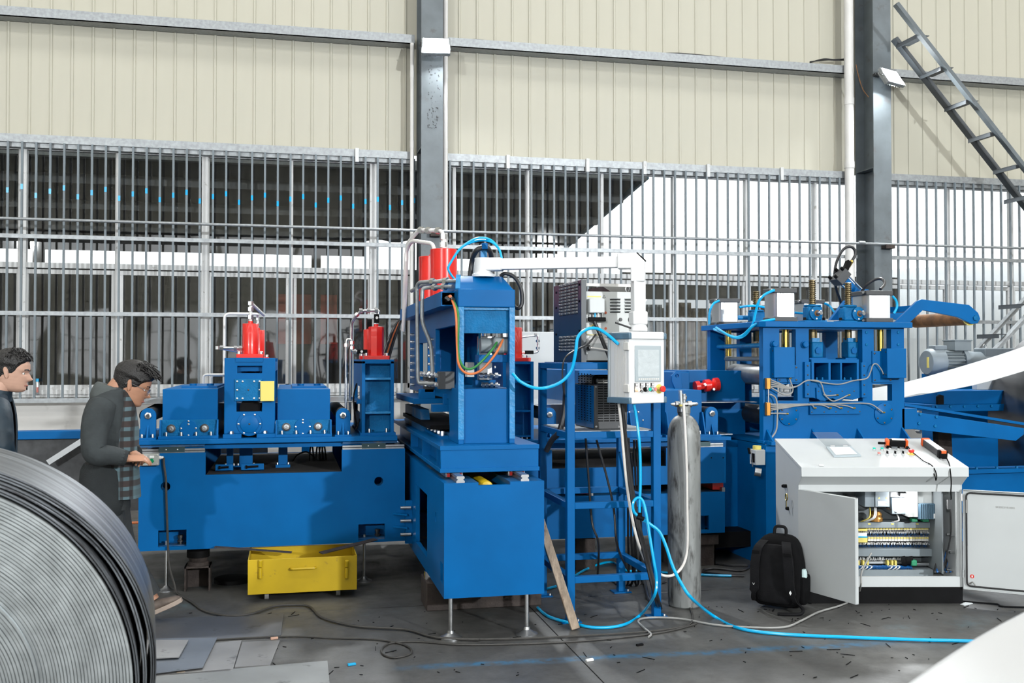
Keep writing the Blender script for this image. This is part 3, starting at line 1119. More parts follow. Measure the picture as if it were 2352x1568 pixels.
bolts(cp_, [(a, YT - .014, b) for a in (sp[0] + ii, sp[0] + .058, sp[1] - .058, sp[1] - ii) for b in (sp[2] + ii, sp[3] - ii)]
      + [(sp[0] + ii, YT - .014, (sp[2] + sp[3]) / 2), (sp[1] - ii, YT - .014, (sp[2] + sp[3]) / 2)], .0075, .005)
bolts(cp_, [((sp[0] + sp[1]) / 2, YT - .014, (sp[2] + sp[3]) / 2)], .007, .004, m=M['steel_dark'], name='grease_hole')
yp = RY(YT - .05, 598, 630, 875, 921)
part('yellow_guard', MB().box(yp[0], yp[1], YT - .055, YT - .05, yp[2], yp[3]).box(yp[1] - .004, yp[1], YT - .05, YT, yp[2], yp[3]), M['yellow_pale'], tw, bv=.002)
fc = PY(573, 973, YT)
fl_ = part('bearing_flange', MB().lathe((fc.x, YT, fc.z), (0, -1, 0), [(.090, 0), (.090, .010), (.066, .012), (.066, .020), (.062, .022)], 32), M['blue'], tw)
bolts(fl_, [(fc.x + .079 * math.cos(a), YT - .010, fc.z + .079 * math.sin(a)) for a in [PI / 6 * k for k in (0, 2, 4, 6, 8, 10)]], .0075, .005)
bolts(fl_, [(fc.x, YT - .02, fc.z)], .007, .005, m=M['steel_dark'], name='grease_hole')
for (a, b) in ((513, 555), (590, 632)):
    xa, xb = PY(a, 1008, YT).x, PY(b, 1008, YT).x
    ft = part('foot', MB().box(xa, xb, YT - .06, YT + .1, TZ, tzb), M['blue'], tw, bv=.002)
    bolts(ft, [((xa + xb) / 2 - .005, YT - .03, tzb)], .0155, .022, 'z')
part('press_roller', MB().cyl((fc.x, YT + .06, fc.z + .13 - .015), (fc.x, YT + 1.5, fc.z + .13 - .015), .075, n=28), M['black'], tw)
part('lower_roller', MB().cyl((fc.x, YT + .06, fc.z - .04), (fc.x, YT + 1.5, fc.z - .04), .075, n=28), M['black'], tw)
sb = part('slide_bracket', MB().box(s1[0] + .02, s1[0] + .15, YT + .2, YT + .25, s1[2] - .02, s1[2] + .03)
          .box(s1[0] + .06, s1[0] + .12, YT + .2, YT + .25, s1[2], s1[3] + .02).box(s1[1] - .05, s1[1] - .02, YT + .2, YT + .25, s1[2] - .02, s1[3] + .02), M['blue'], tw)
# red cylinders on the tower
ca = PY(575, 815, YT + .12)
cy1 = red_cylinder(ca.x, YT + .12, tz_top - .0, .060, PY(575, 743, YT + .12).z - tz_top, 'round red hydraulic cylinder standing on the blue press tower front')
za = PY(575, 743, YT + .12).z
fitting(cy1, [(ca.x, YT + .12, za + .02), (ca.x, YT + .12, za + .16), (ca.x + .08, YT + .9, za + .10)], .013,
        [((ca.x, YT + .12, za + .05), (0, 0, 1)), ((ca.x, YT + .12, za + .11), (0, 0, 1)), ((ca.x, YT + .12, za + .155), (0, 0, 1))], 'white_pipe')
fitting(cy1, [(ca.x - .06, YT + .12, tz_top + .075), (ca.x - .24, YT + .12, tz_top + .078), (ca.x - .10, YT + 1.0, tz_top + .05)], .011,
        [((ca.x - .075, YT + .12, tz_top + .075), (1, 0, 0)), ((ca.x - .11, YT + .12, tz_top + .075), (1, 0, 0)), ((ca.x - .21, YT + .12, tz_top + .077), (1, 0, 0)), ((ca.x - .24, YT + .12, tz_top + .078), (0, 0, 1))])
cb = PY(592, 815, YT + 1.45)
cy2 = red_cylinder(cb.x, YT + 1.42, tz_top - .02, .060, PY(592, 758, YT + 1.42).z - tz_top + .02, 'round red hydraulic cylinder on the far end of the press tower')
zb_ = PY(592, 758, YT + 1.42).z
fitting(cy2, [(cb.x, YT + 1.42, zb_ + .02), (cb.x, YT + 1.42, zb_ + .13), (cb.x + .0, YT + 1.3, zb_ + .14), (cb.x - .28, YT + 1.3, zb_ + .14), (cb.x - .28, YT + 1.3, TZ + .2)], .011,
        [((cb.x, YT + 1.42, zb_ + .05), (0, 0, 1)), ((cb.x, YT + 1.42, zb_ + .10), (0, 0, 1))], 'white_pipe')
# thin white grab rail behind the first housing
g0 = PY(467, 890, 8.9)
g1 = PY(525, 860, 8.9)
solo('grab_rail', MB().tube(fillet([(g0.x, 8.9, TZ), (g0.x, 8.9, g1.z), (g1.x, 8.9, g1.z)], .03), .010, 8)
     .tube(fillet([(g0.x + .06, 8.95, TZ), (g0.x + .06, 8.95, g1.z - .01), (g1.x, 8.95, g1.z - .01)], .03), .008, 8), M['white_pipe'],
     'thin white bent pipe rail behind the roller housing', 'pipe rail')

# ---------------------------------------------------------------- recessed press column on the table end
cx0, cx1, _, cz_top = RY(YT, 831, 905, 829, 1005)
pc = thing('press_column', 'blue recessed press column with welded ribs at the table end', 'press', ((cx0 + cx1) / 2, YT + .4, TZ))
YD = YT + 1.0
for xa, xb in ((cx0, cx0 + .026), (cx1 - .026, cx1)):
    pts = [(YT, TZ + .02), (YD, TZ + .02), (YD, cz_top), (YT, cz_top)]
    if xa == cx0:
        hy0, hz0, hz1 = YT + .25, PY(820, 935, YT + .3).z, PY(820, 872, YT + .3).z
        part('side_plate', MB().plate('x', xa, xb, pts, [rect(YT + .22, YT + .85, hz0 - .05, hz1 - .05)]), M['blue'], pc, bv=.002)
    else:
        part('side_plate', MB().plate('x', xa, xb, pts), M['blue'], pc, bv=.002)
for py in (829, 867, 945, 1001):
    zz = PY(868, py, YT).z
    part('rib', MB().box(cx0 + .026, cx1 - .026, YT + .004, YT + .12, zz - .016, zz), M['blue_edge'], pc)
part('recess_panel', MB().box(cx0 + .026, cx1 - .026, YT + .09, YT + .11, TZ + .02, cz_top - .01), M['blue_cast'], pc)
part('top_plate', MB().box(cx0, cx1, YT + .0, YD, cz_top - .02, cz_top + .012), M['blue'], pc, bv=.002)
bf = part('base_flange', MB().box(cx0 - .012, cx1 + .012, YT - .02, YD, TZ, TZ + .022), M['blue'], pc)
bolts(bf, [(cx0 + .06, YT + .02, TZ + .022), (cx1 - .055, YT + .02, TZ + .022)], .0105, .03, 'z')
part('strip_guide', MB().box(cx0 - .03, cx0, YT + .1, YT + .8, TZ + .24, TZ + .27), M['blue'], pc)
part('sensor_cable', MB().tube(spline([(cx0 - .02, YT + .3, cz_top - .18), (cx0 - .05, YT + .2, cz_top - .3), (cx0 - .03, YT + .15, cz_top - .5), (cx0 - .01, YT + .1, TZ + .12), (cx0 - .04, YT, TZ + .05)]), .006, 6), M['black'], pc)
ca = PY(863, 822, YT + .25)
cyc = red_cylinder(ca.x, YT + .22, cz_top + .012, .060, PY(863, 750, YT + .22).z - cz_top - .012, 'eight-sided red hydraulic cylinder on the recessed press column', oct_=True)
zc_ = PY(863, 750, YT + .22).z
cb = PY(843, 822, YT + .85)
cyd = red_cylinder(cb.x + .01, YT + .72, cz_top + .012, .050, PY(845, 757, YT + .75).z - cz_top - .012, 'slimmer red hydraulic cylinder behind the eight-sided one')
v1 = part('check_valve', MB().box(ca.x - .016, ca.x + .022, YT + .20, YT + .24, zc_ + .03, zc_ + .10), M['black'], cyc, bv=.003)
part('gauge_cap', MB().lathe((ca.x + .004, YT + .20, zc_ + .07), (0, -1, 0), [(.011, 0), (.011, .004)], 12), M['label_white'], v1)
part('check_valve', MB().box(cb.x - .01, cb.x + .03, YT + .7, YT + .74, zc_ + .0, zc_ + .08), M['black'], cyd, bv=.003)
fitting(cyc, [(ca.x + .02, YT + .22, zc_ + .10), (ca.x + .02, YT + .22, zc_ + .13), (ca.x - .12, YT + .22, zc_ + .125), (ca.x - .16, YT + .25, zc_ + .08), (ca.x - .19, YT + .3, zc_ + .03), (ca.x - .20, YT + .3, TZ + .1)], .0115,
        [((ca.x + .0, YT + .22, zc_ + .13), (1, 0, 0)), ((ca.x - .06, YT + .22, zc_ + .128), (1, 0, 0)), ((ca.x - .12, YT + .22, zc_ + .125), (1, 0, 0)), ((ca.x - .15, YT + .24, zc_ + .095), (1, 0, 1))])
zl = cz_top + .075
v2 = part('check_valve', MB().box(ca.x - .15, ca.x - .07, YT + .19, YT + .23, zl - .016, zl + .016), M['black'], cyc, bv=.003)
part('gauge_cap', MB().lathe((ca.x - .115, YT + .19, zl), (0, -1, 0), [(.010, 0), (.010, .004)], 12), M['label_white'], v2)
fitting(cyc, [(ca.x - .15, YT + .21, zl), (ca.x - .19, YT + .21, zl), (ca.x - .19, YT + .21, zl + .09), (ca.x - .23, YT + .21, zl + .10), (ca.x - .235, YT + .21, zl + .05), (ca.x - .235, YT + .21, TZ + .06)], .011,
        [((ca.x - .17, YT + .21, zl), (1, 0, 0)), ((ca.x - .19, YT + .21, zl + .03), (0, 0, 1)), ((ca.x - .19, YT + .21, zl + .07), (0, 0, 1)), ((ca.x - .235, YT + .21, zl + .05), (0, 0, 1))])

# steel strip running through the entry units
sz = PY(790, 921, 8.0).z
solo('steel_strip', MB().box(PY(330, 940, 8.2).x, 1.10, 7.95, 9.0, sz - .004, sz), M['strip'],
     'bright steel strip threaded level through the blue rollers', 'metal strip')
p = PY(372, 935, 8.6)
solo('black_guide_roller', MB().cyl((p.x - .03, 7.9, p.z - .03), (p.x - .03, 9.1, p.z + .0), .05, n=20), M['black'],
     'black rubber guide roller behind the idler bracket', 'roller')

# push-button box on the bed
bx = RY(YA - .05, 318, 365, 1042, 1069)
pb = thing('button_box', 'grey two-button control box with green buttons on the blue bed', 'control box', ((bx[0] + bx[1]) / 2, YA - .03, bx[2]))
part('case', MB().box(bx[0], bx[1], YA - .055, YA - .002, bx[2], bx[3]), mat('box_grey', (.34, .35, .33), .5), pb, bv=.004)
for k in (.30, .66):
    xx = bx[0] + (bx[1] - bx[0]) * k
    zz = bx[2] + (bx[3] - bx[2]) * .42
    b_ = part('button', MB().lathe((xx, YA - .055, zz), (0, -1, 0), [(.016, 0), (.016, .008), (.013, .009), (.013, .016)], 18), M['green_btn'], pb)
    part('tag', MB().box(xx - .016, xx + .016, YA - .057, YA - .055, zz + .02, zz + .036), M['label_white'], pb)
for k in ((.08, .12), (.08, .88), (.92, .12), (.92, .88)):
    bolts(pb, [(bx[0] + (bx[1] - bx[0]) * k[0], YA - .055, bx[2] + (bx[3] - bx[2]) * k[1])], .004, .002, name='screw')
gl = part('cable_gland', MB().lathe((bx[1], YA - .03, (bx[2] + bx[3]) / 2 + .012), (1, 0, 0), [(.013, 0), (.013, .012), (.009, .014), (.009, .03)], 10), M['warm_white'], pb)
pth = [(bx[1] + .03, YA - .03, (bx[2] + bx[3]) / 2 + .012)]
for px, py in ((377, 1070), (381, 1100), (382, 1140), (384, 1200), (386, 1255), (389, 1300), (400, 1340)):
    q = PY(px, py, YA - .03)
    pth.append(tuple(q))
for px, py in ((408, 1362), (440, 1382), (470, 1402), (520, 1413), (575, 1410), (630, 1392), (680, 1389), (712, 1393), (735, 1415), (770, 1428), (830, 1439), (930, 1445), (985, 1460), (1025, 1466), (1100, 1468)):
    pth.append(tuple(PZ(px, py, .012)))
solo('button_box_cable', MB().tube(spline(pth, 5), .0085, 7), M['cable'], 'black cable hanging from the button box and snaking over the floor', 'cable')

# supports under the bed: rusty channel pedestals with screw jacks
def pedestal(px, py, lbl, zt_, Yp):
    q = PZ(px, py, 0)
    cx, cy = q.x, q.y
    t = thing('jack_pedestal', lbl, 'pedestal', (cx, cy, 0), group='rusty pedestals under the machine beds')
    h = zt_ - .13
    part('channel', MB().box(cx - .09, cx - .08, cy - .08, cy + .09, 0, h).box(cx + .08, cx + .09, cy - .08, cy + .09, 0, h).box(cx - .09, cx + .09, cy + .08, cy + .09, 0, h)
         .box(cx - .09, cx + .09, cy - .08, cy + .09, h - .012, h), M['rust'], t)
    j = part('screw_jack', MB().lathe((cx, cy, h), (0, 0, 1), [(.075, 0), (.075, .025), (.06, .03), (.07, .05), (.07, .06)], 24), M['rust'], t)
    part('ring_nut', MB().lathe((cx, cy, h + .06), (0, 0, 1), [(.082, 0), (.082, .05), (.07, .055), (.05, .069)], 20), M['black'], j)


pedestal(455, 1352, 'rusty channel pedestal with black ring jack under the long bed', zb, 8)
solo('floor_disc', MB().lathe(tuple(PZ(535, 1335, 0)), (0, 0, 1), [(.14, 0), (.14, .03), (.12, .034)], 30), M['black'], 'flat black disc lying on the floor under the bed', 'disc')

# ---------------------------------------------------------------- yellow scrap bin on castors
Yb = PZ(700, 1378, 0).y
fx0, fx1, fz0, fz1 = RY(Yb, 569, 820, 1279, 1362)
fz0, fz1 = PY(690, 1360, Yb).z, PY(690, 1281, Yb).z
by1 = Yb + .52
yb = thing('scrap_bin', 'yellow steel scrap bin on castors under the blue bed', 'bin', ((fx0 + fx1) / 2, Yb + .3, 0))
part('front_panel', MB().box(fx0, fx1, Yb, Yb + .006, fz0, fz1), M['yellow'], yb, bv=.002)
part('back_panel', MB().box(fx0, fx1, by1 - .006, by1, fz0, PY(690, 1253, by1).z), M['yellow'], yb)
part('side_panel', MB().box(fx0, fx0 + .006, Yb + .006, by1 - .006, fz0, fz1), M['yellow'], yb)
part('side_panel', MB().box(fx1 - .006, fx1, Yb + .006, by1 - .006, fz0, fz1), M['yellow'], yb)
part('bottom', MB().box(fx0 + .006, fx1 - .006, Yb + .006, by1 - .006, fz0, fz0 + .006), M['yellow'], yb)
xm, zm = PY(697, 1303, Yb).x, PY(697, 1303, Yb).z
part('handle', MB().tube(fillet([(xm - .085, Yb, zm), (xm - .085, Yb - .04, zm), (xm + .085, Yb - .04, zm), (xm + .085, Yb, zm)], .02), .008, 8), M['yellow'], yb)
for px in (598, 796):
    q = PY(px, 1303, Yb)
    part('lift_lug', MB().tube([(q.x, Yb - .014, q.z - .075), (q.x, Yb - .014, q.z + .0)], .013, 10).tube([(q.x, Yb - .014, q.z + .005), (q.x + .002, Yb - .02, q.z + .055)], .014, 10), M['yellow'], yb, bv=.004)
for px, dy in ((612, .09), (778, .09), (640, .42), (790, .42)):
    xx = PY(px, 1370, Yb).x
    cs_ = part('castor', MB().box(xx - .02, xx + .02, Yb + dy - .025, Yb + dy + .025, .06, fz0), M['zinc'], yb)
    part('wheel', MB().cyl((xx - .014, Yb + dy, .034), (xx + .014, Yb + dy, .034), .034, n=18), M['cable_grey'], cs_)
for xa, xb, zz in ((fx0 - .22, fx0 - .002, fz1 - .03), (fx1 - .25, fx1 + .10, fz1 + .03)):
    pass
part('scrap_strip', MB().bar((fx0 - .25, Yb + .4, fz1 + .03), (fx0 + .3, Yb + .33, fz1 - .02), .05, .006), M['rust'], yb)
part('scrap_strip', MB().bar((fx1 - .25, Yb + .2, fz1 - .01), (fx1 + .16, Yb + .34, fz1 + .05), .08, .006), M['rust'], yb)
# ================================================================== CENTRE: shear-and-weld machine on its cross bed
YC = 6.0
bx0, bx1, bz0, bz1 = RY(YC, 1020, 1250, 1107, 1369)
CB1 = 9.3
cbm = thing('cross_bed', 'bright blue cross bed box standing on two threaded feet', 'machine bed', ((bx0 + bx1) / 2, 7.5, 0))
ny0, ny1 = PY(1099, 1110, YC).x, PY(1172, 1110, YC).x
part('front_plate', MB().plate('y', YC, YC + .03, [(bx0, bz0), (bx1, bz0), (bx1, bz1), (ny1, bz1), (ny1, bz1 - .018), (ny0, bz1 - .018), (ny0, bz1), (bx0, bz1)]), M['blue'], cbm)
# left side: cheek near the front, opening, cheek further back
sy = [PX(1004, 1230, bx0).y, PX(957, 1230, bx0).y]
zo0, zo1 = bz0 + .12, bz1 - .18
ov = PX(1001, 1187, bx0)
side = [(YC + .03, bz0), (CB1, bz0), (CB1, bz1), (YC + .03, bz1)]
oh = [(ov.y + .028 * math.cos(2 * PI * i / 16), ov.z + .034 * math.sin(2 * PI * i / 16)) for i in range(16)]
y_a, y_b = PX(981, 1200, bx0).y, PX(955, 1200, bx0).y
sq0, sq1 = YC + .05, PX(1009, 1330, bx0).y
part('side_plate', MB().plate('x', bx0, bx0 + .03, side, [oh, rect(y_a, y_b, bz0 + .10, bz1 - .17), rect(sq0, sq0 + .10, bz0 + .08, bz0 + .20)]), M['blue'], cbm)
part('side_plate', MB().plate('x', bx1 - .03, bx1, side), M['blue'], cbm)
part('bottom_plate', MB().box(bx0 + .03, bx1 - .03, YC + .03, CB1, bz0 + .005, bz0 + .03), M['blue_dusty'], cbm)
part('top_plate', MB().box(bx0 + .03, ny0, YC + .03, CB1, bz1 - .025, bz1), M['blue_dusty'], cbm)
part('top_plate', MB().box(ny1, bx1 - .03, YC + .03, CB1, bz1 - .025, bz1), M['blue_dusty'], cbm)
part('inner_web', MB().box(ny0 - .02, ny0, YC + .03, CB1, bz1 - .3, bz1 - .025), M['blue'], cbm)
part('inner_web', MB().box(ny1, ny1 + .02, YC + .03, CB1, bz1 - .3, bz1 - .025), M['blue'], cbm)
part('inner_floor', MB().box(ny0, ny1, YC + .03, CB1, bz1 - .32, bz1 - .30), M['blue'], cbm)
part('rear_plate', MB().box(bx0 + .03, bx1 - .03, CB1 - .02, CB1, bz0 + .03, bz1 - .32), M['blue'], cbm)
# yellow feed cylinder lying in the slot
yc = part('feed_cylinder', MB().lathe(((ny0 + ny1) / 2 - .02, YC + .12, bz1 - .045), (0, 1, 0), [(.025, 0), (.035, .004), (.038, .01), (.038, 1.6)], 20), M['yellow'], cbm)
# guide rails (profile section) and their red runner blocks
for cxp in (1055, 1203):
    cx = PY(cxp, 1106, YC + .02).x + .006
    zz = bz1
    prof = [(cx - .026, zz), (cx + .026, zz), (cx + .026, zz + .010), (cx + .016, zz + .020), (cx + .026, zz + .028), (cx + .022, zz + .040), (cx - .022, zz + .040), (cx - .026, zz + .028), (cx - .016, zz + .020), (cx - .026, zz + .010)]
    part('guide_rail', MB().plate('y', YC + .01, CB1, prof), M['steel'], cbm)
# flange bolting the two beds together
fxa = PY(932, 1195, 7.62).x
fl2 = part('joint_flange', MB().box(fxa - .005, bx0, 7.60, 7.64, PY(940, 1248, 7.6).z, PY(940, 1150, 7.6).z), M['blue'], cbm)
for py in (1165, 1195, 1226):
    q = PY(928, py, 7.6)
    part('stud', MB().cyl((q.x - .03, 7.58, q.z), (q.x + .05, 7.58, q.z), .013, n=10), M['zinc'], fl2)
for py in (1181, 1211):
    q = PY(922, py, 7.6)
    part('rib', MB().plate('z', q.z - .006, q.z + .006, [(q.x - .06, 7.645), (q.x + .04, 7.645), (q.x + .04, 7.56)]), M['blue'], fl2)
# threaded feet
for px, py in ((1035, 1466), (1210, 1457)):
    q = PZ(px, py, 0)
    r_ = part('leveling_rod', MB().cyl((q.x, q.y, .03), (q.x, q.y, bz0 + .02), .013, n=12), M['zinc'], cbm)
    part('foot_pad', MB().lathe((q.x, q.y, 0), (0, 0, 1), [(.068, 0), (.068, .010), (.05, .016), (.022, .034), (.018, .05)], 24), M['steel'], r_)
# packing block below
k0, k1 = PZ(980, 1404, 0), PZ(1232, 1392, 0)
solo('packing_block', MB().box(k0.x, k0.x + .80, k0.y, k0.y + .30, 0, PY(985, 1338, k0.y).z), M['rust'], 'dark rusty steel block on the floor beneath the cross bed', 'steel block', bv=.006)
q = PY(984, 1330, k0.y + .12)
zz = PY(985, 1338, k0.y).z
jk = thing('levelling_jack', 'bright turned steel levelling jack on the dark block', 'jack', (q.x, k0.y + .15, zz))
part('collar', MB().cyl((q.x, k0.y + .12, zz), (q.x, k0.y + .12, zz + .055), .030, n=24), M['chrome'], jk)
part('screw', MB().cyl((q.x + .004, k0.y + .12, zz + .055), (q.x + .004, k0.y + .12, bz0 + .01), .019, n=20), M['chrome'], jk)

# ---------------------------------------------------------------- carriage and C-frame
YK = 6.20
kx0, kx1, kz0, kz1 = RY(YK, 1012, 1237, 1030, 1077)
KY1 = 9.1
car = thing('shear_carriage', 'blue C-frame shear carriage riding on the cross bed rails', 'press', ((kx0 + kx1) / 2, 7.6, kz0))
part('base_front', MB().box(kx0, kx1, YK, YK + .03, kz0, kz1), M['blue'], car, bv=.003)
part('base_flange', MB().box(kx0 - .006, kx1 + .004, YK - .012, KY1, kz0 - .016, kz0 + .010), M['blue'], car, bv=.002)
part('base_plate', MB().box(kx0 - .004, kx1 + .004, YK - .006, KY1, kz1 - .006, kz1 + .022), M['blue'], car, bv=.002)
part('base_web', MB().box(kx0 + .06, kx0 + .08, YK + .03, KY1, kz0, kz1), M['blue'], car)
part('base_web', MB().box(kx1 - .08, kx1 - .06, YK + .03, KY1, kz0, kz1), M['blue'], car)
for yy in (YK + .18, YK + .9, YK + 1.6):
    part('base_rib', MB().box(kx0 + .004, kx0 + .06, yy, yy + .02, kz0 + .01, kz1 - .006), M['blue'], car)
for cxp in (1050, 1198):
    cx = PY(cxp + 5, 1106, YC + .02).x + .006
    for yy in (YK + .05, YK + 1.6):
        rb = part('runner_block', MB().box(cx - .055, cx + .055, yy, yy + .22, bz1 + .045, kz0 - .016).box(cx - .055, cx - .030, yy, yy + .22, bz1 + .008, bz1 + .045).box(cx + .030, cx + .055, yy, yy + .22, bz1 + .008, bz1 + .045), M['steel'], car)
        part('red_seal', MB().box(cx - .046, cx + .046, yy - .012, yy, bz1 + .044, kz0 - .018).box(cx - .046, cx - .029, yy - .012, yy, bz1 + .010, bz1 + .044).box(cx + .029, cx + .046, yy - .012, yy, bz1 + .010, bz1 + .044), M['red'], rb)
BZ = kz1 + .022
YF = 6.31
ux0, ux1, _, uz1 = RY(YF, 1053, 1182, 668, 1025)
UZ = PY(1118, 664, YF).z
# cheek plates (C shape seen from the side)
XL = ux0
gy0, gy1 = PX(1058, 830, XL).y, PX(997, 830, XL).y      # window between the posts
FY1 = 8.95
pz = lambda px, py: PX(px, py, XL)
zwin_lo = PY(1040, 895, 6.8).z
mouth_z0, mouth_z1 = PX(1000, 958, XL).z, PX(1000, 893, XL).z
wa, wb_ = 6.50, 7.12
wzt = PX(1030, 760, XL).z
cheek = [(YF, BZ), (YF + .42, BZ), (YF + .36, BZ + .05), (YF + .36, mouth_z0 - .03), (6.72, mouth_z1 - .05), (FY1, mouth_z1 - .05), (FY1, UZ - .02), (YF, UZ)]
win1 = [(6.41, mouth_z1 + .03), (7.34, mouth_z1 + .03), (7.34, wzt + .03), (6.41, wzt + .03)]
win2 = [(7.55, mouth_z1 + .06), (8.30, mouth_z1 + .06), (8.30, wzt - .06), (7.55, wzt - .06)]
part('cheek_plate', MB().plate('x', ux0, ux0 + .035, cheek, [win1, win2]), M['blue'], car, bv=.003)
part('cheek_plate', MB().plate('x', ux1 - .035, ux1, cheek, [win1]), M['blue'], car, bv=.003)
# lower jaw at the strip line
part('lower_jaw', MB().box(ux0 + .0, ux1, YF + .40, KY1 - .1, BZ, mouth_z0 - .10), M['blue'], car)
jp = part('jaw_foot', MB().box(ux0 - .055, ux0, YF + .42, KY1 - .2, BZ, BZ + .02), M['blue'], car)
bolts(jp, [(ux0 - .028, YF + .50 + i * .17, BZ + .02) for i in range(9)], .015, .03, 'z')
part('jaw_top', MB().box(ux0 + .02, ux1 - .02, YF + .38, KY1 - .15, mouth_z0 - .10, mouth_z0 - .08), M['blue_dusty'], car)
part('slant_guard', MB().plate('x', ux0 - .08, ux0 - .01, [(7.5, BZ), (8.6, BZ), (8.6, BZ + .16), (7.62, BZ + .16)]), M['blue_dusty'], car)
# clamp beams above the strip
part('clamp_beam', MB().box(ux0 - .10, ux0 + .3, 6.78, 6.86, mouth_z1 - .14, mouth_z1 - .09).box(ux0 - .02, ux0 + .3, 6.80, 6.86, mouth_z1 - .09, mouth_z1 - .02), M['blue'], car, bv=.002)
part('clamp_beam', MB().box(ux0 - .16, ux0 + .3, 7.35, 8.6, mouth_z1 - .11, mouth_z1 - .07).box(ux0 - .12, ux0, 7.35, 7.40, mouth_z1 - .07, mouth_z1 + .0), M['blue'], car, bv=.002)
part('shear_blade', MB().box(ux0 - .1, ux0 + .25, 6.9, 8.6, mouth_z0 - .06, mouth_z0 - .03), M['black'], car)
# front face
f_lo = RY(YF, 1076, 1170, 893, 1020)
part('front_panel', MB().box(ux0 + .035, ux1 - .035, YF + .03, YF + .05, BZ, f_lo[3]), M['blue'], car, bv=.002)
f_up = RY(YF, 1080, 1168, 707, 765)
part('upper_panel', MB().box(ux0 + .035, ux1 - .035, YF + .03, YF + .06, f_up[2], f_up[3]), M['blue_cast'], car)
part('head_beam', MB().box(ux0 - .004, ux1 + .002, YF - .008, YF + .16, f_up[3] + .004, UZ), M['blue'], car, bv=.006)
part('beam_lip', MB().box(ux0 + .035, ux1 - .035, YF + .01, YF + .06, f_up[3] - .012, f_up[3] + .006), M['blue_edge'], car)
part('flame_cut_edge', MB().box(ux0 - .001, ux0 + .035, YF - .004, YF, BZ + .03, UZ - .11), M['blue_edge'], car)
part('flame_cut_edge', MB().box(ux1 - .034, ux1 + .001, YF - .004, YF, BZ + .03, UZ - .11), M['blue_edge'], car)
part('inner_back', MB().box(ux0 + .035, ux1 - .035, 8.0, 8.04, mouth_z1 - .04, UZ - .1), M['blue'], car)
part('inner_floor', MB().box(ux0 + .035, ux1 - .035, YF + .05, 8.0, f_lo[3] - .03, f_lo[3]), M['blue'], car)
part('top_deck', MB().box(ux0, ux1, YF + .16, FY1, UZ - .05, UZ - .02), M['blue'], car)
# bolts seen through the side window, on the far cheek
bolts(car, [(ux1 - .036, yy, mouth_z1 + .06 + i * .052) for yy in (6.75, 6.95) for i in range(8)], .011, .01, '-x')
part('bolt_strip', MB().box(ux0 + .02, ux0 + .05, 7.40, 7.50, mouth_z1, wzt - .1), M['blue'], car)
bolts(car, [(ux0 - .0, 7.45, mouth_z1 + .06 + i * .062) for i in range(6)], .0125, .04, '-x')
bolts(car, [(ux0 - .0, 8.62, mouth_z1 + .0 + i * .062) for i in range(8)], .0125, .035, '-x')
# valve blocks with pipe fittings beside the window
vb = RY(6.62, 1006, 1042, 853, 893)
vbx = part('valve_block', MB().box(vb[0], vb[1], 6.58, 6.66, vb[2], vb[3]), M['graphite'], car, bv=.003)
part('valve_block', MB().box(PX(965, 880, XL - .05).x - .03, XL - .01, 7.35, 7.43, PX(965, 893, XL).z, PX(965, 855, XL).z), M['graphite'], car, bv=.003)
for py in (860, 881):
    a, b = PY(962, py - 2, 7.3), PY(1006, py + 2, 6.62)
    p_ = part('hose_coupling', MB().cyl(a, b, .010, n=10), M['zinc'], car)
    for k in (.15, .35, .55, .75, .92):
        c = a.lerp(b, k)
        d = (b - a).normalized()
        part('nut', MB().cyl(c - d * .010, c + d * .010, .018 + .003 * ((int(k * 20)) % 2), n=6), M['zinc'], p_)
# roof box on the C-frame
rb0 = RY(YF + .06, 1070, 1178, 632, 664)
rbm = MB()
zz0, zz1 = UZ, PY(1120, 636, YF + .2).z
rbm.add([(ux0, YF + .02, zz0), (ux1, YF + .02, zz0), (ux1, YF + .8, zz0), (ux0, YF + .8, zz0),
         (ux0 + .03, YF + .15, zz1), (ux1 - .05, YF + .15, zz1), (ux1 - .05, YF + .7, zz1), (ux0 + .03, YF + .7, zz1)],
        [(0, 3, 2, 1), (4, 5, 6, 7), (0, 1, 5, 4), (1, 2, 6, 5), (2, 3, 7, 6), (3, 0, 4, 7)])
part('roof_box', rbm, M['blue'], car, bv=.006)
part('roof_edge', MB().bar((ux0 + .0, YF + .03, zz0 + .002), (ux0 + .022, YF + .14, zz1 + .004), .03, .008), M['blue_edge'], car)
# cable tray along the upper side
a0, a1 = PX(1024, 668, XL - .07), PX(931, 727, XL - .07)
zt_a, zt_b = PX(1030, 668, XL - .06).z, PX(1030, 692, XL - .06).z
tz_ = UZ - .02
tray = part('cable_tray', MB().box(XL - .095, XL - .088, YF + .12, 8.9, tz_ - .085, tz_ + .01).box(XL - .088, XL, YF + .12, 8.9, tz_ - .085, tz_ - .078)
            .box(XL - .088, XL, YF + .12, 8.9, tz_ + .003, tz_ + .01), M['blue'], car)
for i in range(5):
    part('tray_cable', MB().tube(spline([(XL - .02 - .012 * i, YF + .06, tz_ - .045 + .01 * (i % 3)), (XL - .04, 7.0, tz_ - .05 + .012 * (i % 3)), (XL - .045, 8.85, tz_ - .05 + .012 * (i % 2)),
                                       (XL - .10 - .01 * i, 9.0, tz_ - .15), (XL - .20 - .016 * i, 9.0, tz_ - .5), (XL - .26 - .016 * i, 9.0, tz_ - .85)]), .011, 7),
         M['black_hose'] if i != 2 else M['orange_wire'], tray)
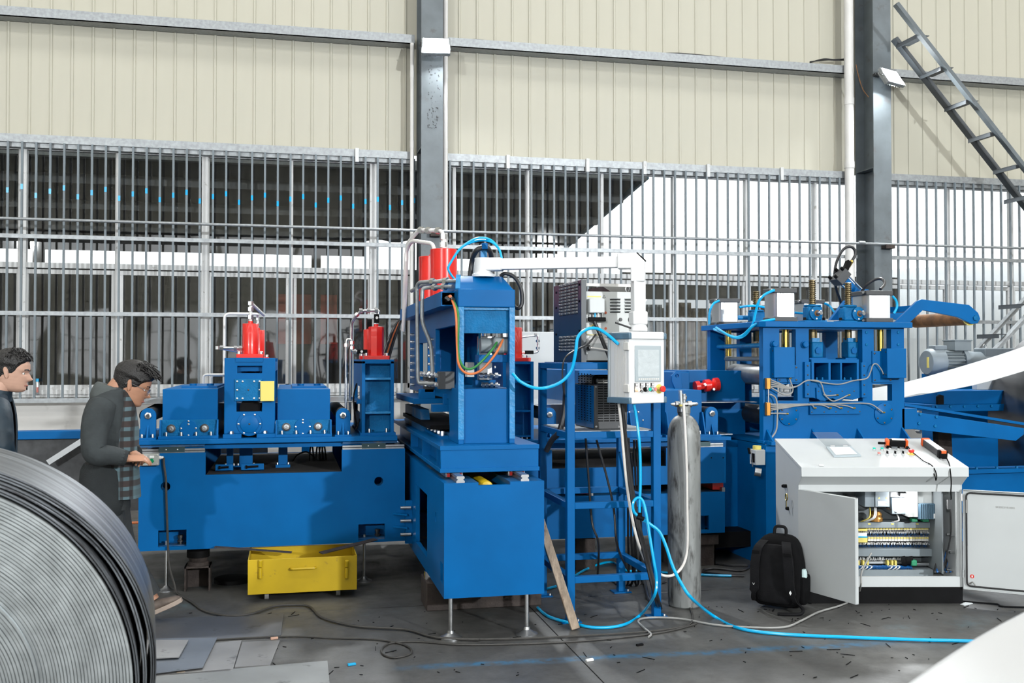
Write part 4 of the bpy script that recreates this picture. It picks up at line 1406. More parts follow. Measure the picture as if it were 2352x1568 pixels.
# bent steel pipes down the side
for pts, nm in (([(1050, 645, 6.55), (975, 647, 6.75), (957, 650, 6.85), (958, 690, 6.85), (960, 868, 6.85), (962, 880, 6.85), (1000, 881, 6.75)], 'hydraulic_pipe'),
                ([(1040, 658, 6.5), (985, 660, 6.7), (970, 662, 6.72), (969, 740, 6.72), (990, 790, 6.72), (993, 845, 6.72), (993, 858, 6.72)], 'hydraulic_pipe')):
    P3 = [PY(*p) for p in pts]
    pi_ = part(nm, MB().tube(fillet(P3, .06), .0135, 10), M['galv'], car)
    d = (P3[1] - P3[0]).normalized()
    for k in (.35, .75):
        c = P3[0].lerp(P3[1], k)
        part('nut', MB().cyl(c - d * .014, c + d * .014, .024, n=6), M['zinc'], pi_)
P3 = [PY(*p) for p in ((998, 612, 7.9), (997, 560, 7.9), (945, 552, 8.2), (933, 575, 8.3), (930, 640, 8.3), (927, 740, 8.4))]
part('hydraulic_pipe', MB().tube(fillet(P3, .06), .016, 10), M['white_pipe'], car)
P3 = [PY(*p) for p in ((1018, 575, 7.87), (1018, 530, 7.87), (962, 528, 8.1), (935, 560, 8.3), (930, 700, 8.35), (926, 760, 8.4))]
ph = part('hydraulic_pipe', MB().tube(fillet(P3, .05), .016, 10), M['white_pipe'], car)
for a, b, k in ((1, 2, .2), (1, 2, .6), (1, 2, .9), (0, 1, .3), (0, 1, .7)):
    c = P3[a].lerp(P3[b], k)
    d = (P3[b] - P3[a]).normalized()
    part('nut', MB().cyl(c - d * .02, c + d * .02, .028, n=6), M['zinc'], ph)
P3 = [PY(*p) for p in ((945, 668, 7.6), (970, 655, 7.4), (1000, 648, 7.2), (1030, 640, 7.1))]
part('hydraulic_pipe', MB().tube(fillet(P3, .05), .014, 10), M['galv'], car)
# welding head seen in the front opening
hx0, hx1, hz0, hz1 = RY(6.7, 1098, 1128, 765, 872)
wh = part('slide_unit', MB().box(hx0, hx1, 6.66, 6.74, hz0, hz1 - .02), M['alu'], car, bv=.003)
bolts(wh, [((hx0 + hx1) / 2 - .02, 6.66, hz0 + .05 + i * .06) for i in range(5)], .006, .003, name='screw')
part('guide_rod', MB().cyl((hx0 + .015, 6.68, hz1 - .03), (hx0 + .015, 6.68, UZ - .1), .010, n=12).cyl((hx0 + .045, 6.68, hz1 - .03), (hx0 + .045, 6.68, UZ - .1), .010, n=12), M['chrome'], wh)
part('slide_foot', MB().box(hx0 - .03, hx1 + .02, 6.64, 6.76, hz0 - .06, hz0 - .0), M['blue'], wh, bv=.002)
part('cable_chain', MB().box(hx0 - .09, hx0 - .04, 6.62, 6.70, hz0 + .02, hz0 + .12), M['warm_white'], car, bv=.003)
part('clamp_block', MB().box(hx0 - .06, hx0 + .03, 6.60, 6.68, hz0 - .16, hz0 - .06), M['alu'], car, bv=.004)
for py, x_0, x_1 in ((862, 1100, 1150), (884, 1105, 1148)):
    a, b = PY(x_0, py, 6.6), PY(x_1, py, 6.6)
    p_ = part('hose_coupling', MB().cyl(a, b, .009, n=10), M['zinc'], car)
    for k in (.1, .3, .55, .8):
        c = a.lerp(b, k)
        part('nut', MB().cyl(c - Vector((.01, 0, 0)), c + Vector((.01, 0, 0)), .019, n=6), M['zinc'], p_)
part('air_tube', MB().tube(spline([PY(1102, 765, 6.62), PY(1100, 800, 6.6), PY(1094, 832, 6.6)]), .008, 8), M['air_hose'], car)
# grey servo motor with cables
sm = PY(1155, 790, 6.42)
smx = part('servo_motor', MB().box(sm.x - .075, sm.x + .035, 6.36, 6.50, sm.z - .06, sm.z + .045), M['duct'], car, bv=.018)
part('motor_body', MB().cyl((sm.x - .15, 6.44, sm.z - .01), (sm.x - .07, 6.44, sm.z - .01), .05, n=20), M['duct'], smx)
part('connector', MB().box(sm.x - .02, sm.x + .02, 6.34, 6.40, sm.z + .04, sm.z + .075), M['steel'], smx, bv=.005)
part('motor_bracket', MB().box(sm.x - .17, sm.x + .05, 6.38, 6.5, sm.z - .12, sm.z - .07), M['blue'], car, bv=.003)
for pts, m_, nm in ((((1036, 684), (1047, 720), (1050, 800), (1055, 840), (1075, 858), (1105, 850), (1140, 810), (1160, 768)), 'orange_wire', 'orange_cable'),
                    (((1038, 684), (1052, 720), (1052, 800), (1058, 832), (1073, 847), (1095, 840), (1128, 806), (1146, 778)), 'green_wire', 'green_cable')):
    part(nm, MB().tube(spline([PY(a, b, YF - .03 if 0 < i < 7 else YF + .1) for i, (a, b) in enumerate(pts)], 6), .008, 8), M[m_], car)
# red main cylinders on top
q = PY(1019, 620, 7.87)
zf = UZ - .02
r1 = red_cylinder(q.x, 7.87, zf, .108, PY(1019, 573, 7.87).z - zf, 'large red main cylinder on top of the C-frame', base=True)
part('nipple', MB().cyl((q.x, 7.87, PY(1019, 573, 7.87).z), (q.x, 7.87, PY(1019, 545, 7.87).z), .022, n=10), M['white_pipe'], r1)
q2 = PY(990, 640, 8.7)
r2 = red_cylinder(q2.x, 8.7, zf, .108, PY(985, 590, 8.7).z - zf, 'second large red cylinder behind the main one on the C-frame')

# ---------------------------------------------------------------- support arm and operator panel
ar = thing('support_arm', 'white square tube swing arm carrying the operator panel', 'support arm', (1.30, 6.5, zz1))
e0, e1 = PY(1110, 606, 6.48), PY(1462, 603, 6.07)
az = (e0.z + e1.z) / 2
e0.z = e1.z = az
dirv = (e1 - e0).normalized()
part('pivot_base', MB().lathe((e0.x, e0.y, zz1 - .004), (0, 0, 1), [(.075, 0), (.075, .02), (.058, .026), (.058, az - zz1 + .048)], 28), M['white_paint'], ar, bv=.003)
part('pivot_block', MB().bar(e0 - dirv * .02, e0 + dirv * .13, .105, .085), M['white_paint'], ar, bv=.008)
part('tube', MB().bar(e0 + dirv * .10, e1, .062, .072), M['white_paint'], ar, bv=.005)
# elbow with chamfered outer corner
ez = az
side2 = Vector((0, 0, 1)).cross(dirv)
el = [(-.12, -.045), (-.035, -.045), (-.035, -.13), (.055, -.13), (.055, .0), (.0, .055), (-.12, .055)]
b = MB()
for s_ in (-.045, .045):
    b.v += [tuple(e1 + dirv * u + Vector((0, 0, v)) + side2 * s_) for u, v in el]
n_ = len(el)
b.f = [tuple(range(n_)), tuple(range(2 * n_ - 1, n_ - 1, -1))] + [(i, (i + 1) % n_, (i + 1) % n_ + n_, i + n_) for i in range(n_)]
part('elbow', b, M['white_paint'], ar, bv=.006)
part('elbow_cover', MB().bar(e1 + dirv * .004 + Vector((0, 0, .056)), e1 + dirv * .058 + Vector((0, 0, .004)), .07, .008), M['black'], ar)
vt = Vector((e1.x + dirv.x * .01, e1.y + dirv.y * .01, 0))
hm_top = PY(1462, 758, vt.y).z
part('drop_tube', MB().box(vt.x - .040, vt.x + .040, vt.y - .036, vt.y + .036, hm_top + .06, az - .12), M['white_paint'], ar, bv=.006)
part('drop_collar', MB().box(vt.x - .050, vt.x + .050, vt.y - .046, vt.y + .046, hm_top + .035, hm_top + .12), M['white_paint'], ar, bv=.008)
part('swivel', MB().lathe((vt.x, vt.y, hm_top - .006), (0, 0, 1), [(.06, 0), (.06, .02), (.048, .042)], 24), M['white_paint'], ar)
part('clamp_lever', MB().cyl((vt.x - .06, vt.y - .03, hm_top + .012), (vt.x - .17, vt.y - .05, hm_top + .045), .006, n=8), M['steel_dark'], ar)

HR = math.radians(22)
hw, hd, hh = .30, .185, .415
hp = thing('operator_panel', 'white operator panel with touch screen hanging from the arm', 'control panel', (vt.x + .0, vt.y + .02, hm_top - .03 - hh), HR, world=False)
zc = hh / 2
part('housing', MB().box(-hw / 2, hw / 2, -hd / 2, hd / 2, .012, hh - .012), M['white_paint'], hp, bv=.006)
part('top_profile', MB().box(-hw / 2 + .01, hw / 2 - .012, -hd / 2 - .012, hd / 2, hh - .03, hh + .018), M['white_paint'], hp, bv=.006)
part('bottom_profile', MB().box(-hw / 2 + .01, hw / 2 - .012, -hd / 2 - .012, hd / 2, -.022, .018), M['white_paint'], hp, bv=.006)
for sx, zq in ((-1, -.022), (-1, hh - .03), (1, -.022), (1, hh - .03)):
    part('corner_cap', MB().box(sx * hw / 2 - .011, sx * hw / 2 + .011, -hd / 2 - .013, hd / 2 + .002, zq, zq + .04), M['cap_slate'], hp, bv=.005)
part('side_cap', MB().box(-hw / 2 - .008, -hw / 2 + .004, -hd / 2, hd / 2 + .02, -.02, .014).box(-hw / 2 - .008, -hw / 2 + .004, -hd / 2, hd / 2 + .02, hh - .02, hh + .012), M['cap_slate'], hp)
part('rear_lid', MB().box(-hw / 2 - .004, hw / 2, hd / 2, hd / 2 + .022, -.018, hh + .01), M['hmi_grey'], hp, bv=.006)
for i in range(9):
    part('side_groove', MB().box(-hw / 2 - .002, -hw / 2, -hd / 2 + .03 + i * .013, -hd / 2 + .033 + i * .013, .02, hh - .03), M['warm_white'], hp)
for zq in (.05, hh - .10):
    part('hinge', MB().box(-hw / 2 - .012, -hw / 2, -hd / 2 - .004, -hd / 2 + .045, zq, zq + .05), M['warm_white'], hp, bv=.003)
sc_ = part('touch_panel', MB().box(-.105, .115, -hd / 2 - .008, -hd / 2, .115, .345), M['hmi_grey'], hp, bv=.003)
part('screen', MB().box(-.085, .095, -hd / 2 - .0095, -hd / 2 - .007, .148, .318), M['screen'], sc_)
for i in range(10):
    part('soft_key', MB().box(-.08 + i * .018, -.068 + i * .018, -hd / 2 - .0095, -hd / 2 - .008, .128, .138), M['warm_white'], sc_)
for i, (m_, nm) in enumerate((('amber_lit', 'lit_lamp'), ('black', 'rotary_switch'), ('teal_btn', 'push_button'), ('pink_btn', 'push_button'))):
    xx = -.090 + i * .046
    hb = part(nm, MB().lathe((xx, -hd / 2, .068), (0, -1, 0), [(.015, 0), (.015, .010), (.012, .011), (.012, .024)], 18), M['chrome'] if m_ != 'amber_lit' else M['amber_lit'], hp)
    if m_ != 'amber_lit':
        part('cap', MB().lathe((xx, -hd / 2 - .022, .068), (0, -1, 0), [(.0115, 0), (.0115, .007)], 16) if m_ != 'black' else
             MB().box(xx - .006, xx + .006, -hd / 2 - .04, -hd / 2 - .022, .054, .082), M[m_], hb)
    part('name_tag', MB().box(xx - .011, xx + .011, -hd / 2 - .002, -hd / 2, .087, .107).box(xx - .018, xx - .012, -hd / 2 - .0015, -hd / 2, .05, .108), M['ink'], hp)
    part('tag_plate', MB().box(xx - .008, xx + .009, -hd / 2 - .003, -hd / 2 - .001, .090, .105), M['label_white'], hp)
es = part('emergency_stop', MB().lathe((.102, -hd / 2, .068), (0, -1, 0), [(.030, 0), (.030, .003), (.012, .004), (.012, .022)], 24), M['label_yellow'], hp)
part('mushroom', MB().lathe((.102, -hd / 2 - .020, .068), (0, -1, 0), [(.014, 0), (.020, .008), (.020, .022), (.015, .026)], 20), M['red_btn'], es)
part('grip', MB().box(hw / 2 + .022, hw / 2 + .042, -.03, .0, .06, hh - .09), M['white_paint'], hp, bv=.006)
for zq in (.03, hh - .10):
    part('grip_mount', MB().box(hw / 2, hw / 2 + .044, -.032, .002, zq, zq + .045), M['warm_white'], hp, bv=.004)
# ================================================================== POWER-SOURCE RACK
f0, f1 = PZ(1300, 1425, 0), PZ(1511, 1418, 0)
RX0, RX1, RY0 = f0.x + .02, f1.x, (f0.y + f1.y) / 2
RY1 = RY0 + .72
PW = .052
zs_top = PY(1320, 833, RY0).z
zs_mid = PY(1420, 990, RY0).z
rk = thing('equipment_rack', 'open blue square-tube rack holding the two power units', 'rack', ((RX0 + RX1) / 2, (RY0 + RY1) / 2, 0))
hgt = {(0, 0): zs_top, (1, 0): zs_top, (0, 1): zs_top, (1, 1): zs_top}
for i, xx in enumerate((RX0, RX1)):
    for j, yy in enumerate((RY0, RY1)):
        po = part('post', MB().box(xx - PW / 2, xx + PW / 2, yy - PW / 2, yy + PW / 2, .008, hgt[(i, j)] if not (i == 1 and j == 0) else zs_top), M['blue'], rk, bv=.003)
        ft = part('foot_plate', MB().box(xx - .065, xx + .065, yy - .05, yy + .05, 0, .008), M['blue'], po)
        bolts(ft, [(xx + .045, yy - .03, .008)], .009, .014, 'z')
for z in (zs_top, zs_mid, PY(1420, 1150, RY0).z, PY(1420, 1318, RY0).z):
    h = .042
    for yy in (RY0, RY1):
        part('rail', MB().box(RX0 + PW / 2, RX1 - PW / 2, yy - PW / 2 + .002, yy + PW / 2 - .002, z - h, z), M['blue'], rk, bv=.003)
    for xx in (RX0, RX1):
        part('rail', MB().box(xx - PW / 2 + .002, xx + PW / 2 - .002, RY0 + PW / 2, RY1 - PW / 2, z - h, z), M['blue'], rk, bv=.003)
part('shelf_plate', MB().box(RX0 + .01, RX1 - .01, RY0 + .02, RY1 - .02, zs_top, zs_top + .004), M['blue'], rk)
part('shelf_plate', MB().box(RX0 + .0, RX1 - .0, RY0 + .02, RY1 - .0, zs_mid, zs_mid + .004), M['galv'], rk)

# ---------------------------------------------------------------- tall power source on the rack
cb0 = PY(1335, 826, RY0 + .05)
CW = .42
CR = math.radians(2)
cbh = PY(1335, 642, RY0 + .05).z - zs_top - .004
pu = thing('power_source', 'tall dark-sided power source with grey vented back panel on the rack', 'power unit', (cb0.x, RY0 + .05, zs_top + .004), CR, world=False)
cd_ = .62
part('side_panel', MB().box(0, .028, 0, cd_, 0, cbh), M['navy_panel'], pu, bv=.002)
part('front_edge', MB().box(0, .034, -.006, 0, 0, cbh), mat('edge_grey', (.10, .11, .12), .5), pu)
part('side_panel', MB().box(CW - .028, CW, 0, cd_, 0, cbh - .01), M['graphite'], pu, bv=.002)
part('edge_post', MB().box(CW - .034, CW, -.006, .02, 0, cbh - .006), M['edge_grey'], pu)
part('base_tray', MB().box(0, CW, -.004, cd_, 0, .012), M['black'], pu)
bz = cbh - .075
bp_ = part('back_panel', MB().box(.03, CW - .036, .02, .03, .012, bz), M['cabinet_in'], pu)
part('top_bar', MB().box(.03, CW - .03, .03, .05, cbh - .04, cbh - .02), M['warm_white'], pu)
part('top_cover', MB().plate('x', .22, CW - .03, [(.03, bz), (.5, bz), (.5, bz + .05), (.2, bz + .05)]), M['steel_dark'], pu)
part('eye_bolt', MB().tube(circ3 := [(CW - .075 + .014 * math.cos(a * PI / 6), .05, bz + .022 + .02 * math.sin(a * PI / 6)) for a in range(13)], .004, 6), M['zinc'], pu)
# louvres in the dark side
for r0, nr in ((cbh * .60, 10), (.075, 5)):
    for i in range(nr):
        for j in range(5):
            part('louvre', MB().add([(-.001, .07 + j * .085, r0 + i * .022), (-.001, .14 + j * .085, r0 + i * .022), (-.010, .13 + j * .085, r0 + .012 + i * .022), (-.010, .08 + j * .085, r0 + .012 + i * .022), (-.001, .14 + j * .085, r0 + .015 + i * .022), (-.001, .07 + j * .085, r0 + .015 + i * .022)],
                                    [(0, 1, 2, 3), (3, 2, 4, 5), (0, 3, 5), (1, 4, 2)]), M['steel'] if 0 else M['cable_grey'], pu)
            part('vent_slot', MB().box(-.0015, .001, .07 + j * .085, .14 + j * .085, r0 - .004 + i * .022, r0 + .002 + i * .022), M['black'], pu)
for yy, zz in ((.03, cbh - .03), (.03, cbh - .14), (.55, cbh - .05), (.55, cbh - .16), (.03, cbh * .38), (.55, cbh * .36)):
    part('screw', MB().lathe((0, yy, zz), (-1, 0, 0), [(.008, 0), (.008, .006)], 10), M['black'], pu)
# back panel fittings
for lx in (.205, .31):
    for i in range(5):
        zz = bz - .038 - i * .021
        part('louvre', MB().add([(lx, .02, zz - .003), (lx + .08, .02, zz - .003), (lx + .07, .004, zz - .007), (lx + .01, .004, zz - .007), (lx + .08, .02, zz - .013), (lx, .02, zz - .013)],
                                [(0, 1, 2, 3), (3, 2, 4, 5), (0, 3, 5), (1, 4, 2)]), M['cabinet'], bp_)
        part('vent_slot', MB().box(lx + .004, lx + .076, .018, .0205, zz - .018, zz - .0115), M['black'], bp_)
part('junction_box', MB().box(.048, .155, -.03, .02, bz - .145, bz - .05), M['cabinet'], bp_, bv=.006)
cl_ = part('cable_clamp', MB().box(.044, .165, -.026, .0, bz - .20, bz - .172), M['black'], bp_, bv=.005)
for i, m_ in enumerate(('ink', 'air_hose', 'warm_white', 'ink')):
    part('lead', MB().cyl((.07 + i * .022, -.012, bz - .145), (.07 + i * .022, -.012, bz - .175), .006, n=8), M[m_], cl_)
for lx, zz, r in ((.283, bz - .185, .012), (.362, bz - .185, .025), (.362, bz - .40, .025)):
    part('plug', MB().lathe((lx, .02, zz), (0, -1, 0), [(r, 0), (r, .004), (r * .9, .006)], 24), M['graphite'], bp_)
for zz in (bz - .14, bz - .245):
    part('round_mark', MB().lathe((.178, .02, zz), (0, -1, 0), [(.009, 0), (.009, .001)], 16), M['ink_red'], bp_)
part('rating_label', MB().box(.16, .285, .0185, .02, bz - .385, bz - .29), M['label_white'], bp_)
for i in range(4):
    part('print_line', MB().box(.17, .17 + .03 + .018 * ((i * 7) % 4), .018, .0186, bz - .305 - i * .02, bz - .303 - i * .02), M['cable_grey'], bp_)
part('warning_label', MB().box(.05, .15, .0185, .02, bz - .345, bz - .285), M['label_white'], bp_)
part('warning_band', MB().box(.05, .15, .018, .0186, bz - .291, bz - .285), M['label_yellow'], bp_)
part('small_label', MB().box(.318, .385, .0185, .02, bz - .35, bz - .29), M['label_white'], bp_)
part('print_line', MB().box(.322, .381, .018, .0186, bz - .331, bz - .327), M['ink'], bp_)
part('yellow_print', MB().box(.05, .145, .0188, .02, bz - .038, bz - .030), M['label_yellow'], bp_)
tri = MB().add([(.155, .0188, bz - .042), (.179, .0188, bz - .042), (.167, .0188, bz - .022)], [(0, 1, 2)])
part('warning_triangle', tri, M['ink'], bp_)
part('warning_triangle_face', MB().add([(.159, .0186, bz - .040), (.175, .0186, bz - .040), (.167, .0186, bz - .027)], [(0, 1, 2)]), M['cabinet_in'], bp_)
part('gas_inlet', MB().lathe((.055, .02, .095), (0, -1, 0), [(.02, 0), (.02, .008), (.011, .01), (.011, .05)], 12), M['steel_dark'], bp_)
part('gas_tube', MB().tube(spline([(.055, -.03, .095), (.15, -.04, .08), (.26, -.04, .055), (.3, -.02, .04)]), .006, 8), M['white_hose'], bp_)
part('main_cable', MB().tube(spline([(.085, -.013, bz - .20), (.12, -.02, bz - .28), (.165, -.03, bz - .39), (.21, -.05, bz - .48), (.27, -.05, .12), (.33, -.02, .04)]), .013, 10), M['black_hose'], bp_)
part('yellow_lead', MB().tube(spline([(.09, .01, bz - .22), (.05, .012, bz - .25), (.035, .018, bz - .30)]), .004, 6), M['label_yellow'], bp_)
c2 = [PY(*p) for p in ((1368, 768, RY0 + .03), (1350, 790, RY0 - .02), (1320, 805, RY0 - .04), (1298, 822, RY0 - .05), (1292, 850, RY0 - .04), (1294, 890, RY0 - .02), (1300, 940, RY0 + .1), (1298, 980, RY0 + .2))]
solo('thin_black_lead', MB().tube(spline(c2), .006, 7), M['black_hose'], 'thin black lead drooping from the tall power source back', 'cable')

# ---------------------------------------------------------------- lower power source (black, louvred)
lx0, lx1, lz0, lz1 = RY(RY0 + .12, 1365, 1441, 881, 987)
lp0 = PY(1328, 930, RY0 + .42)
lw = lx1 - lx0
LR = math.radians(0)
lo = thing('louvred_power_unit', 'black louvred power unit with blue side standing on the middle shelf', 'power unit', (lx0, RY0 + .12, zs_mid + .004), LR, world=False)
lh = lz1 - zs_mid - .01
ld = .46
part('case', MB().box(0, lw, 0, ld, 0, lh), M['graphite'], lo, bv=.006)
part('side_cover', MB().box(-.003, 0, .012, ld - .02, .008, lh - .008), M['blue'], lo)
part('carry_handle', MB().tube(fillet([(.06, .2, lh), (.06, .2, lh + .05), (lw + .0, .2, lh + .05), (lw, .2, lh)], .03), .014, 10), M['black'], lo)
part('cream_cap', MB().box(.0, lw, .25, .4, lh, lh + .06), M['warm_white'], lo, bv=.02)
for i in range(19):
    for j in range(4):
        part('louvre', MB().box(.026 + j * .042, .060 + j * .042, -.004, 0, .055 + i * .0165, .061 + i * .0165), M['black'], lo)
for i in range(20):
    for j in range(5):
        part('perforation', MB().box(-.0045, -.002, .06 + j * .07, .085 + j * .07, .05 + i * .0165, .057 + i * .0165), M['black'], lo)
bolts(lo, [(.014, 0, lh - .014), (.014, 0, .02), (lw - .014, 0, lh - .014)], .0065, .003, name='screw')
print_text('unit_number', '360', .016, 'label_white', lo, (lw * .72, -.003, .012))

# ---------------------------------------------------------------- gas cylinder with valve and flow gauge
g = PZ(1572, 1390, 0)
gd = 75 / 2287 * (g - _C).dot(_F)
gr = gd / 2
gt = PY(1572, 946, g.y).z
gc = thing('gas_cylinder', 'tall scuffed grey gas cylinder standing beside the blue rack', 'gas cylinder', (g.x, g.y, 0))
prof = [(gr * .90, 0), (gr * .98, .01), (gr * .99, .06), (gr, .08)]
sh = gt - .17
prof += [(gr, sh)] + [(gr * math.cos(a * PI / 2 / 7) * .78 + gr * .22, sh + .15 * math.sin(a * PI / 2 / 7)) for a in range(1, 7)] + [(gr * .36, sh + .158), (gr * .34, gt - .005)]
part('tank', MB().lathe((g.x, g.y, 0), (0, 0, 1), prof, 40), M['tank_grey'], gc)
part('neck_ring', MB().lathe((g.x, g.y, gt - .008), (0, 0, 1), [(.046, 0), (.046, .045), (.040, .05)], 24), M['tank_grey'], gc)
vz = gt + .055
va = part('valve_body', MB().lathe((g.x, g.y, gt + .036), (0, 0, 1), [(.016, 0), (.016, .05), (.022, .052), (.022, .075), (.016, .078), (.016, .09)], 12), M['steel'], gc)
part('valve_outlet', MB().lathe((g.x - .1, g.y - .01, vz), (1, 0, 0), [(.006, 0), (.012, .02), (.012, .03), (.021, .032), (.021, .062), (.014, .066), (.014, .12), (.023, .122), (.023, .15), (.014, .155), (.012, .19), (.006, .2)], 12), M['zinc'], va)
fm = part('flow_gauge', MB().cyl((g.x - .035, g.y - .05, vz - .03), (g.x - .045, g.y - .05, vz + .10), .019, n=16), M['clear_plastic'], gc)
part('gauge_tube', MB().cyl((g.x - .036, g.y - .05, vz - .03), (g.x - .044, g.y - .05, vz + .095), .008, n=10), M['label_white'], fm)
part('gauge_base', MB().cyl((g.x - .034, g.y - .05, vz - .05), (g.x - .035, g.y - .05, vz - .028), .023, n=12), M['zinc'], fm)
part('gauge_band', MB().cyl((g.x - .0362, g.y - .05, vz - .012), (g.x - .0365, g.y - .05, vz - .0), .0196, n=16), M['label_yellow'], fm)
hz = [(1570, 928, g.y - .06), (1571, 945, g.y - .10), (1574, 1000, g.y - gr - .03), (1577, 1080, g.y - gr - .03), (1578, 1160, g.y - gr - .03), (1579, 1240, g.y - gr - .03), (1575, 1280, g.y - gr - .04), (1562, 1308, g.y - .2), (1540, 1322, g.y - .2), (1515, 1318, g.y - .2), (1490, 1300, g.y - .15),
      (1467, 1250, 6.1), (1448, 1170, 6.1), (1436, 1080, 6.1), (1428, 990, 6.1), (1421, 925, 6.08)]
solo('white_gas_hose', MB().tube(spline([PY(*p) for p in hz], 5), .0095, 8), M['white_hose'], 'thin cream gas hose looping from the gas cylinder to the panel', 'hose')

# ---------------------------------------------------------------- blue air hoses
h1 = [(1178, 858, 6.25), (1195, 876, 6.2), (1225, 890, 6.15), (1256, 890, 6.15), (1290, 876, 6.13), (1312, 850, 6.12), (1322, 810, 6.1), (1327, 775, 6.1), (1345, 757, 6.1), (1370, 754, 6.1), (1395, 768, 6.06), (1420, 790, 6.0)]
solo('air_hose', MB().tube(spline([PY(*p) for p in h1], 6), .0105, 8), M['air_hose'], 'bright blue air hose swooping from the C-frame up to the operator panel', 'hose')
h2 = [(1455, 924, 6.0), (1462, 960, 6.0), (1469, 1020, 5.98), (1471, 1100, 5.98), (1469, 1160, 5.98), (1470, 1185, 5.98)]
solo('air_hose', MB().tube(spline([PY(*p) for p in h2], 6), .0095, 8), M['air_hose'], 'blue air hose hanging straight down from the operator panel', 'hose')
h3 = [PY(1470, 1188, 5.98), PY(1456, 1175, 5.98), PY(1454, 1155, 5.98), PY(1464, 1143, 5.98), PY(1476, 1150, 5.97), PY(1484, 1180, 5.95), PY(1492, 1230, 5.93), PY(1502, 1290, 5.91), PY(1508, 1330, 5.92), PY(1502, 1370, 5.93)]
h3 += [PZ(*p, .012) for p in ((1470, 1412), (1430, 1435), (1370, 1441), (1310, 1430), (1260, 1415), (1235, 1395))]
solo('air_hose', MB().tube(spline(h3, 6), .0095, 8), M['air_hose'], 'blue air hose looping down past the rack and curling over the floor', 'hose')
h4 = [PY(1470, 1189, 5.97), PY(1495, 1205, 5.96), PY(1515, 1222, 5.95), PY(1530, 1255, 5.93), PY(1545, 1300, 5.9), PY(1565, 1340, 5.86), PY(1590, 1375, 5.84)]
h4 += [PZ(*p, .012) for p in ((1640, 1415), (1700, 1443), (1800, 1456), (1950, 1463), (2080, 1468), (2200, 1471), (2300, 1474))]
solo('air_hose', MB().tube(spline(h4, 6), .0105, 8), M['air_hose'], 'blue air hose falling past the gas cylinder and running off along the floor', 'hose')
q = PY(1470, 1188, 5.97)
solo('hose_tee', MB().cyl(q + Vector((-.02, 0, .004)), q + Vector((.022, -.006, -.01)), .014, n=10).cyl(q, q + Vector((0, 0, .03)), .013, n=10), M['black'], 'small black tee joint joining the blue air hoses', 'hose fitting')
h5 = [PZ(*p, .012) for p in ((1225, 1358), (1285, 1343), (1340, 1310), (1380, 1294), (1410, 1292), (1440, 1310), (1480, 1310), (1530, 1315), (1620, 1320), (1680, 1322))]
solo('air_hose', MB().tube(spline(h5, 5), .010, 7), M['air_hose'], 'blue air hose lying behind the rack on the floor', 'hose')
for k, (dx, r) in enumerate(((0, .013), (5, .011))):
    hb = [PY(1424 + dx, 925, 6.12), PY(1432 + dx, 1000, 6.12), PY(1446 + dx, 1110, 6.12), PY(1462 + dx, 1200, 6.12), PY(1485 + dx, 1290, 6.12), PY(1505 + dx, 1370, 6.12), PZ(1512 + dx, 1398, .015), PZ(1490, 1375, .015), PZ(1480, 1330, .015), PZ(1470, 1290, .015)]
    solo('black_cable', MB().tube(spline(hb, 5), r, 8), M['black_hose'], ('thick' if k == 0 else 'thinner') + ' black cable dropping from the operator panel to the floor', 'cable')
for k in range(6):
    a = random.Random(k)
    xx = 1438 + k * 6
    hb = [PY(xx, 1000 + 40 * a.random(), RY1 - .1), PY(xx + 4, 1120, RY1 - .05), PY(xx - 6 + 14 * a.random(), 1230, RY1), PZ(xx + 10 * a.random(), 1340, .02), PZ(xx - 60 + 130 * a.random(), 1350 - 20 * a.random(), .015)]
    solo('rear_cable', MB().tube(spline(hb, 5), .008, 6), M['black_hose'], '%s black cable of the bundle behind the rack, counted towards the gas cylinder' % ORD[k], 'cable', group='black cables hanging behind the rack')
for k, pts in enumerate((((1345, 1005), (1352, 1100), (1360, 1200), (1375, 1250), (1372, 1330)), ((1370, 1010), (1395, 1100), (1410, 1170), (1420, 1260), (1460, 1340)))):
    solo('rack_cable', MB().tube(spline([PY(a, b, RY0 + .4) for a, b in pts[:-1]] + [PZ(*pts[-1], .015)], 5), .008, 6), M['black_hose'],
         ('thin black cable hanging straight inside the rack' if k == 0 else 'slanting black cable inside the rack'), 'cable')
hb = [PY(*p) for p in ((1300, 870, 6.5), (1297, 940, 6.5), (1285, 990, 6.5), (1268, 1010, 6.55), (1255, 1035, 6.6))]
solo('wrapped_cable', MB().tube(spline(hb, 6), .020, 10), M['black_hose'], 'thick plastic-wrapped black cable passing behind the rack post', 'cable')
hb = [PY(*p) for p in ((1304, 1010, 6.9), (1304, 1080, 6.9), (1302, 1150, 6.9), (1304, 1190, 6.9), (1308, 1192, 6.9))]
solo('white_drain_hose', MB().tube(spline(hb, 6), .009, 8), M['white_hose'], 'short white hose with brass end hanging behind the rack', 'hose')

# ---------------------------------------------------------------- wooden plank leaning on the cross bed
a, b = PZ(1322, 1446, 0), PY(1254, 1172, 6.05)
a = Vector((a.x, a.y, .004))
b = Vector((bx1 + .03, 6.35, PY(1254, 1168, 6.2).z))
solo('wooden_plank', MB().bar(a, b, .055, .032, up=(0, 1, 0)), M['wood'], 'weathered wooden plank leaning against the blue cross bed', 'plank', bv=.004)

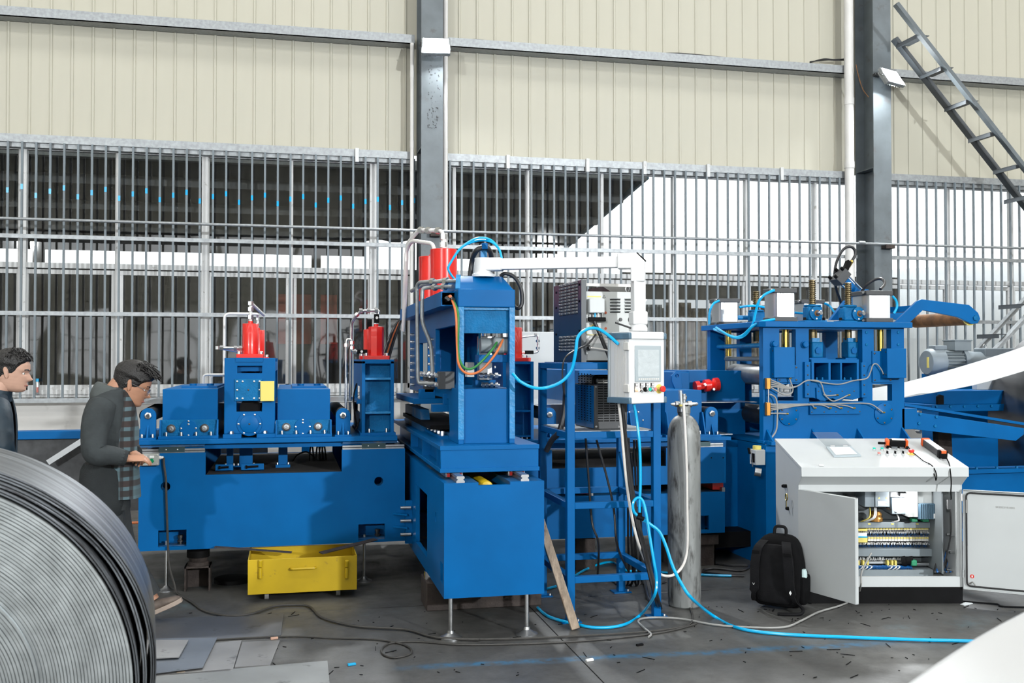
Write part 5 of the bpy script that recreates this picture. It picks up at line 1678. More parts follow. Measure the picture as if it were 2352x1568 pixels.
# top details on the C-frame: blue air loops, black hose and post
for k, dy in enumerate((0, .06)):
    hb = [PY(*p) for p in ((1050, 648, 6.6), (1030, 620, 6.62), (1037, 600, 6.62), (1060, 568, 6.62 + dy), (1095, 547 + 6 * k, 6.62 + dy), (1125, 550 + 4 * k, 6.6), (1145, 570, 6.58), (1152, 592, 6.56), (1153, 610, 6.55))]
    solo('air_hose', MB().tube(spline(hb, 6), .008, 8), M['air_hose'], ('upper' if k == 0 else 'lower') + ' of two blue air hoses arching over the C-frame top', 'hose')
ps = thing('hose_post', 'blue post with strap holding the black conduit above the C-frame', 'post', (PY(1110, 620, 6.75).x, 6.75, zz1))
p = PY(1110, 600, 6.75)
part('post', MB().box(p.x - .022, p.x + .022, 6.73, 6.77, UZ, PY(1110, 566, 6.75).z), M['blue_edge'], ps)
part('strap', MB().box(p.x - .020, p.x + .020, 6.69, 6.77, PY(1110, 574, 6.75).z, PY(1110, 560, 6.75).z), M['blue'], ps, bv=.003)
hb = [PY(*p) for p in ((1080, 634, 6.8), (1084, 600, 6.8), (1094, 576, 6.72), (1110, 568, 6.71), (1124, 574, 6.72), (1130, 600, 6.8), (1130, 634, 6.8))]
solo('black_conduit', MB().tube(spline(hb, 6), .018, 10), M['black_hose'], 'black corrugated conduit arching behind the white arm pivot', 'conduit')
hb = [PY(*p) for p in ((1150, 634, 6.5), (1160, 628, 6.48), (1180, 635, 6.46), (1196, 660, 6.45), (1199, 695, 6.45), (1190, 708, 6.45), (1178, 700, 6.5))]
solo('black_hose_loop', MB().tube(spline(hb, 6), .013, 10), M['black_hose'], 'black hose looping off the C-frame top corner', 'hose')
# ================================================================== EXIT SIDE: second bed behind the rack
ex = thing('exit_bed', 'two-tier blue machine bed behind the rack and gas cylinder', 'machine bed', (2.6, 8.4, 0))
ex0 = bx1 + .25
ex1 = PY(1667, 1100, YA).x
uz0, uz1_ = PY(1610, 1110, YA).z, PY(1640, 1026, YA).z
nA, nB = PY(1268, 1060, YA).x, PY(1530, 1060, YA).x
nzz = PY(1400, 1073, YA).z
part('upper_front', MB().plate('y', YA, YA + .03, [(ex0, uz0), (ex1, uz0), (ex1, uz1_), (nB, uz1_), (nB, nzz), (nA, nzz), (nA, uz1_), (ex0, uz1_)]), M['blue'], ex)
part('upper_end', MB().box(ex1 - .03, ex1, YA + .03, BED_Y1, uz0, uz1_), M['blue'], ex)
part('upper_rear', MB().box(ex0, ex1 - .03, BED_Y1 - .03, BED_Y1, uz0, nzz), M['blue'], ex)
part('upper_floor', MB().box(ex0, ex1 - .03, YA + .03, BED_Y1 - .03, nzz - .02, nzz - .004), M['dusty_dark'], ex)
for px in (1634, 1661):
    q = PY(px, 1051, YA)
    part('tapped_hole', MB().lathe((q.x, YA, q.z), (0, -1, 0), [(.006, 0), (.006, .001)], 10), M['black'], ex)
lz0_, lz1_ = PY(1600, 1225, YA).z, PY(1600, 1131, YA).z
pkx = RY(YA, 1606, 1628, 1184, 1217)
part('lower_front', MB().plate('y', YA, YA + .03, [(ex0, lz0_), (ex1 - .01, lz0_), (ex1 - .01, lz1_), (ex0, lz1_)], [rect(*pkx)]), M['blue'], ex)
part('lower_end', MB().box(ex1 - .04, ex1 - .01, YA + .03, BED_Y1, lz0_, lz1_), M['blue'], ex)
part('lower_top', MB().box(ex0, ex1 - .04, YA + .03, BED_Y1, lz1_ - .03, lz1_), M['blue_dusty'], ex)
part('pocket_box', MB().box(pkx[0] - .02, pkx[1] + .02, YA + .12, YA + .14, pkx[2] - .02, pkx[3] + .02), M['blue'], ex)
for px in (1345, 1645):
    q = PY(px, 1120, YA + .1)
    cx = q.x
    part('runner_block', MB().box(cx - .055, cx + .04, YA + .05, YA + .3, lz1_ + .012, uz0), M['red'], ex)
    part('guide_rail', MB().box(cx + .01, cx + .035, YA + .005, YA + .6, lz1_, lz1_ + .035), M['steel'], ex)
gz = uz1_
xa, xb = PY(1600, 1020, YA).x, PY(1662, 1020, YA).x
r_ = part('guide_rail', MB().box(xa, xb, YA + .01, YA + .05, gz, gz + .03), M['zinc'], ex)
part('rail_groove', MB().box(xa, xb, YA + .006, YA + .012, gz + .012, gz + .018), M['steel_dark'], r_)
bl = part('runner_block', MB().box(xa, xa + .12, YA - .003, YA + .06, gz + .006, gz + .044), M['runner'], ex)
tzx = PY(1600, 1003, YA).z
te1 = PY(1676, 1008, YA).x
part('table_plate', MB().box(ex0 - .05, te1, YA - .03, BED_Y1, tzx - .03, tzx), M['blue'], ex, bv=.003)
part('under_frame', MB().box(ex0 + .1, te1 - .2, YA + .03, YA + .06, tzx - .075, tzx - .03), M['blue'], ex)
part('tongue', MB().box(te1, te1 + .12, YA + .2, YA + 1.2, tzx - .002, tzx + .004), M['steel'], ex)
for px in (1345, 1560):
    q = PY(px, 1240, YA + .1)
    part('support_leg', MB().box(q.x - .08, q.x + .08, YA + .1, YA + .3, 0, lz0_), M['rust'], ex)
q = PY(1628, 1240, YA)
part('support_leg', MB().box(q.x - .09, q.x + .08, YA + .05, YA + .06, .0, lz0_ - .10).box(q.x - .09, q.x - .08, YA + .05, YA + .25, 0, lz0_ - .1).box(q.x + .07, q.x + .08, YA + .05, YA + .25, 0, lz0_ - .1)
     .box(q.x - .11, q.x + .1, YA + .03, YA + .28, lz0_ - .10, lz0_ - .02), M['rust'], ex)
TZX = tzx
idler(1635, 'blue-bracketed idler roller behind the gas cylinder', z0=TZX, top_py=934)
idler(1262, 'blue-bracketed idler roller glimpsed behind the rack post', z0=TZX, top_py=936)
# press column copy on the exit side with its red cylinder
c0x, c1x, _, c_top = RY(YT, 1155, 1226, 830, 1000)
pc2 = thing('press_column', 'blue ribbed press column standing right behind the C-frame', 'press', ((c0x + c1x) / 2, YT + .3, TZX))
part('side_plate', MB().plate('x', c1x - .026, c1x, [(YT, TZX), (YT + .9, TZX), (YT + .9, c_top), (YT, c_top), (YT, TZX + .6)]), M['blue'], pc2, bv=.002)
part('side_plate', MB().box(c0x, c0x + .026, YT, YT + .9, TZX, c_top), M['blue'], pc2)
for py in (832, 875, 942, 1000):
    zz = PY(1190, py, YT).z
    part('rib', MB().box(c0x + .026, c1x - .026, YT + .004, YT + .12, zz - .014, zz), M['blue'], pc2)
part('recess_panel', MB().box(c0x + .026, c1x - .026, YT + .09, YT + .11, TZX, c_top), M['blue'], pc2)
bolts(pc2, [(c1x - .09, YT + .03, TZX + .0), (c1x - .05, YT + .03, TZX)], .010, .03, 'z')
q = PY(1178, 800, YT + .4)
rc3 = red_cylinder(q.x - .02, YT + .3, c_top, .075, PY(1180, 752, YT + .3).z - c_top, 'red hydraulic cylinder half hidden behind the C-frame post')
fitting(rc3, [(q.x + .05, YT + .3, c_top + .20), (q.x + .19, YT + .3, c_top + .22), (q.x + .19, YT + .3, c_top + .075), (q.x + .05, YT + .3, c_top + .075)], .009,
        [((q.x + .17, YT + .3, c_top + .218), (1, 0, 0)), ((q.x + .19, YT + .3, c_top + .17), (0, 0, 1)), ((q.x + .19, YT + .3, c_top + .11), (0, 0, 1))], fr=.02)
part('check_valve', MB().box(q.x + .08, q.x + .15, YT + .28, YT + .32, c_top + .06, c_top + .09), M['black'], rc3, bv=.003)
# blue housings on the exit table
def housing(px0, px1, py0, py1, Y0, Y1, name, lbl, cover=None):
    a = RY(Y0, px0, px1, py0, py1)
    t = thing(name, lbl, 'roller unit', ((a[0] + a[1]) / 2, (Y0 + Y1) / 2, TZX), group='roller housings on the table')
    part('hood', MB().box(a[0], a[1], Y0, Y1, TZX + .012, a[3]), M['blue'], t, bv=.004)
    part('base_flange', MB().box(a[0] - .03, a[1] + .03, Y0 - .10, Y1, TZX, TZX + .02), M['blue'], t)
    for xx in (a[0], a[1] - .012):
        part('gusset', MB().plate('x', xx, xx + .012, [(Y0 - .09, TZX + .02), (Y0, TZX + .02), (Y0, TZX + .2), (Y0 - .03, TZX + .2)]), M['blue'], t)
    bolts(t, [(a[0] + (a[1] - a[0]) * k, Y0 - .05, TZX + .02) for k in (.12, .5, .88)], .010, .028, 'z')
    if cover:
        q = PY(cover[0], cover[1], Y0)
        cv = part('round_cover', MB().lathe((q.x, Y0, q.z), (0, -1, 0), [(.09, 0), (.09, .01), (.066, .012), (.066, .018)], 30), M['blue'], t)
        bolts(cv, [(q.x + .078 * math.cos(k * PI / 3), Y0 - .01, q.z + .078 * math.sin(k * PI / 3)) for k in range(6)], .0075, .005)
    return t


housing(1527, 1612, 896, 1000, YT + .02, YT + 1.4, 'roller_housing', 'plain blue roller housing behind the gas cylinder valve')
housing(1443, 1503, 905, 1000, YT + .05, YT + 1.4, 'roller_housing', 'blue press housing with round flange seen through the rack', (1455, 965))
housing(1330, 1400, 850, 1000, YT + .3, YT + 1.4, 'roller_housing', 'blue tower housing behind the louvred power unit')
sz2 = PY(1690, 920, 8.2).z
solo('steel_strip', MB().box(1.75, 3.95, 7.95, 9.0, sz2 - .004, sz2), M['strip'], 'bright steel strip leaving the rack side for the leveller', 'metal strip')
# block with red universal joint between bed and leveller
wx = RY(8.3, 1548, 1640, 851, 985)
gb = thing('drive_stand', 'dark blue drive stand with red universal joint left of the leveller', 'drive stand', ((wx[0] + wx[1]) / 2, 8.6, 0))
part('stand', MB().box(wx[0] + .14, wx[1] + .3, 8.3, 9.1, 0, wx[3]), M['blue'], gb)
part('cover', MB().box(wx[0], wx[0] + .14, 8.28, 9.1, TZX + .1, wx[3] - .01), M['blue'], gb, bv=.006)
q = PY(1617, 888, 8.25)
uj = part('universal_joint', MB().lathe((q.x - .09, 8.24, q.z), (1, 0, .1), [(.05, 0), (.05, .04), (.03, .05), (.03, .08), (.055, .09), (.055, .14), (.035, .16), (.06, .18), (.06, .22)], 16), M['red'], gb)
bolts(uj, [(q.x - .02, 8.19, q.z + .02), (q.x + .06, 8.19, q.z - .02)], .014, .02)
q = PY(1553, 868, 8.2)
part('lifting_lug', MB().plate('y', 8.2, 8.23, [(q.x - .04, q.z - .03), (q.x + .02, q.z - .16), (q.x + .06, q.z - .16), (q.x + .05, q.z + .06), (q.x, q.z + .06), (q.x - .04, q.z + .02)], [circ(q.x + .01, q.z + .02, .016, 12)]), M['blue'], gb, bv=.003)
# white board behind
bq = RY(10.6, 1185, 1330, 762, 1000)
solo('white_board', MB().box(bq[0], bq[1] + .25, 10.6, 10.64, 0.0, bq[3]), M['cabinet'], 'plain pale cabinet panel standing behind the exit press column', 'panel', bv=.004)
# long blue channel and dark floor frame at far left, behind the men
q0, q1 = PY(-60, 990, 10.2), PY(372, 990, 10.2)
fr_ = thing('conveyor_frame', 'low blue conveyor rail with dark side sheets behind the men', 'conveyor', ((q0.x + q1.x) / 2, 10.2, 0))
part('rail', MB().box(q0.x, q1.x + 1.0, 10.1, 10.3, PY(150, 1006, 10.2).z, PY(150, 988, 10.2).z), M['blue'], fr_, bv=.004)
part('side_sheet', MB().box(q0.x, q1.x + 1.0, 10.15, 10.17, .25, PY(150, 1006, 10.2).z), M['steel_dark'], fr_)
for k in range(5):
    xx = q0.x + .2 + k * .7
    part('leg', MB().box(xx, xx + .08, 10.18, 10.26, 0, .95), M['blue'], fr_)
part('strip_tail', MB().bar(PY(215, 995, 10.0), PY(110, 1062, 10.0), .05, .02, up=(0, 1, 0)), M['strip'], fr_)
# ================================================================== LEVELLER on the far right
YL = 7.60
YR = 8.66
lv = thing('strip_leveller', 'tall blue strip leveller with silver air cylinders on its top plate', 'leveller', (4.5, 8.1, 0))


def lrect(a, b, c, d, Y=YL):
    return rect(*RY(Y, a, b, c, d))


lx0, lx1 = PY(1753, 880, YL).x, PY(2077, 880, YL).x
lzt, lzb = PY(1915, 752, YL).z, PY(1915, 1008, YL).z
LT = PY(1915, 739, YL).z
front = [(lx0, lzb), (lx1, lzb), (lx1, lzt), (lx0, lzt)]
fh = [lrect(1790, 1828, 756, 876), lrect(1858, 1981, 756, 922), lrect(2007, 2047, 756, 876), lrect(1786, 1832, 882, 920), lrect(2004, 2049, 882, 920)]
part('front_frame', MB().plate('y', YL, YL + .07, front, fh), M['blue'], lv)
part('rear_frame', MB().plate('y', YR, YR + .07, front, fh), M['blue'], lv)
part('top_plate', MB().plate('z', lzt, LT, [(lx0 - .04, YL - .01), (lx0, YL - .05), (lx1 + .05, YL - .05), (lx1 + .05, YR + .12), (lx0 - .04, YR + .12)]), M['blue'], lv, bv=.004)
# mid covers
for a, yy in (((1778, 1826, 797, 867), YL - .05), ((2038, 2082, 800, 868), YL - .09)):
    r_ = RY(yy, *a)
    cv = part('cover_box', MB().box(r_[0], r_[1], yy, YL - .001, r_[2], r_[3]), M['blue'], lv, bv=.003)
    bolts(cv, [(r_[0] - .001, yy + .02, r_[2] + .03), (r_[0] - .001, yy + .02, r_[3] - .03)], .006, .004, '-x', m=M['steel_dark'], name='screw')
for a in ((1785, 1834, 838, 878), (2004, 2050, 806, 878)):
    r_ = RY(YL - .012, *a)
    cv = part('guide_plate', MB().box(r_[0], r_[1], YL - .012, YL, r_[2], r_[3]), M['blue'], lv, bv=.002)
    bolts(cv, [(x_, YL - .012, z_) for x_ in (r_[0] + .02, r_[1] - .02) for z_ in (r_[2] + .02, r_[3] - .02)], .008, .005, m=M['steel_dark'])
for a in ((1849, 1862, 831, 913), (1979, 1991, 832, 913)):
    r_ = RY(YL - .03, *a)
    cv = part('slide_strip', MB().box(r_[0], r_[1], YL - .03, YL, r_[2], r_[3]), M['blue'], lv, bv=.002)
    bolts(cv, [((r_[0] + r_[1]) / 2, YL - .03, r_[2] + (r_[3] - r_[2]) * k) for k in (.1, .36, .64, .9)], .007, .005, m=M['steel_dark'])
bolts(lv, [(PY(px, py, YL).x, YL, PY(px, py, YL).z) for px in (1990, 2063) for py in (763, 791)], .012, .008, m=M['blue_cast'])
# brass columns
for cxp, cyp, yy in ((1804, 780, YL + .12), (2022, 780, YL + .12), (1673, 790, YR - .1), (1870, 800, YR)):
    q = PY(cxp, cyp, yy)
    part('brass_column', MB().cyl((q.x, yy, lzt - .24), (q.x, yy, lzt), .028, n=20), M['brass'], lv)
# central box beam with three cells
bb = RY(YL - .01, 1864, 1973, 825, 876)
cells = [RY(YL - .01, 1870, 1903, 833, 872), RY(YL - .01, 1908, 1930, 833, 872), RY(YL - .01, 1934, 1968, 833, 872)]
part('box_beam', MB().plate('y', YL - .01, YL + .5, rect(*bb), [rect(*c) for c in cells]), M['blue'], lv, bv=.002)
part('beam_back', MB().box(bb[0], bb[1], YL + .5, YL + .52, bb[2], bb[3]), M['black'], lv)
for c in cells[:1] + cells[2:]:
    bolts(lv, [(c[0] + .04, YL + .02, c[2]), (c[1] - .04, YL + .02, c[2])], .008, .02, 'z', m=M['blue_cast'])
up = RY(YL - .005, 1858, 1981, 876, 913)
dz = lambda py: PY(1915, py, YL).z
wave = [(1858, 913), (1868, 913), (1876, 916), (1884, 921), (1895, 921), (1902, 916), (1913, 916), (1921, 921), (1931, 921), (1938, 916), (1950, 916), (1958, 918), (1975, 913), (1981, 913)]
ou = XZ(YL, wave) + [(up[1], up[3]), (up[0], up[3])]
ud = part('upper_die', MB().plate('y', YL - .004, YL + .3, ou), M['blue'], lv)
r_ = RY(YL - .02, 1875, 1966, 890, 916)
di = part('die_plate', MB().plate('y', YL - .022, YL - .004, XZ(YL - .02, [(1875, 890), (1966, 890), (1966, 914), (1958, 917), (1938, 914), (1930, 919), (1921, 919), (1913, 914), (1902, 914), (1895, 919), (1884, 919), (1876, 915)])), M['blue'], lv)
bolts(di, [(r_[0] + (r_[1] - r_[0]) * k, YL - .022, r_[3] - .03) for k in (.05, .35, .65, .95)], .006, .003, m=M['steel_dark'])
r_ = RY(YL - .025, 1861, 1978, 924, 951)
ld_ = part('lower_die', MB().box(r_[0], r_[1], YL - .025, YL, r_[2], r_[3]), M['blue'], lv, bv=.002)
bolts(ld_, [(r_[0] + (r_[1] - r_[0]) * k, YL - .025, r_[2] + .02) for k in (.03, .27, .5, .74, .97)], .006, .003, m=M['steel_dark'])
for px, py in ((1811, 952), (2030, 950)):
    q = PY(px, py, YL)
    cv = part('bearing_cover', MB().lathe((q.x, YL, q.z), (0, -1, 0), [(.092, 0), (.092, .010), (.089, .012)], 36), M['blue'], lv)
    bolts(cv, [(q.x + .075 * math.cos(k * PI / 3 + .5), YL - .011, q.z + .075 * math.sin(k * PI / 3 + .5)) for k in range(6)], .008, .005, m=M['steel_dark'])
for px, py in ((1777, 790), (1847, 791)):
    q = PY(px, py, YL)
    part('tie_bar_nut', MB().lathe((q.x, YL, q.z), (0, -1, 0), [(.032, 0), (.032, .008), (.026, .01), (.026, .035), (.02, .04)], 16), M['blue'], lv)
# pivot block on the right
q = RY(YL - .02, 2075, 2086, 938, 986)
part('pivot_block', MB().box(q[0], q[1] + .1, YL + .0, YL + .3, q[2], q[3]), M['blue'], lv, bv=.003)
# rollers between the frames
for py, m_, r_ in ((858, 'steel', .092), (945, 'steel_dark', .085)):
    q = PY(1662, py, 8.6)
    for k, dx in enumerate((.12, 1.14)):
        part('work_roller', MB().lathe((q.x + dx, YL + .07, q.z), (0, 1, 0), [(r_ * .8, 0), (r_, .03), (r_, YR - YL - .12), (r_ * .8, YR - YL - .07)], 32), M[m_], lv)
for px, py, rr_, m_ in ((1650, 796, .020, 'blue_edge'), (1668, 824, .020, 'duct')):
    q = PY(px, py, YR)
    part('tie_bar', MB().cyl((q.x, YL + .07, q.z), (q.x, YR, q.z), rr_, n=16), M[m_], lv)
# body below and pedestal
part('base_flange', MB().box(lx0 - .02, lx1 + .03, YL - .04, YR + .1, lzb - .025, lzb + .0), M['blue'], lv)
for px in (1762, 1866, 1970, 2072):
    q = PY(px, 1000, YL)
    part('gusset', MB().plate('x', q.x - .008, q.x + .008, [(YL, lzb), (YL, lzb + .09), (YL - .11, lzb)]), M['blue'], lv)
part('skirt', MB().box(lx0, lx1 + .03, YL - .14, YL + .0, lzb - .03, lzb - .001), M['blue'], lv)
part('pedestal', MB().box(lx0 - .02, lx1 + .03, YL - .08, YR + .1, .0, lzb - .03), M['blue'], lv)
ped = [(lx0 - .42, .25), (lx0 - .02, .25), (lx0 - .02, lzb - .03), (lx0 - .42, lzb - .03)]
part('side_pedestal', MB().plate('y', YL + .45, YR + .1, ped), M['blue'], lv)
# bevelled drum under the strip
part('drip_tray', MB().box(lx0 - .5, lx0 - .02, YL + .2, YR, .12, .25), M['black'], lv)

# ---- silver air cylinders on the top plate (four)
def air_cylinder(px0, px1, py0, py1, yy, lbl):
    a = RY(yy, px0, px1, py0, py1)
    w_ = (a[1] - a[0])
    cx = (a[0] + a[1]) / 2
    t = thing('air_cylinder', lbl, 'air cylinder', (cx, yy + w_ / 2, LT), group='silver air cylinders on the leveller')
    h = a[3] - LT
    part('base_cap', MB().box(a[0] - .012, a[1] + .008, yy - .006, yy + w_, LT, LT + h * .14), M['graphite'], t, bv=.006)
    part('top_cap', MB().box(a[0] - .012, a[1] + .008, yy - .006, yy + w_, a[3] - h * .15, a[3]), M['graphite'], t, bv=.006)
    part('barrel', MB().plate('z', LT + h * .14, a[3] - h * .15,
                              [(a[0], yy + .03), (a[0] + .02, yy), (a[0] + .045, yy), (a[0] + .055, yy + .012), (a[1] - .055, yy + .0), (a[1] - .045, yy), (a[1] - .02, yy), (a[1], yy + .03), (a[1], yy + w_ - .01), (a[0], yy + w_ - .01)]), M['alu'], t)
    for zz in (a[3] - h * .07, LT + h * .06):
        part('port', MB().cyl((a[0] - .012, yy + .02, zz), (a[0] - .04, yy + .0, zz), .010, n=10), M['steel'], t)
    return t, a


A1, a1 = air_cylinder(1780, 1829, 661, 737, YL + .02, 'silver air cylinder on the leveller nearest the twin screw jacks')
A2, a2 = air_cylinder(1992, 2049, 667, 740, YL + .02, 'silver air cylinder beside the bent blue swing arm')
A3, a3 = air_cylinder(1652, 1698, 685, 750, YR - .06, 'silver air cylinder on the leveller rear corner above the steel roller')
A4, a4 = air_cylinder(1843, 1893, 688, 745, YR - .06, 'silver air cylinder half hidden behind the first screw jack')


# ---- worm-gear screw jacks (three)
def screw_jack(px, py_top, yy, lbl, face=True, half=.055):
    q = PY(px, 720, yy)
    zt_ = PY(px, py_top, yy).z
    t = thing('screw_jack', lbl, 'screw jack', (q.x, yy, LT), group='screw jacks on the leveller')
    part('base', MB().box(q.x - .105, q.x + .105, yy - .06, yy + .06, LT, LT + .016), M['blue_cast'], t, bv=.003)
    part('gear_case', MB().box(q.x - half * 1.2, q.x + half * 1.2, yy - .05, yy + .05, LT + .016, LT + .135), M['blue_cast'], t, bv=.012)
    part('case_lid', MB().lathe((q.x, yy, LT + .135), (0, 0, 1), [(.072, 0), (.072, .012), (.06, .016)], 24), M['blue_cast'], t)
    # thread as stacked rings
    prof = []
    z = LT + .15
    while z < zt_:
        prof += [(.023, z - LT), (.032, z - LT + .006), (.032, z - LT + .011), (.023, z - LT + .016)]
        z += .018
    part('screw', MB().lathe((q.x, yy, LT), (0, 0, 1), prof, 16), mat_brass_dark, t)
    if face:
        sx = 1 if px > 1900 else -.2
        xx = q.x + (.06 if px > 1900 else .0)
        wf = part('worm_flange', MB().lathe((xx, yy - .05, LT + .075), (0, -1, 0), [(.058, 0), (.058, .018), (.04, .022), (.03, .03)], 24), M['blue_cast'], t)
        part('worm_shaft', MB().cyl((xx, yy - .07, LT + .075), (xx + .01, yy - .13, LT + .075), .016, n=14), M['steel'], wf)
        part('seal', MB().cyl((xx, yy - .081, LT + .075), (xx, yy - .084, LT + .075), .027, n=16), M['rust_orange'], wf)
        bolts(wf, [(xx + .045 * math.cos(k * 2 * PI / 3 + .5), yy - .068, LT + .075 + .045 * math.sin(k * 2 * PI / 3 + .5)) for k in range(3)], .008, .006)
    bolts(t, [(q.x - .09, yy - .03, LT + .016), (q.x + .09, yy - .03, LT + .016)], .013, .025, 'z', m=M['black'])
    part('lower_screw', MB().cyl((q.x, yy, lzt - .10), (q.x, yy, lzt - .001), .030, n=16), mat_brass_dark, t)
    return t


mat_brass_dark = mat('brass_dark', (.20, .16, .09), .35, metal=.9, var=.2, scale=30)
SY = YL + .14
j1 = screw_jack(1866, 646, SY, 'screw jack with blue gear case beside the first air cylinder')
j2 = screw_jack(1948, 650, SY, 'screw jack with blue gear case below the tilted hydraulic ram')
j3 = screw_jack(1737, 670, YR - .0, 'rear screw jack with coupling shaft behind the first air cylinder', face=False)
# pivot blocks under the two jacks
for px in (1869, 1951):
    q = PY(px, 800, SY)
    pv = part('jack_clevis', MB().box(q.x - .052, q.x + .052, SY - .07, SY + .05, bb[3] + .012, PY(px, 785, SY).z), M['blue_cast'], lv, bv=.012)
    part('clevis_cap', MB().box(q.x - .035, q.x + .035, SY - .04, SY + .04, PY(px, 785, SY).z, PY(px, 776, SY).z), M['blue_edge'], pv)
    part('clevis_pin', MB().lathe((q.x, SY - .07, PY(px, 805, SY).z), (0, -1, 0), [(.030, 0), (.030, .012)], 6), M['blue'], pv)
    part('clevis_base', MB().box(q.x - .085, q.x + .085, SY - .08, SY + .08, bb[3], bb[3] + .013), M['blue'], pv)
# drive shaft and small motor at the rear
q = PY(1640, 720, YR)
mo = thing('gear_motor', 'small finned grey motor at the leveller rear corner', 'motor', (q.x + .05, YR + .05, LT))
part('housing', MB().lathe((q.x + .02, YR + .16, LT + .08), (1, 0, 0), [(.05, 0), (.075, .02), (.078, .04), (.078, .16)], 20), M['duct'], mo)
for k in range(7):
    part('fin', MB().lathe((q.x + .06 + k * .016, YR + .16, LT + .08), (1, 0, 0), [(.088, 0), (.088, .005)], 20), M['drive_grey'], mo)
part('foot', MB().box(q.x + .02, q.x + .18, YR + .1, YR + .2, LT, LT + .04), M['duct'], mo)
part('cross_shaft', MB().cyl((q.x + .19, YR + .1, LT + .08), (q.x + 1.1, YR + .1, LT + .085), .022, n=14), M['blue_edge'], mo)
# ---- tilted hydraulic ram with hose
a, b = PY(1925, 632, 8.35), PY(1985, 692, 8.35)
ra = thing('tilt_ram', 'blue hydraulic ram with black head tilted over the leveller', 'hydraulic ram', (b.x, 8.35, LT))
d = (b - a).normalized()
n_ = Vector((d.z, 0, -d.x))
part('ram_tube', MB().cyl(a + d * .06, b, .048, n=20), M['blue'], ra)
for s_ in (-1, 1):
    part('tie_rod', MB().cyl(a + d * .05 + n_ * .055 * s_ + Vector((0, -.03, 0)), b + n_ * .055 * s_ + Vector((0, -.03, 0)), .008, n=8), M['chrome'], ra)
hd_ = part('ram_head', MB().bar(a - d * .015, a + d * .07, .14, .14, up=(0, 1, 0)), M['graphite'], ra, bv=.006)
for s1_ in (-1, 1):
    for s2_ in (-1, 1):
        c = a - d * .015 + n_ * .05 * s1_ + Vector((0, .05 * s2_, 0))
        part('tie_nut', MB().cyl(c, c - d * .03, .016, n=8), M['black'], hd_)
mv = PY(1945, 605, 8.35)
part('hose_block', MB().bar(a + Vector((.05, -.02, .03)), mv + Vector((.02, 0, .02)), .045, .05, up=(0, 1, 0)), M['black'], ra, bv=.004)
hs = [PY(*p) for p in ((1948, 612, 8.35), (1956, 600, 8.35), (1964, 585, 8.35), (1962, 572, 8.35), (1950, 566, 8.35), (1935, 575, 8.37), (1922, 600, 8.4), (1917, 630, 8.42), (1920, 660, 8.45), (1930, 690, 8.5), (1940, 715, 8.5))]
part('ram_hose', MB().tube(spline(hs, 6), .013, 10), M['black_hose'], ra)
part('hose_end', MB().cyl(PY(1949, 612, 8.35), PY(1957, 599, 8.35), .017, n=10), M['brass'], ra)
hs = [PY(*p) for p in ((1978, 672, 8.2), (1990, 655, 8.15), (2008, 643, 8.1), (2022, 640, 8.05), (2031, 646, 8.0), (2030, 655, 7.95), (2022, 664, 7.9))]
part('ram_hose', MB().tube(spline(hs, 6), .013, 10), M['black_hose'], ra)
part('clevis_plate', MB().plate('y', 8.28, 8.31, XZ(8.3, [(1905, 735), (1940, 690), (1980, 664), (1992, 664), (1998, 675), (2000, 735)])), M['blue'], ra, bv=.003)
part('clevis_plate', MB().plate('y', 8.40, 8.43, XZ(8.4, [(1905, 735), (1940, 690), (1980, 664), (1992, 664), (1998, 675), (2000, 735)])), M['blue'], ra, bv=.003)
q = PY(1984, 677, 8.28)
part('pivot_disc', MB().lathe((q.x, 8.28, q.z), (0, -1, 0), [(.05, 0), (.05, .012)], 20), M['blue_cast'], ra)
# ---- bent swing arm with rusty roller
sa = thing('swing_arm', 'bent blue swing arm with a brown roller reaching off the leveller', 'swing arm', (5.4, 8.1, LT))
arm = [(2052, 744), (2106, 692), (2117, 687), (2226, 700), (2247, 718), (2252, 732), (2246, 742), (2232, 744), (2200, 728), (2120, 712), (2078, 752)]
part('arm_plate', MB().plate('y', 7.72, 7.75, XZ(7.72, arm)), M['blue'], sa, bv=.003)
ax = XZ(7.72, arm)
part('arm_plate', MB().plate('y', 8.55, 8.58, ax), M['blue'], sa)
q = PY(2240, 730, 7.72)
part('roller', MB().cyl((q.x - .03, 7.76, q.z), (q.x - .03, 8.54, q.z), .062, n=24), M['rust_orange'], sa)
part('roller_edge', MB().cyl((q.x - .03, 7.751, q.z), (q.x - .03, 7.765, q.z), .066, n=24), M['label_yellow'], sa)
part('arm_bolt', MB().lathe((q.x, 7.72, q.z), (0, -1, 0), [(.026, 0), (.026, .014)], 6), M['blue_cast'], sa)
q = PY(2095, 702, 7.8)
part('cross_tie', MB().box(q.x - .05, q.x + .05, 7.76, 8.54, q.z - .05, q.z + .0), M['blue'], sa)
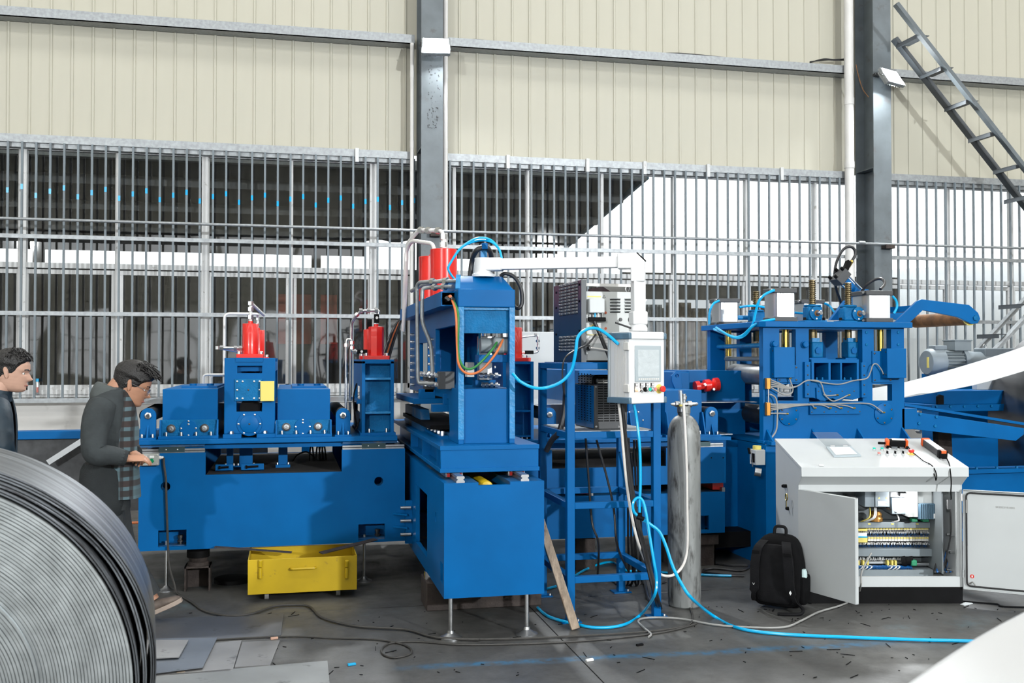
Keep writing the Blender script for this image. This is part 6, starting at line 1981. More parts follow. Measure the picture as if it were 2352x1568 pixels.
# ---- blue air tubes on the leveller
for pts, l in ((((1779, 666, 7.6), (1757, 676, 7.62), (1743, 692, 7.65), (1735, 720, 7.68), (1729, 745, 7.7), (1710, 770, 7.75), (1688, 776, 7.8), (1660, 762, 8.0), (1645, 752, 8.2)), 'blue air tube arching from the first air cylinder top'),
               (((1780, 733, 7.6), (1752, 738, 7.62), (1730, 748, 7.66), (1708, 768, 7.74), (1690, 774, 7.8), (1665, 766, 8.0), (1640, 756, 8.3)), 'blue air tube leaving the first air cylinder base'),
               (((1652, 690, 8.6), (1638, 698, 8.6), (1630, 718, 8.6), (1629, 745, 8.6)), 'short blue air tube on the rear corner cylinder'),
               (((2050, 680, 7.6), (2058, 690, 7.6), (2060, 705, 7.6), (2053, 720, 7.6)), 'short blue air tube beside the swing arm'),
               (((1698, 705, 8.6), (1730, 702, 8.6), (1760, 706, 8.6), (1790, 714, 8.6), (1850, 720, 8.6)), 'straight blue air tube behind the leveller air cylinders'),
               (((1893, 696, 8.6), (1905, 702, 8.6), (1915, 715, 8.55), (1925, 725, 8.5)), 'curved blue air tube beside the half-hidden air cylinder')):
    solo('air_tube', MB().tube(spline([PY(*p) for p in pts], 6), .011, 8), M['air_hose'], l, 'hose')
# ---- lubrication blocks and thin tubes
lb = thing('lubrication_line', 'bronze grease distributor blocks with thin white tubes across the leveller', 'lubrication line', (3.9, YL - .02, 1.3))
for py0, py1 in ((868, 893), (924, 954)):
    r_ = RY(YL - .04, 1761, 1769, py0, py1)
    db = part('distributor', MB().box(r_[0], r_[1], YL - .045, YL - .005, r_[2], r_[3]), M['bronze'], lb, bv=.002)
    for k in range(5):
        zz = r_[2] + (r_[3] - r_[2]) * (.1 + .2 * k)
        part('outlet', MB().cyl((r_[1], YL - .03, zz), (r_[1] + .012, YL - .03, zz), .006, n=8), M['brass'], db)
part('link_pipe', MB().cyl(PY(1765, 893, YL - .03), PY(1765, 924, YL - .03), .007, n=8), M['zinc'], lb)
yt = YL - .04


def ltube(pts, r=.0055):
    part('grease_tube', MB().tube(spline([PY(a_, b_, yt) for a_, b_ in pts], 5), r, 6), M['cable_grey'], lb)
    e = PY(*pts[-1], yt)
    part('tube_end', MB().cyl(e, e + Vector((.018, 0, 0)), .008, n=8), M['brass'], lb)


for k in range(4):
    ltube(((1770, 872 + 5 * k), (1790, 880 + 3 * k), (1812, 889 + k), (1832, 886), (1848, 876), (1861, 873), (1880, 875), (1888, 885), (1892, 900), (1899, 908), (1921, 907)) if k < 2 else
          ((1770, 872 + 5 * k), (1790, 880 + 3 * k), (1812, 889 + k), (1832, 886), (1848, 876), (1861, 873), (1900, 880), (1930, 882), (1960, 874), (1990, 869), (1999, 855), (2005, 838), (2014, 836), (2024, 848), (2029, 859)))
ltube(((1770, 889), (1785, 898), (1800, 906), (1815, 905), (1821, 893), (1813, 868)))
ltube(((1892, 905), (1910, 920), (1925, 918), (1948, 907)))
for k, e in enumerate(((1870, 937), (1905, 937), (1930, 937), (1960, 937))):
    ltube(((1770, 930 + 4 * k), (1800, 931 + 2 * k), (1850, 930), (1865 + 22 * k, 930), e), .005)
ltube(((1770, 928), (1850, 928), (1950, 926), (1985, 926), (2005, 930), (2028, 947)))
ltube(((1770, 949), (1790, 949), (1806, 950)))
part('grease_tube', MB().tube(spline([PY(a_, b_, yt) for a_, b_ in ((1768, 905), (1780, 912), (1785, 930), (1785, 970), (1782, 990), (1770, 1008), (1757, 1025), (1752, 1045), (1749, 1054))], 5), .007, 8), M['cable_grey'], lb)
# hand grease pump
q = RY(YL - .2, 1736, 1758, 1033, 1068)
gp = thing('grease_pump', 'small grey grease pump with yellow cap hung on the leveller pedestal', 'pump', ((q[0] + q[1]) / 2, YL - .16, q[2]))
part('body', MB().box(q[0], q[1], YL - .2, YL - .09, q[2], q[3]), M['cabinet'], gp, bv=.004)
part('sight_glass', MB().box(q[0] - .003, q[0] + .004, YL - .18, YL - .12, q[2] + .02, q[3] - .03), M['black'], gp)
part('cap', MB().cyl((q[0] + .035, YL - .15, q[3]), (q[0] + .035, YL - .15, q[3] + .03), .034, n=20), M['label_yellow'], gp)
c = Vector((q[0] - .01, YL - .2, q[2] - .05))
part('lever', MB().tube([c + Vector((-.02, 0, .04)), PY(1727, 1058, YL - .21), PY(1724, 1030, YL - .21)], .005, 8), M['zinc'], gp)
part('knob', MB().cyl(PY(1719, 1028, YL - .21), PY(1722, 1042, YL - .21), .009, n=10), M['black'], gp)
part('pump_chamber', MB().cyl(c, c + Vector((.045, -.02, -.008)), .034, n=20), M['steel'], gp)

# ================================================================== DECOILER side
# strip between leveller and coil
b = MB()
crv = [(5.0, 1.315), (5.2, 1.33), (5.4, 1.36), (6.07, 1.46), (6.6, 1.585), (7.4, 1.80), (7.9, 1.98), (8.25, 2.105)]
nn = [Vector((a_, 7.95, c_)) for a_, c_ in crv]
ff = [Vector((a_, 9.0, c_)) for a_, c_ in crv]
nn, ff = spline(nn, 4), spline(ff, 4)
vs = []
for p_, q_ in zip(nn, ff):
    vs += [p_, q_, q_ + Vector((0, 0, .004)), p_ + Vector((0, 0, .004))]
m_ = len(nn)
b.add(vs, [(4 * i + k, 4 * i + (k + 1) % 4, 4 * i + 4 + (k + 1) % 4, 4 * i + 4 + k) for i in range(m_ - 1) for k in range(4)])
solo('steel_strip', b, mat('strip_white', (.50, .52, .53), .35, metal=.5, var=.04), 'broad pale steel strip rising from the leveller to the coil', 'metal strip')
dc = thing('decoiler_coil', 'large dark shiny steel coil mounted on the blue decoiler', 'steel coil', (8.25, 8.6, 0.0))
part('windings', MB().lathe((8.25, 7.98, 1.05), (0, 1, 0), [(.28, 0), (.60, .004), (1.045, 0), (1.05, .006), (1.05, 1.2), (.28, 1.2)], 96), mat('coil_dark', (.16, .16, .165), .28, metal=.9, var=.25, scale=2, stretch=(3, .4, 3)), dc)
for k in range(6):
    part('wrap_edge', MB().lathe((8.25, 7.978, 1.05), (0, 1, 0), [(.60 + .06 * k, 0), (.606 + .06 * k, -.003), (.61 + .06 * k, 0)], 96, caps=False), M['steel'], dc)
df = thing('decoiler', 'blue decoiler stand and beams carrying the dark coil', 'decoiler', (7.0, 8.8, 0))
part('mandrel', MB().cyl((8.25, 7.9, 1.05), (8.25, 9.9, 1.05), .26, n=32), M['steel_dark'], df)
part('head_stock', MB().box(7.9, 8.6, 9.5, 10.3, .12, 1.4), M['blue'], df)
bm = [(2087, 950), (2103, 946), (2352, 983), (2480, 1000), (2480, 1030), (2352, 1000), (2333, 1012), (2087, 984)]
be = part('front_beam', MB().plate('y', 7.62, 7.66, XZ(7.62, [(2087, 950), (2103, 946), (2352, 983), (2352, 997), (2333, 1012), (2087, 984)])), M['blue'], df, bv=.003)
part('upper_rail', MB().plate('y', 7.75, 7.83, XZ(7.75, [(2078, 926), (2352, 970), (2352, 976), (2078, 932)])), M['blue'], df)
part('beam_web', MB().plate('y', 7.66, 8.6, XZ(7.7, [(2090, 975), (2330, 1003), (2330, 1008), (2090, 981)])), M['black'], df)
part('rear_beam', MB().plate('y', 8.6, 8.64, XZ(7.62, [(2087, 950), (2103, 946), (2352, 983), (2352, 997), (2333, 1012), (2087, 984)])), M['blue'], df)
q = PY(2090, 964, 7.62)
pv = part('pivot_ring', MB().lathe((q.x, 7.62, q.z), (0, -1, 0), [(.030, 0), (.030, .006), (.024, .007), (.024, .003)], 24), M['steel'], df)
bolts(be, [(PY(a_, b_, 7.62).x, 7.62, PY(a_, b_, 7.62).z) for a_, b_ in ((2113, 951), (2150, 957), (2110, 972), (2147, 978))], .0142, .012, m=M['blue_cast'])
r_ = RY(9.0, 2153, 2275, 897, 928)
st = part('coil_car', MB().box(r_[0], r_[1] + .3, 9.0, 9.6, r_[2], r_[3]).box(r_[0] - .1, r_[1] + .3, 8.95, 9.7, r_[2] - .07, r_[2]), M['blue'], df, bv=.004)
bolts(st, [(r_[0] - .05 + k * .16, 8.95, r_[2] - .02) for k in range(5)], .0145, .014, m=M['blue_cast'])
lu = PY(2160, 915, 8.97)
part('lug', MB().plate('y', 8.97, 9.0, [(lu.x - .03, lu.z - .06), (lu.x + .04, lu.z - .06), (lu.x + .04, lu.z + .03), (lu.x - .0, lu.z + .04), (lu.x - .03, lu.z + .02)]), M['black'], df)
part('lower_frame', MB().box(5.45, 7.1, 8.3, 8.4, .25, .62).box(5.45, 7.1, 8.25, 8.45, .62, .66).box(5.5, 7.1, 8.9, 9.0, 0.12, .9), M['blue'], df)
part('floor_skid', MB().box(5.4, 8.2, 8.2, 10.3, 0, .12), M['blue'], df)
bolts(df, [(5.7 + k * .22, 8.27, .66) for k in range(6)], .0145, .02, 'z', m=M['blue_cast'])
part('dark_prop', MB().bar((5.95, 8.15, 0), (5.9, 8.15, 1.15), .14, .08, up=(0, 1, 0)), M['rust'], df)
part('bright_cap', MB().box(PY(2262, 880, 9.1).x, PY(2310, 880, 9.1).x + .05, 9.22, 9.3, PY(2270, 896, 9).z, PY(2270, 855, 9).z), M['cabinet'], df)
# big grey motor on the decoiler
q = PY(2160, 832, 9.9)
bmx = thing('drive_motor', 'large grey finned drive motor behind the rising strip', 'motor', (q.x + .3, 9.9, q.z - .2))
part('fan_cowl', MB().lathe((q.x - .19, 9.9, q.z), (1, 0, 0), [(.06, 0), (.13, .01), (.155, .04), (.16, .18)], 28), M['drive_grey'], bmx)
part('stator', MB().lathe((q.x - .02, 9.9, q.z), (1, 0, 0), [(.135, 0), (.135, .26)], 28), M['duct'], bmx)
for k in range(10):
    a_ = -1.3 + k * .24
    part('fin', MB().bar((q.x - .01, 9.9 - .135 * math.cos(a_), q.z + .135 * math.sin(a_)), (q.x + .21, 9.9 - .135 * math.cos(a_), q.z + .135 * math.sin(a_)), .05, .008, up=(0, -math.sin(a_), -math.cos(a_))), M['duct'], bmx)
part('terminal_box', MB().box(q.x + .10, q.x + .31, 9.78, 9.98, q.z + .13, q.z + .24).box(q.x + .09, q.x + .32, 9.77, 9.99, q.z + .24, q.z + .255), M['duct'], bmx, bv=.004)
part('brake_box', MB().box(q.x - .12, q.x + .03, 9.82, 9.95, q.z + .14, q.z + .19), M['drive_grey'], bmx, bv=.008)
part('flange', MB().lathe((q.x + .22, 9.9, q.z), (1, 0, 0), [(.17, 0), (.17, .05), (.14, .06), (.12, .2), (.12, .9)], 28), M['drive_grey'], bmx)
part('gear_top', MB().box(q.x + .5, q.x + .9, 9.8, 10.0, q.z + .05, q.z + .16), M['drive_grey'], bmx, bv=.01)
part('eye_bolt', MB().tube([(q.x + .56 + .02 * math.cos(a_ * PI / 6), 9.88, q.z + .18 + .025 * math.sin(a_ * PI / 6)) for a_ in range(13)], .006, 6), M['zinc'], bmx)
part('warning_sticker', MB().box(q.x - .195, q.x - .185, 9.84, 9.87, q.z - .06, q.z + .06), M['label_yellow'], bmx)
part('pedestal', MB().box(q.x - .1, q.x + 1.0, 9.8, 10.1, .12, q.z - .13), M['blue'], bmx)
# ================================================================== CONTROL CONSOLE with open doors (faces the camera aisle)
DC, RC = 6.97, 2.0
o_ = _F * DC + _R * RC
co = thing('control_console', 'pale grey control console with sloping desk and open wiring cabinet', 'control console', (o_.x, o_.y, 0), -YAW, world=False)


def LC(px, py, y):
    d_ = DC + y
    return ((px - 1176) / FPX * d_ - RC, CAM_H - (py - 825) / FPX * d_)


W, D = 1.142, .60
zb1 = LC(2000, 1345, 0)[1]
part('plinth', MB().box(.02, W - .0, .0, D, 0, zb1), M['black'], co)
zr0 = LC(2000, 1322, 0)[1]
zo = LC(2000, 1128, 0)[1]
zch = LC(2000, 1112, 0)[1]
zl0, zl1 = LC(2000, 1094, -.09)[1], LC(2000, 1073, -.09)[1]
ztop = LC(1950, 1008, D)[1]
prof = [(0, zb1), (D, zb1), (D, ztop), (-.09, zl1), (-.09, zl0), (0, zch)]
part('side_panel', MB().plate('x', 0, .012, prof), M['cabinet'], co, bv=.002)
part('side_panel', MB().plate('x', W - .012, W, prof), M['cabinet'], co, bv=.002)
part('back_panel', MB().box(.012, W - .012, D - .012, D, zb1, ztop - .01), M['cabinet_in'], co)
part('bottom_rail', MB().box(.012, W - .012, 0, .03, zb1, zr0), M['cabinet'], co)
part('floor_pan', MB().box(.012, W - .012, .03, D - .012, zb1, zb1 + .02), M['cabinet_in'], co)
part('top_rail', MB().box(.012, W - .012, 0, .03, zo, zch), M['cabinet'], co)
part('under_chamfer', MB().add([(.012, -.09, zl0), (W - .012, -.09, zl0), (W - .012, 0, zch), (.012, 0, zch), (.012, -.08, zl0 + .01), (W - .012, -.08, zl0 + .01), (W - .012, .01, zch + .01), (.012, .01, zch + .01)],
                                [(0, 1, 2, 3), (7, 6, 5, 4), (0, 4, 5, 1), (1, 5, 6, 2), (2, 6, 7, 3), (3, 7, 4, 0)]), M['cabinet'], co)
desk = [(-.095, zl0), (-.095, zl1 + .004), (D + .002, ztop + .006), (D + .002, ztop - .016), (-.07, zl1 - .014), (-.07, zl0)]
part('desk_lid', MB().plate('x', -.006, W + .006, desk), M['cabinet'], co, bv=.003)
part('mount_plate', MB().box(.05, W - .09, .46, .47, zr0, zo + .05), mat('mount_grey', (.15, .17, .18), .5), co)
part('side_rail', MB().box(W - .10, W - .09, .10, .47, zr0, zo), M['mount_grey'], co)
for dy in (.02, .4):
    part('door_stay', MB().box(W - .03, W - .012, dy, dy + .02, zr0, zo), M['cabinet'], co)
for yy, zz in ((.30, .62), (.35, .52), (.25, .32)):
    part('lock_knob', MB().lathe((0, yy, zz if 0 else {.30: LC(1803, 1115, .3)[1], .35: LC(1817, 1121, .2)[1], .25: LC(1811, 1166, .25)[1]}[yy]), (-1, 0, 0), [(.013, 0), (.013, .01), (.009, .022)], 14), M['black'], co)
kz = LC(1817, 1140, .2)[1]
ky = part('key_ring', MB().tube([(-.03, .2 + .025 * math.cos(a * PI / 8), kz + .025 * math.sin(a * PI / 8)) for a in range(17)], .004, 6), M['brass'], co)
part('key', MB().box(-.034, -.030, .19, .205, kz - .07, kz - .02), M['brass'], ky)
# left door swung towards the aisle
def door(name, hx, hy, ang, wd, side, lbl):
    d_ = bpy.data.objects.new(name, None)
    COL.objects.link(d_)
    d_.parent = co
    d_.location = (hx, hy, 0)
    d_.rotation_euler = (0, 0, ang)
    d_['label'] = lbl
    OFF[d_.name] = Vector((0, 0, 0))
    z0, z1 = .106, .795
    return d_, z0, z1


dl, z0, z1 = door('door', 0, -.004, math.radians(-62.7), .52, 1, 'grey console door swung open, outer face showing')
W1 = .52
part('leaf', MB().box(0, W1, -.006, .0, z0, z1), M['cabinet'], dl, bv=.002)
part('return_edge', MB().box(W1 - .004, W1, 0, .022, z0, z1).box(0, W1, 0, .022, z1 - .004, z1).box(0, W1, 0, .022, z0, z0 + .004), M['cabinet'], dl)
dr, z0, z1 = door('door', W + .004, -.004, math.radians(-27.2), .52, 1, 'grey console door folded back, inner face with rubber seal')
part('leaf', MB().box(0, W1, -.006, .0, z0, z1), M['cabinet'], dr, bv=.002)
part('return_edge', MB().box(0, .004, -.024, -.006, z0, z1).box(0, W1, -.024, -.006, z1 - .004, z1).box(0, W1, -.024, -.006, z0, z0 + .004).box(W1 - .004, W1, -.024, -.006, z0, z1), M['cabinet'], dr)
rs = fillet([(.022, -.012, z0 + .3), (.022, -.012, z1 - .022), (W1 - .02, -.012, z1 - .022), (W1 - .02, -.012, z0 + .022), (.022, -.012, z0 + .022), (.022, -.012, z0 + .31)], .03)
part('rubber_seal', MB().tube(rs, .006, 8), M['black_rubber'], dr)
part('edge_pad', MB().box(.02, .032, -.03, -.007, z1 - .16, z1 - .07), M['cable_grey'], dr)  # small grey block on the door's inner face
part('red_sticker', MB().lathe((.055, -.0065, z0 + .09), (0, -1, 0), [(.013, 0), (.013, .001)], 20), M['red_btn'], dr)
part('sticker_mark', MB().box(.051, .059, -.0088, -.0076, z0 + .083, z0 + .097), M['label_white'], dr)
part('ground_lug', MB().tube(spline([(.04, -.012, z0 + .04), (.06, -.03, z0 + .055), (.075, -.02, z0 + .03)]), .005, 6), M['cable_grey'], dr)
print_text('serial_print', 'SK2022/10-0001', .018, 'cable_grey', dr, (.205, -.0075, z1 - .115))
for zz in (z0 + .08, z1 - .08):
    part('hinge', MB().cyl((0, -.016, zz), (0, -.016, zz + .05), .008, n=10), M['zinc'], dr)

# wiring inside
Yq = .36


def ibox(name, px0, px1, py0, py1, y0, y1, m_, bv=.003, lab=None):
    a, c = LC(px0, py1, y0), LC(px1, py0, y0)
    return part(name, MB().box(a[0], c[0], y0, y1, a[1], c[1]), M[m_], co, bv=bv, label=lab)


v1 = ibox('frequency_drive', 1984, 2007, 1128, 1163, .26, .46, 'drive_grey')
v2 = ibox('frequency_drive', 2008, 2041, 1128, 1163, .25, .46, 'drive_grey')
a, c = LC(2014, 1160, .249), LC(2037, 1146, .249)
for k in range(6):
    part('warning_print', MB().box(a[0], c[0] - .01 * (k % 3), .2485, .25, a[1] + .006 * k, a[1] + .0035 + .006 * k), M['label_white'], v2)
for px in (2017, 2034):
    t_ = LC(px, 1142, .249)
    part('warning_triangle', MB().add([(t_[0] - .008, .2487, t_[1] - .007), (t_[0] + .008, .2487, t_[1] - .007), (t_[0], .2487, t_[1] + .007)], [(0, 1, 2)]), M['label_yellow'], v2)
ibox('contactor', 2046, 2083, 1142, 1179, .27, .46, 'drive_grey')
ibox('contactor_head', 2042, 2086, 1128, 1141, .27, .46, 'graphite')
lm = ibox('cabinet_lamp', 2065, 2080, 1131, 1139, .24, .27, 'graphite')
a, c = LC(2066, 1139, .238), LC(2079, 1133, .238)
part('lamp_lens', MB().box(a[0], c[0], .232, .24, a[1], c[1]), M['cab_lamp'], lm, bv=.004)
cl = bpy.data.lights.new('cabinet_light', 'POINT')
cl.energy = 6
cl.shadow_soft_size = .03
clo = bpy.data.objects.new('cabinet_light', cl)
COL.objects.link(clo)
clo.parent = lm
clo.location = ((a[0] + c[0]) / 2, .20, a[1] - .01)
wd_ = ibox('servo_drive', 2083, 2106, 1126, 1186, .22, .46, 'cabinet_in')
ibox('servo_drive', 2106, 2138, 1126, 1158, .24, .46, 'cabinet_in')
ibox('servo_drive', 2138, 2160, 1130, 1156, .25, .46, 'cabinet_in')
hs_ = ibox('heat_sink', 2107, 2160, 1155, 1191, .22, .46, 'cap_slate')
for k in range(11):
    a = LC(2110 + k * 4.7, 1190, .22)
    c = LC(2112.2 + k * 4.7, 1156, .22)
    part('fin', MB().box(a[0], c[0], .212, .222, a[1], c[1]), M['cap_slate'], hs_)
a, c = LC(2142, 1189, .21), LC(2160, 1178, .21)
part('rating_label', MB().box(a[0], c[0], .2095, .212, a[1], c[1]), M['label_white'], hs_)
ibox('terminal_plug', 2092, 2105, 1190, 1197, .25, .3, 'pcb_green')
ibox('terminal_plug', 2117, 2131, 1191, 1197, .25, .3, 'pcb_green')
a = LC(2012, 1180, .3)
part('choke_coil', MB().lathe((a[0], .33, a[1] - .05), (0, 0, 1), [(.05, 0), (.05, .02), (.042, .03), (.045, .05), (.03, .07)], 20), M['copper_coil'], co)
ibox('relay_box', 1950, 1964, 1138, 1155, .3, .46, 'graphite')
d1 = ibox('wire_duct', 1962, 2146, 1198, 1211, .30, .46, 'duct')
for px in (1994, 2047, 2104):
    a, c = LC(px - 3, 1203, .299), LC(px + 3, 1200, .299)
    part('duct_tag', MB().box(a[0], c[0], .298, .30, a[1], c[1]), M['label_yellow'], d1)
ibox('wire_duct', 2137, 2150, 1211, 1262, .30, .46, 'duct')
ibox('wire_duct', 1960, 2150, 1259, 1276, .27, .46, 'duct')
ibox('wire_duct', 1962, 2140, 1306, 1325, .24, .46, 'duct')
ibox('relay_backing', 1960, 2137, 1211, 1259, .42, .455, 'black')
for row, (y_t, y_b) in enumerate(((1210, 1216), (1231, 1241))):
    for k in range(25):
        px = 1964 + k * 6.75
        if row == 1 and k < 4:
            continue
        a, c = LC(px, y_b, .33), LC(px + 6.1, y_t, .33)
        rl = part('relay', MB().box(a[0], c[0], .33, .42, a[1], c[1]), M['warm_white'], co)
        part('relay_tag', MB().box(a[0] + .001, c[0] - .001, .327, .331, c[1] - .014, c[1] - .002), M['label_yellow'], rl)
w1 = MB()
w2 = MB()
rr = random.Random(5)
for y_a, y_b in ((1217, 1231), (1243, 1258)):
    for k in range(75):
        px = 1963 + k * 2.28 + rr.uniform(-.4, .4)
        a, c = LC(px, y_a + rr.uniform(0, 2), .34), LC(px + rr.uniform(-2, 2), y_a + 6, .31)
        e = LC(px + rr.uniform(-3, 3), y_b, .36)
        w1.tube([(a[0], .34, a[1]), (c[0], .31, c[1])], .0026, 4)
        w2.tube([(c[0], .31, c[1]), (e[0], .36, e[1])], .0018, 4)
part('wire_ferrules', w1, M['label_white'], co, kind='stuff')
part('control_wires', w2, M['wire_blue'], co, kind='stuff')
tb = ibox('terminal_strip', 1963, 1990, 1213, 1218, .30, .36, 'label_yellow')
tb = ibox('terminal_strip', 1964, 1990, 1233, 1244, .30, .42, 'label_yellow')
ibox('blue_terminal_rail', 1964, 1990, 1230, 1233, .298, .34, 'air_hose')
ibox('white_terminals', 1964, 1989, 1222, 1230, .305, .36, 'label_white')
ibox('mount_rail', 1964, 2100, 1287, 1293, .30, .34, 'alu')
ibox('mount_rail', 2100, 2136, 1290, 1297, .32, .36, 'alu')
b = MB()
for k in range(90):
    px = 1964 + k * 1.4
    a, c = LC(px, 1297 + rr.uniform(-1, 1), .26), LC(px + rr.uniform(2, 9), 1304 + rr.uniform(0, 2), .25)
    m0 = LC(px + 2, 1300, .235)
    b.tube([(a[0], .27, a[1]), (m0[0], .235, m0[1]), (c[0], .26, c[1])], .003, 4)
part('wire_loom', b, M['wire_blue'], co, kind='stuff')
b = MB()
for k in range(46):
    px = 1966 + k * 2.6
    a, c = LC(px, 1285 + rr.uniform(-2, 1), .30), LC(px + rr.uniform(-3, 3), 1279 + rr.uniform(-2, 2), .32)
    b.tube([(a[0], .30, a[1]), (c[0], .32, c[1])], .0028, 4)
part('wire_ends', b, M['label_white'], co, kind='stuff')
for k, px in enumerate((1967, 1978, 1988, 2034, 2044, 2052)):
    a, c = LC(px, 1296, .27), LC(px + 4, 1285, .27)
    part('yellow_clip', MB().box(a[0], c[0], .265, .30, a[1], c[1]), M['label_yellow'], co)
    e, f, g2 = LC(px + 4, 1298, .25), LC(px + 9, 1302, .23), LC(px + 2, 1306, .25)
    part('white_wire', MB().tube(spline([(c[0], .26, a[1]), (e[0] + .02, .24, e[1]), (f[0], .23, f[1]), (g2[0], .25, g2[1])]), .004, 6), M['label_white'], co)
q = LC(2078, 1288, .27)
part('cable_gland_block', MB().lathe((q[0] - .03, .28, q[1]), (1, -.4, .2), [(.04, 0), (.04, .03), (.03, .035), (.032, .08)], 12), M['black'], co)
part('green_connector', MB().box(q[0] + .02, q[0] + .06, .22, .26, q[1] - .02, q[1] + .02), M['pcb_green'], co, bv=.006)
for k in range(9):
    r1 = random.Random(20 + k)
    px = 2152 + k * 5
    top = LC(px, 1200 + 20 * r1.random(), .3)
    mid = LC(px + 4 * r1.random(), 1260, .25)
    low = LC(px - 6 - 8 * r1.random(), 1305, .2)
    end = LC(2145 + 5 * k, 1318 - r1.random() * 5, .12)
    part('loom_cable', MB().tube(spline([(top[0], .3, top[1]), (mid[0], .25, mid[1]), (low[0], .18, low[1]), (end[0], .12, zr0 + .01)]), .006, 6),
         M['wire_blue'] if k % 2 else M['black_hose'], co)
for px, py in ((2182, 1228), (2195, 1228), (2182, 1266), (2196, 1266), (2196, 1310)):
    q = LC(px, py, .1)
    part('ground_stud', MB().cyl((W - .012, .1 + (px - 2182) * .004, q[1]), (W - .045, .1 + (px - 2182) * .004, q[1]), .008, n=8), M['zinc'], co)
for k, (pa, pb) in enumerate((((2009, 1165), (1985, 1198)), ((2012, 1165), (1990, 1198)), ((2036, 1165), (2060, 1176)), ((1998, 1165), (1978, 1198)), ((2060, 1180), (2050, 1198)), ((2090, 1188), (2070, 1198)))):
    a, c = LC(*pa, .3), LC(*pb, .3)
    part('drive_lead', MB().tube(spline([(a[0], .32, a[1]), ((a[0] + c[0]) / 2 + .01, .27, (a[1] + c[1]) / 2 - .01), (c[0], .33, c[1])]), .005, 6), M['black_hose'] if k in (2, 5) else M['label_white'] if k != 3 else M['label_yellow'], co)
# desk fittings: small lamp switches
sl = math.atan2(ztop - zl1, D + .09)


def on_desk(px, py):
    """local point on the sloping desk under a pixel"""
    y_ = .25
    for _ in range(12):
        x_, z_ = LC(px, py, y_)
        zs_ = zl1 + (y_ + .09) * math.tan(sl) + .006
        y_ += (zs_ - z_) / ((py - 825) / FPX + math.tan(sl)) * -1
    x_, z_ = LC(px, py, y_)
    return Vector((x_, y_, z_))


upv = Vector((0, -math.sin(sl), math.cos(sl)))
for px, py, m_, nm in ((2006, 1034, 'teal_btn', 'push_button'), (2024, 1034, 'teal_btn', 'push_button'), (2043, 1031, 'black', 'rotary_switch'), (2062, 1032, 'black', 'rotary_switch'),
                       (2017, 1045, 'pink_btn', 'push_button'), (2036, 1044, 'black', 'rotary_switch'), (2054, 1044, 'black', 'rotary_switch'), (2072, 1044, 'black', 'key_switch')):
    p_ = on_desk(px, py)
    hb = part(nm, MB().lathe(p_, upv, [(.013, 0), (.013, .008), (.010, .009), (.010, .014)], 16), M['chrome'], co)
    part('cap', MB().lathe(p_ + upv * .014, upv, [(.011, 0), (.011, .008)], 14) if m_ != 'black' else MB().bar(p_ + upv * .012, p_ + upv * .03, .008, .02), M[m_], hb)
p_ = on_desk(2091, 1042)
es = part('emergency_stop', MB().lathe(p_, upv, [(.028, 0), (.028, .003), (.012, .004), (.012, .015)], 24), M['label_yellow'], co)
part('mushroom', MB().lathe(p_ + upv * .013, upv, [(.013, 0), (.020, .006), (.020, .018), (.014, .022)], 20), M['red_btn'], es)
# framed meter window with raised clear cover
c4 = [on_desk(*p) for p in ((1896, 1028), (1954, 1028), (1976, 1048), (1914, 1050))]
wn = part('meter_window', MB().add([c + upv * .001 for c in c4] + [c + upv * .012 for c in c4], [(0, 1, 2, 3), (7, 6, 5, 4), (0, 4, 5, 1), (1, 5, 6, 2), (2, 6, 7, 3), (3, 7, 4, 0)]), M['hmi_grey'], co)
cc = sum(c4, Vector()) / 4
part('meter_face', MB().add([cc + (c - cc) * .8 + upv * .0135 for c in c4], [(0, 1, 2, 3)]), M['label_white'], wn)
back = Vector((0, .05, .075))
lid = [c4[0] + upv * .012, c4[1] + upv * .012, c4[1] + Vector((-.05, .17, .10)), c4[0] + Vector((-.05, .17, .10))]
b = MB()
b.add(lid + [c + Vector((0, -.004, .004)) for c in lid], [(0, 1, 2, 3), (7, 6, 5, 4), (0, 4, 5, 1), (1, 5, 6, 2), (2, 6, 7, 3), (3, 7, 4, 0)])
part('clear_cover', b, M['clear_plastic'], wn)
for t_ in (.25, .75):
    p_ = c4[0].lerp(c4[1], t_) + upv * .014
    part('cover_hinge', MB().cyl(p_ - Vector((.016, 0, 0)), p_ + Vector((.016, 0, 0)), .006, n=8), M['zinc'], wn)

CM = Matrix.Translation(Vector((o_.x, o_.y, 0))) @ Matrix.Rotation(-YAW, 4, 'Z')
# ---- things lying on the desk
p_ = on_desk(1882, 1068)
q = CM @ p_
nrm = (CM.to_3x3() @ upv)


def desk_bar(mb, a, b, w_, h_, lift):
    mb.bar(CM @ (a + upv * lift), CM @ (b + upv * lift), w_, h_, up=nrm)
    return mb


pa, pb = on_desk(1879, 1069), on_desk(1890, 1069)
solo('white_clip', desk_bar(MB(), pa, pb, .02, .008, .005), M['white_paint'], 'tiny white plastic clip lying on the console desk', 'clip', bv=.002)
la, lb_ = on_desk(2030, 1026), on_desk(2082, 1028)
wl = thing('work_light', 'black and orange work light lying crosswise on the console desk', 'work light', CM @ la)
part('body', desk_bar(MB(), la.lerp(lb_, .15), la.lerp(lb_, .92), .05, .05, .035), M['black'], wl, bv=.012)
part('lens', desk_bar(MB(), la.lerp(lb_, .3), la.lerp(lb_, .85), .03, .006, .063), M['label_white'], wl)
part('end_cap', desk_bar(MB(), la.lerp(lb_, .02), la.lerp(lb_, .18), .062, .062, .034), M['orange_plastic'], wl, bv=.01)
part('end_cap', desk_bar(MB(), la.lerp(lb_, .88), la.lerp(lb_, 1.0), .062, .062, .034), M['orange_plastic'], wl, bv=.01)
part('foot', desk_bar(MB(), la.lerp(lb_, .04), la.lerp(lb_, .16), .07, .02, .012), M['black'], wl)
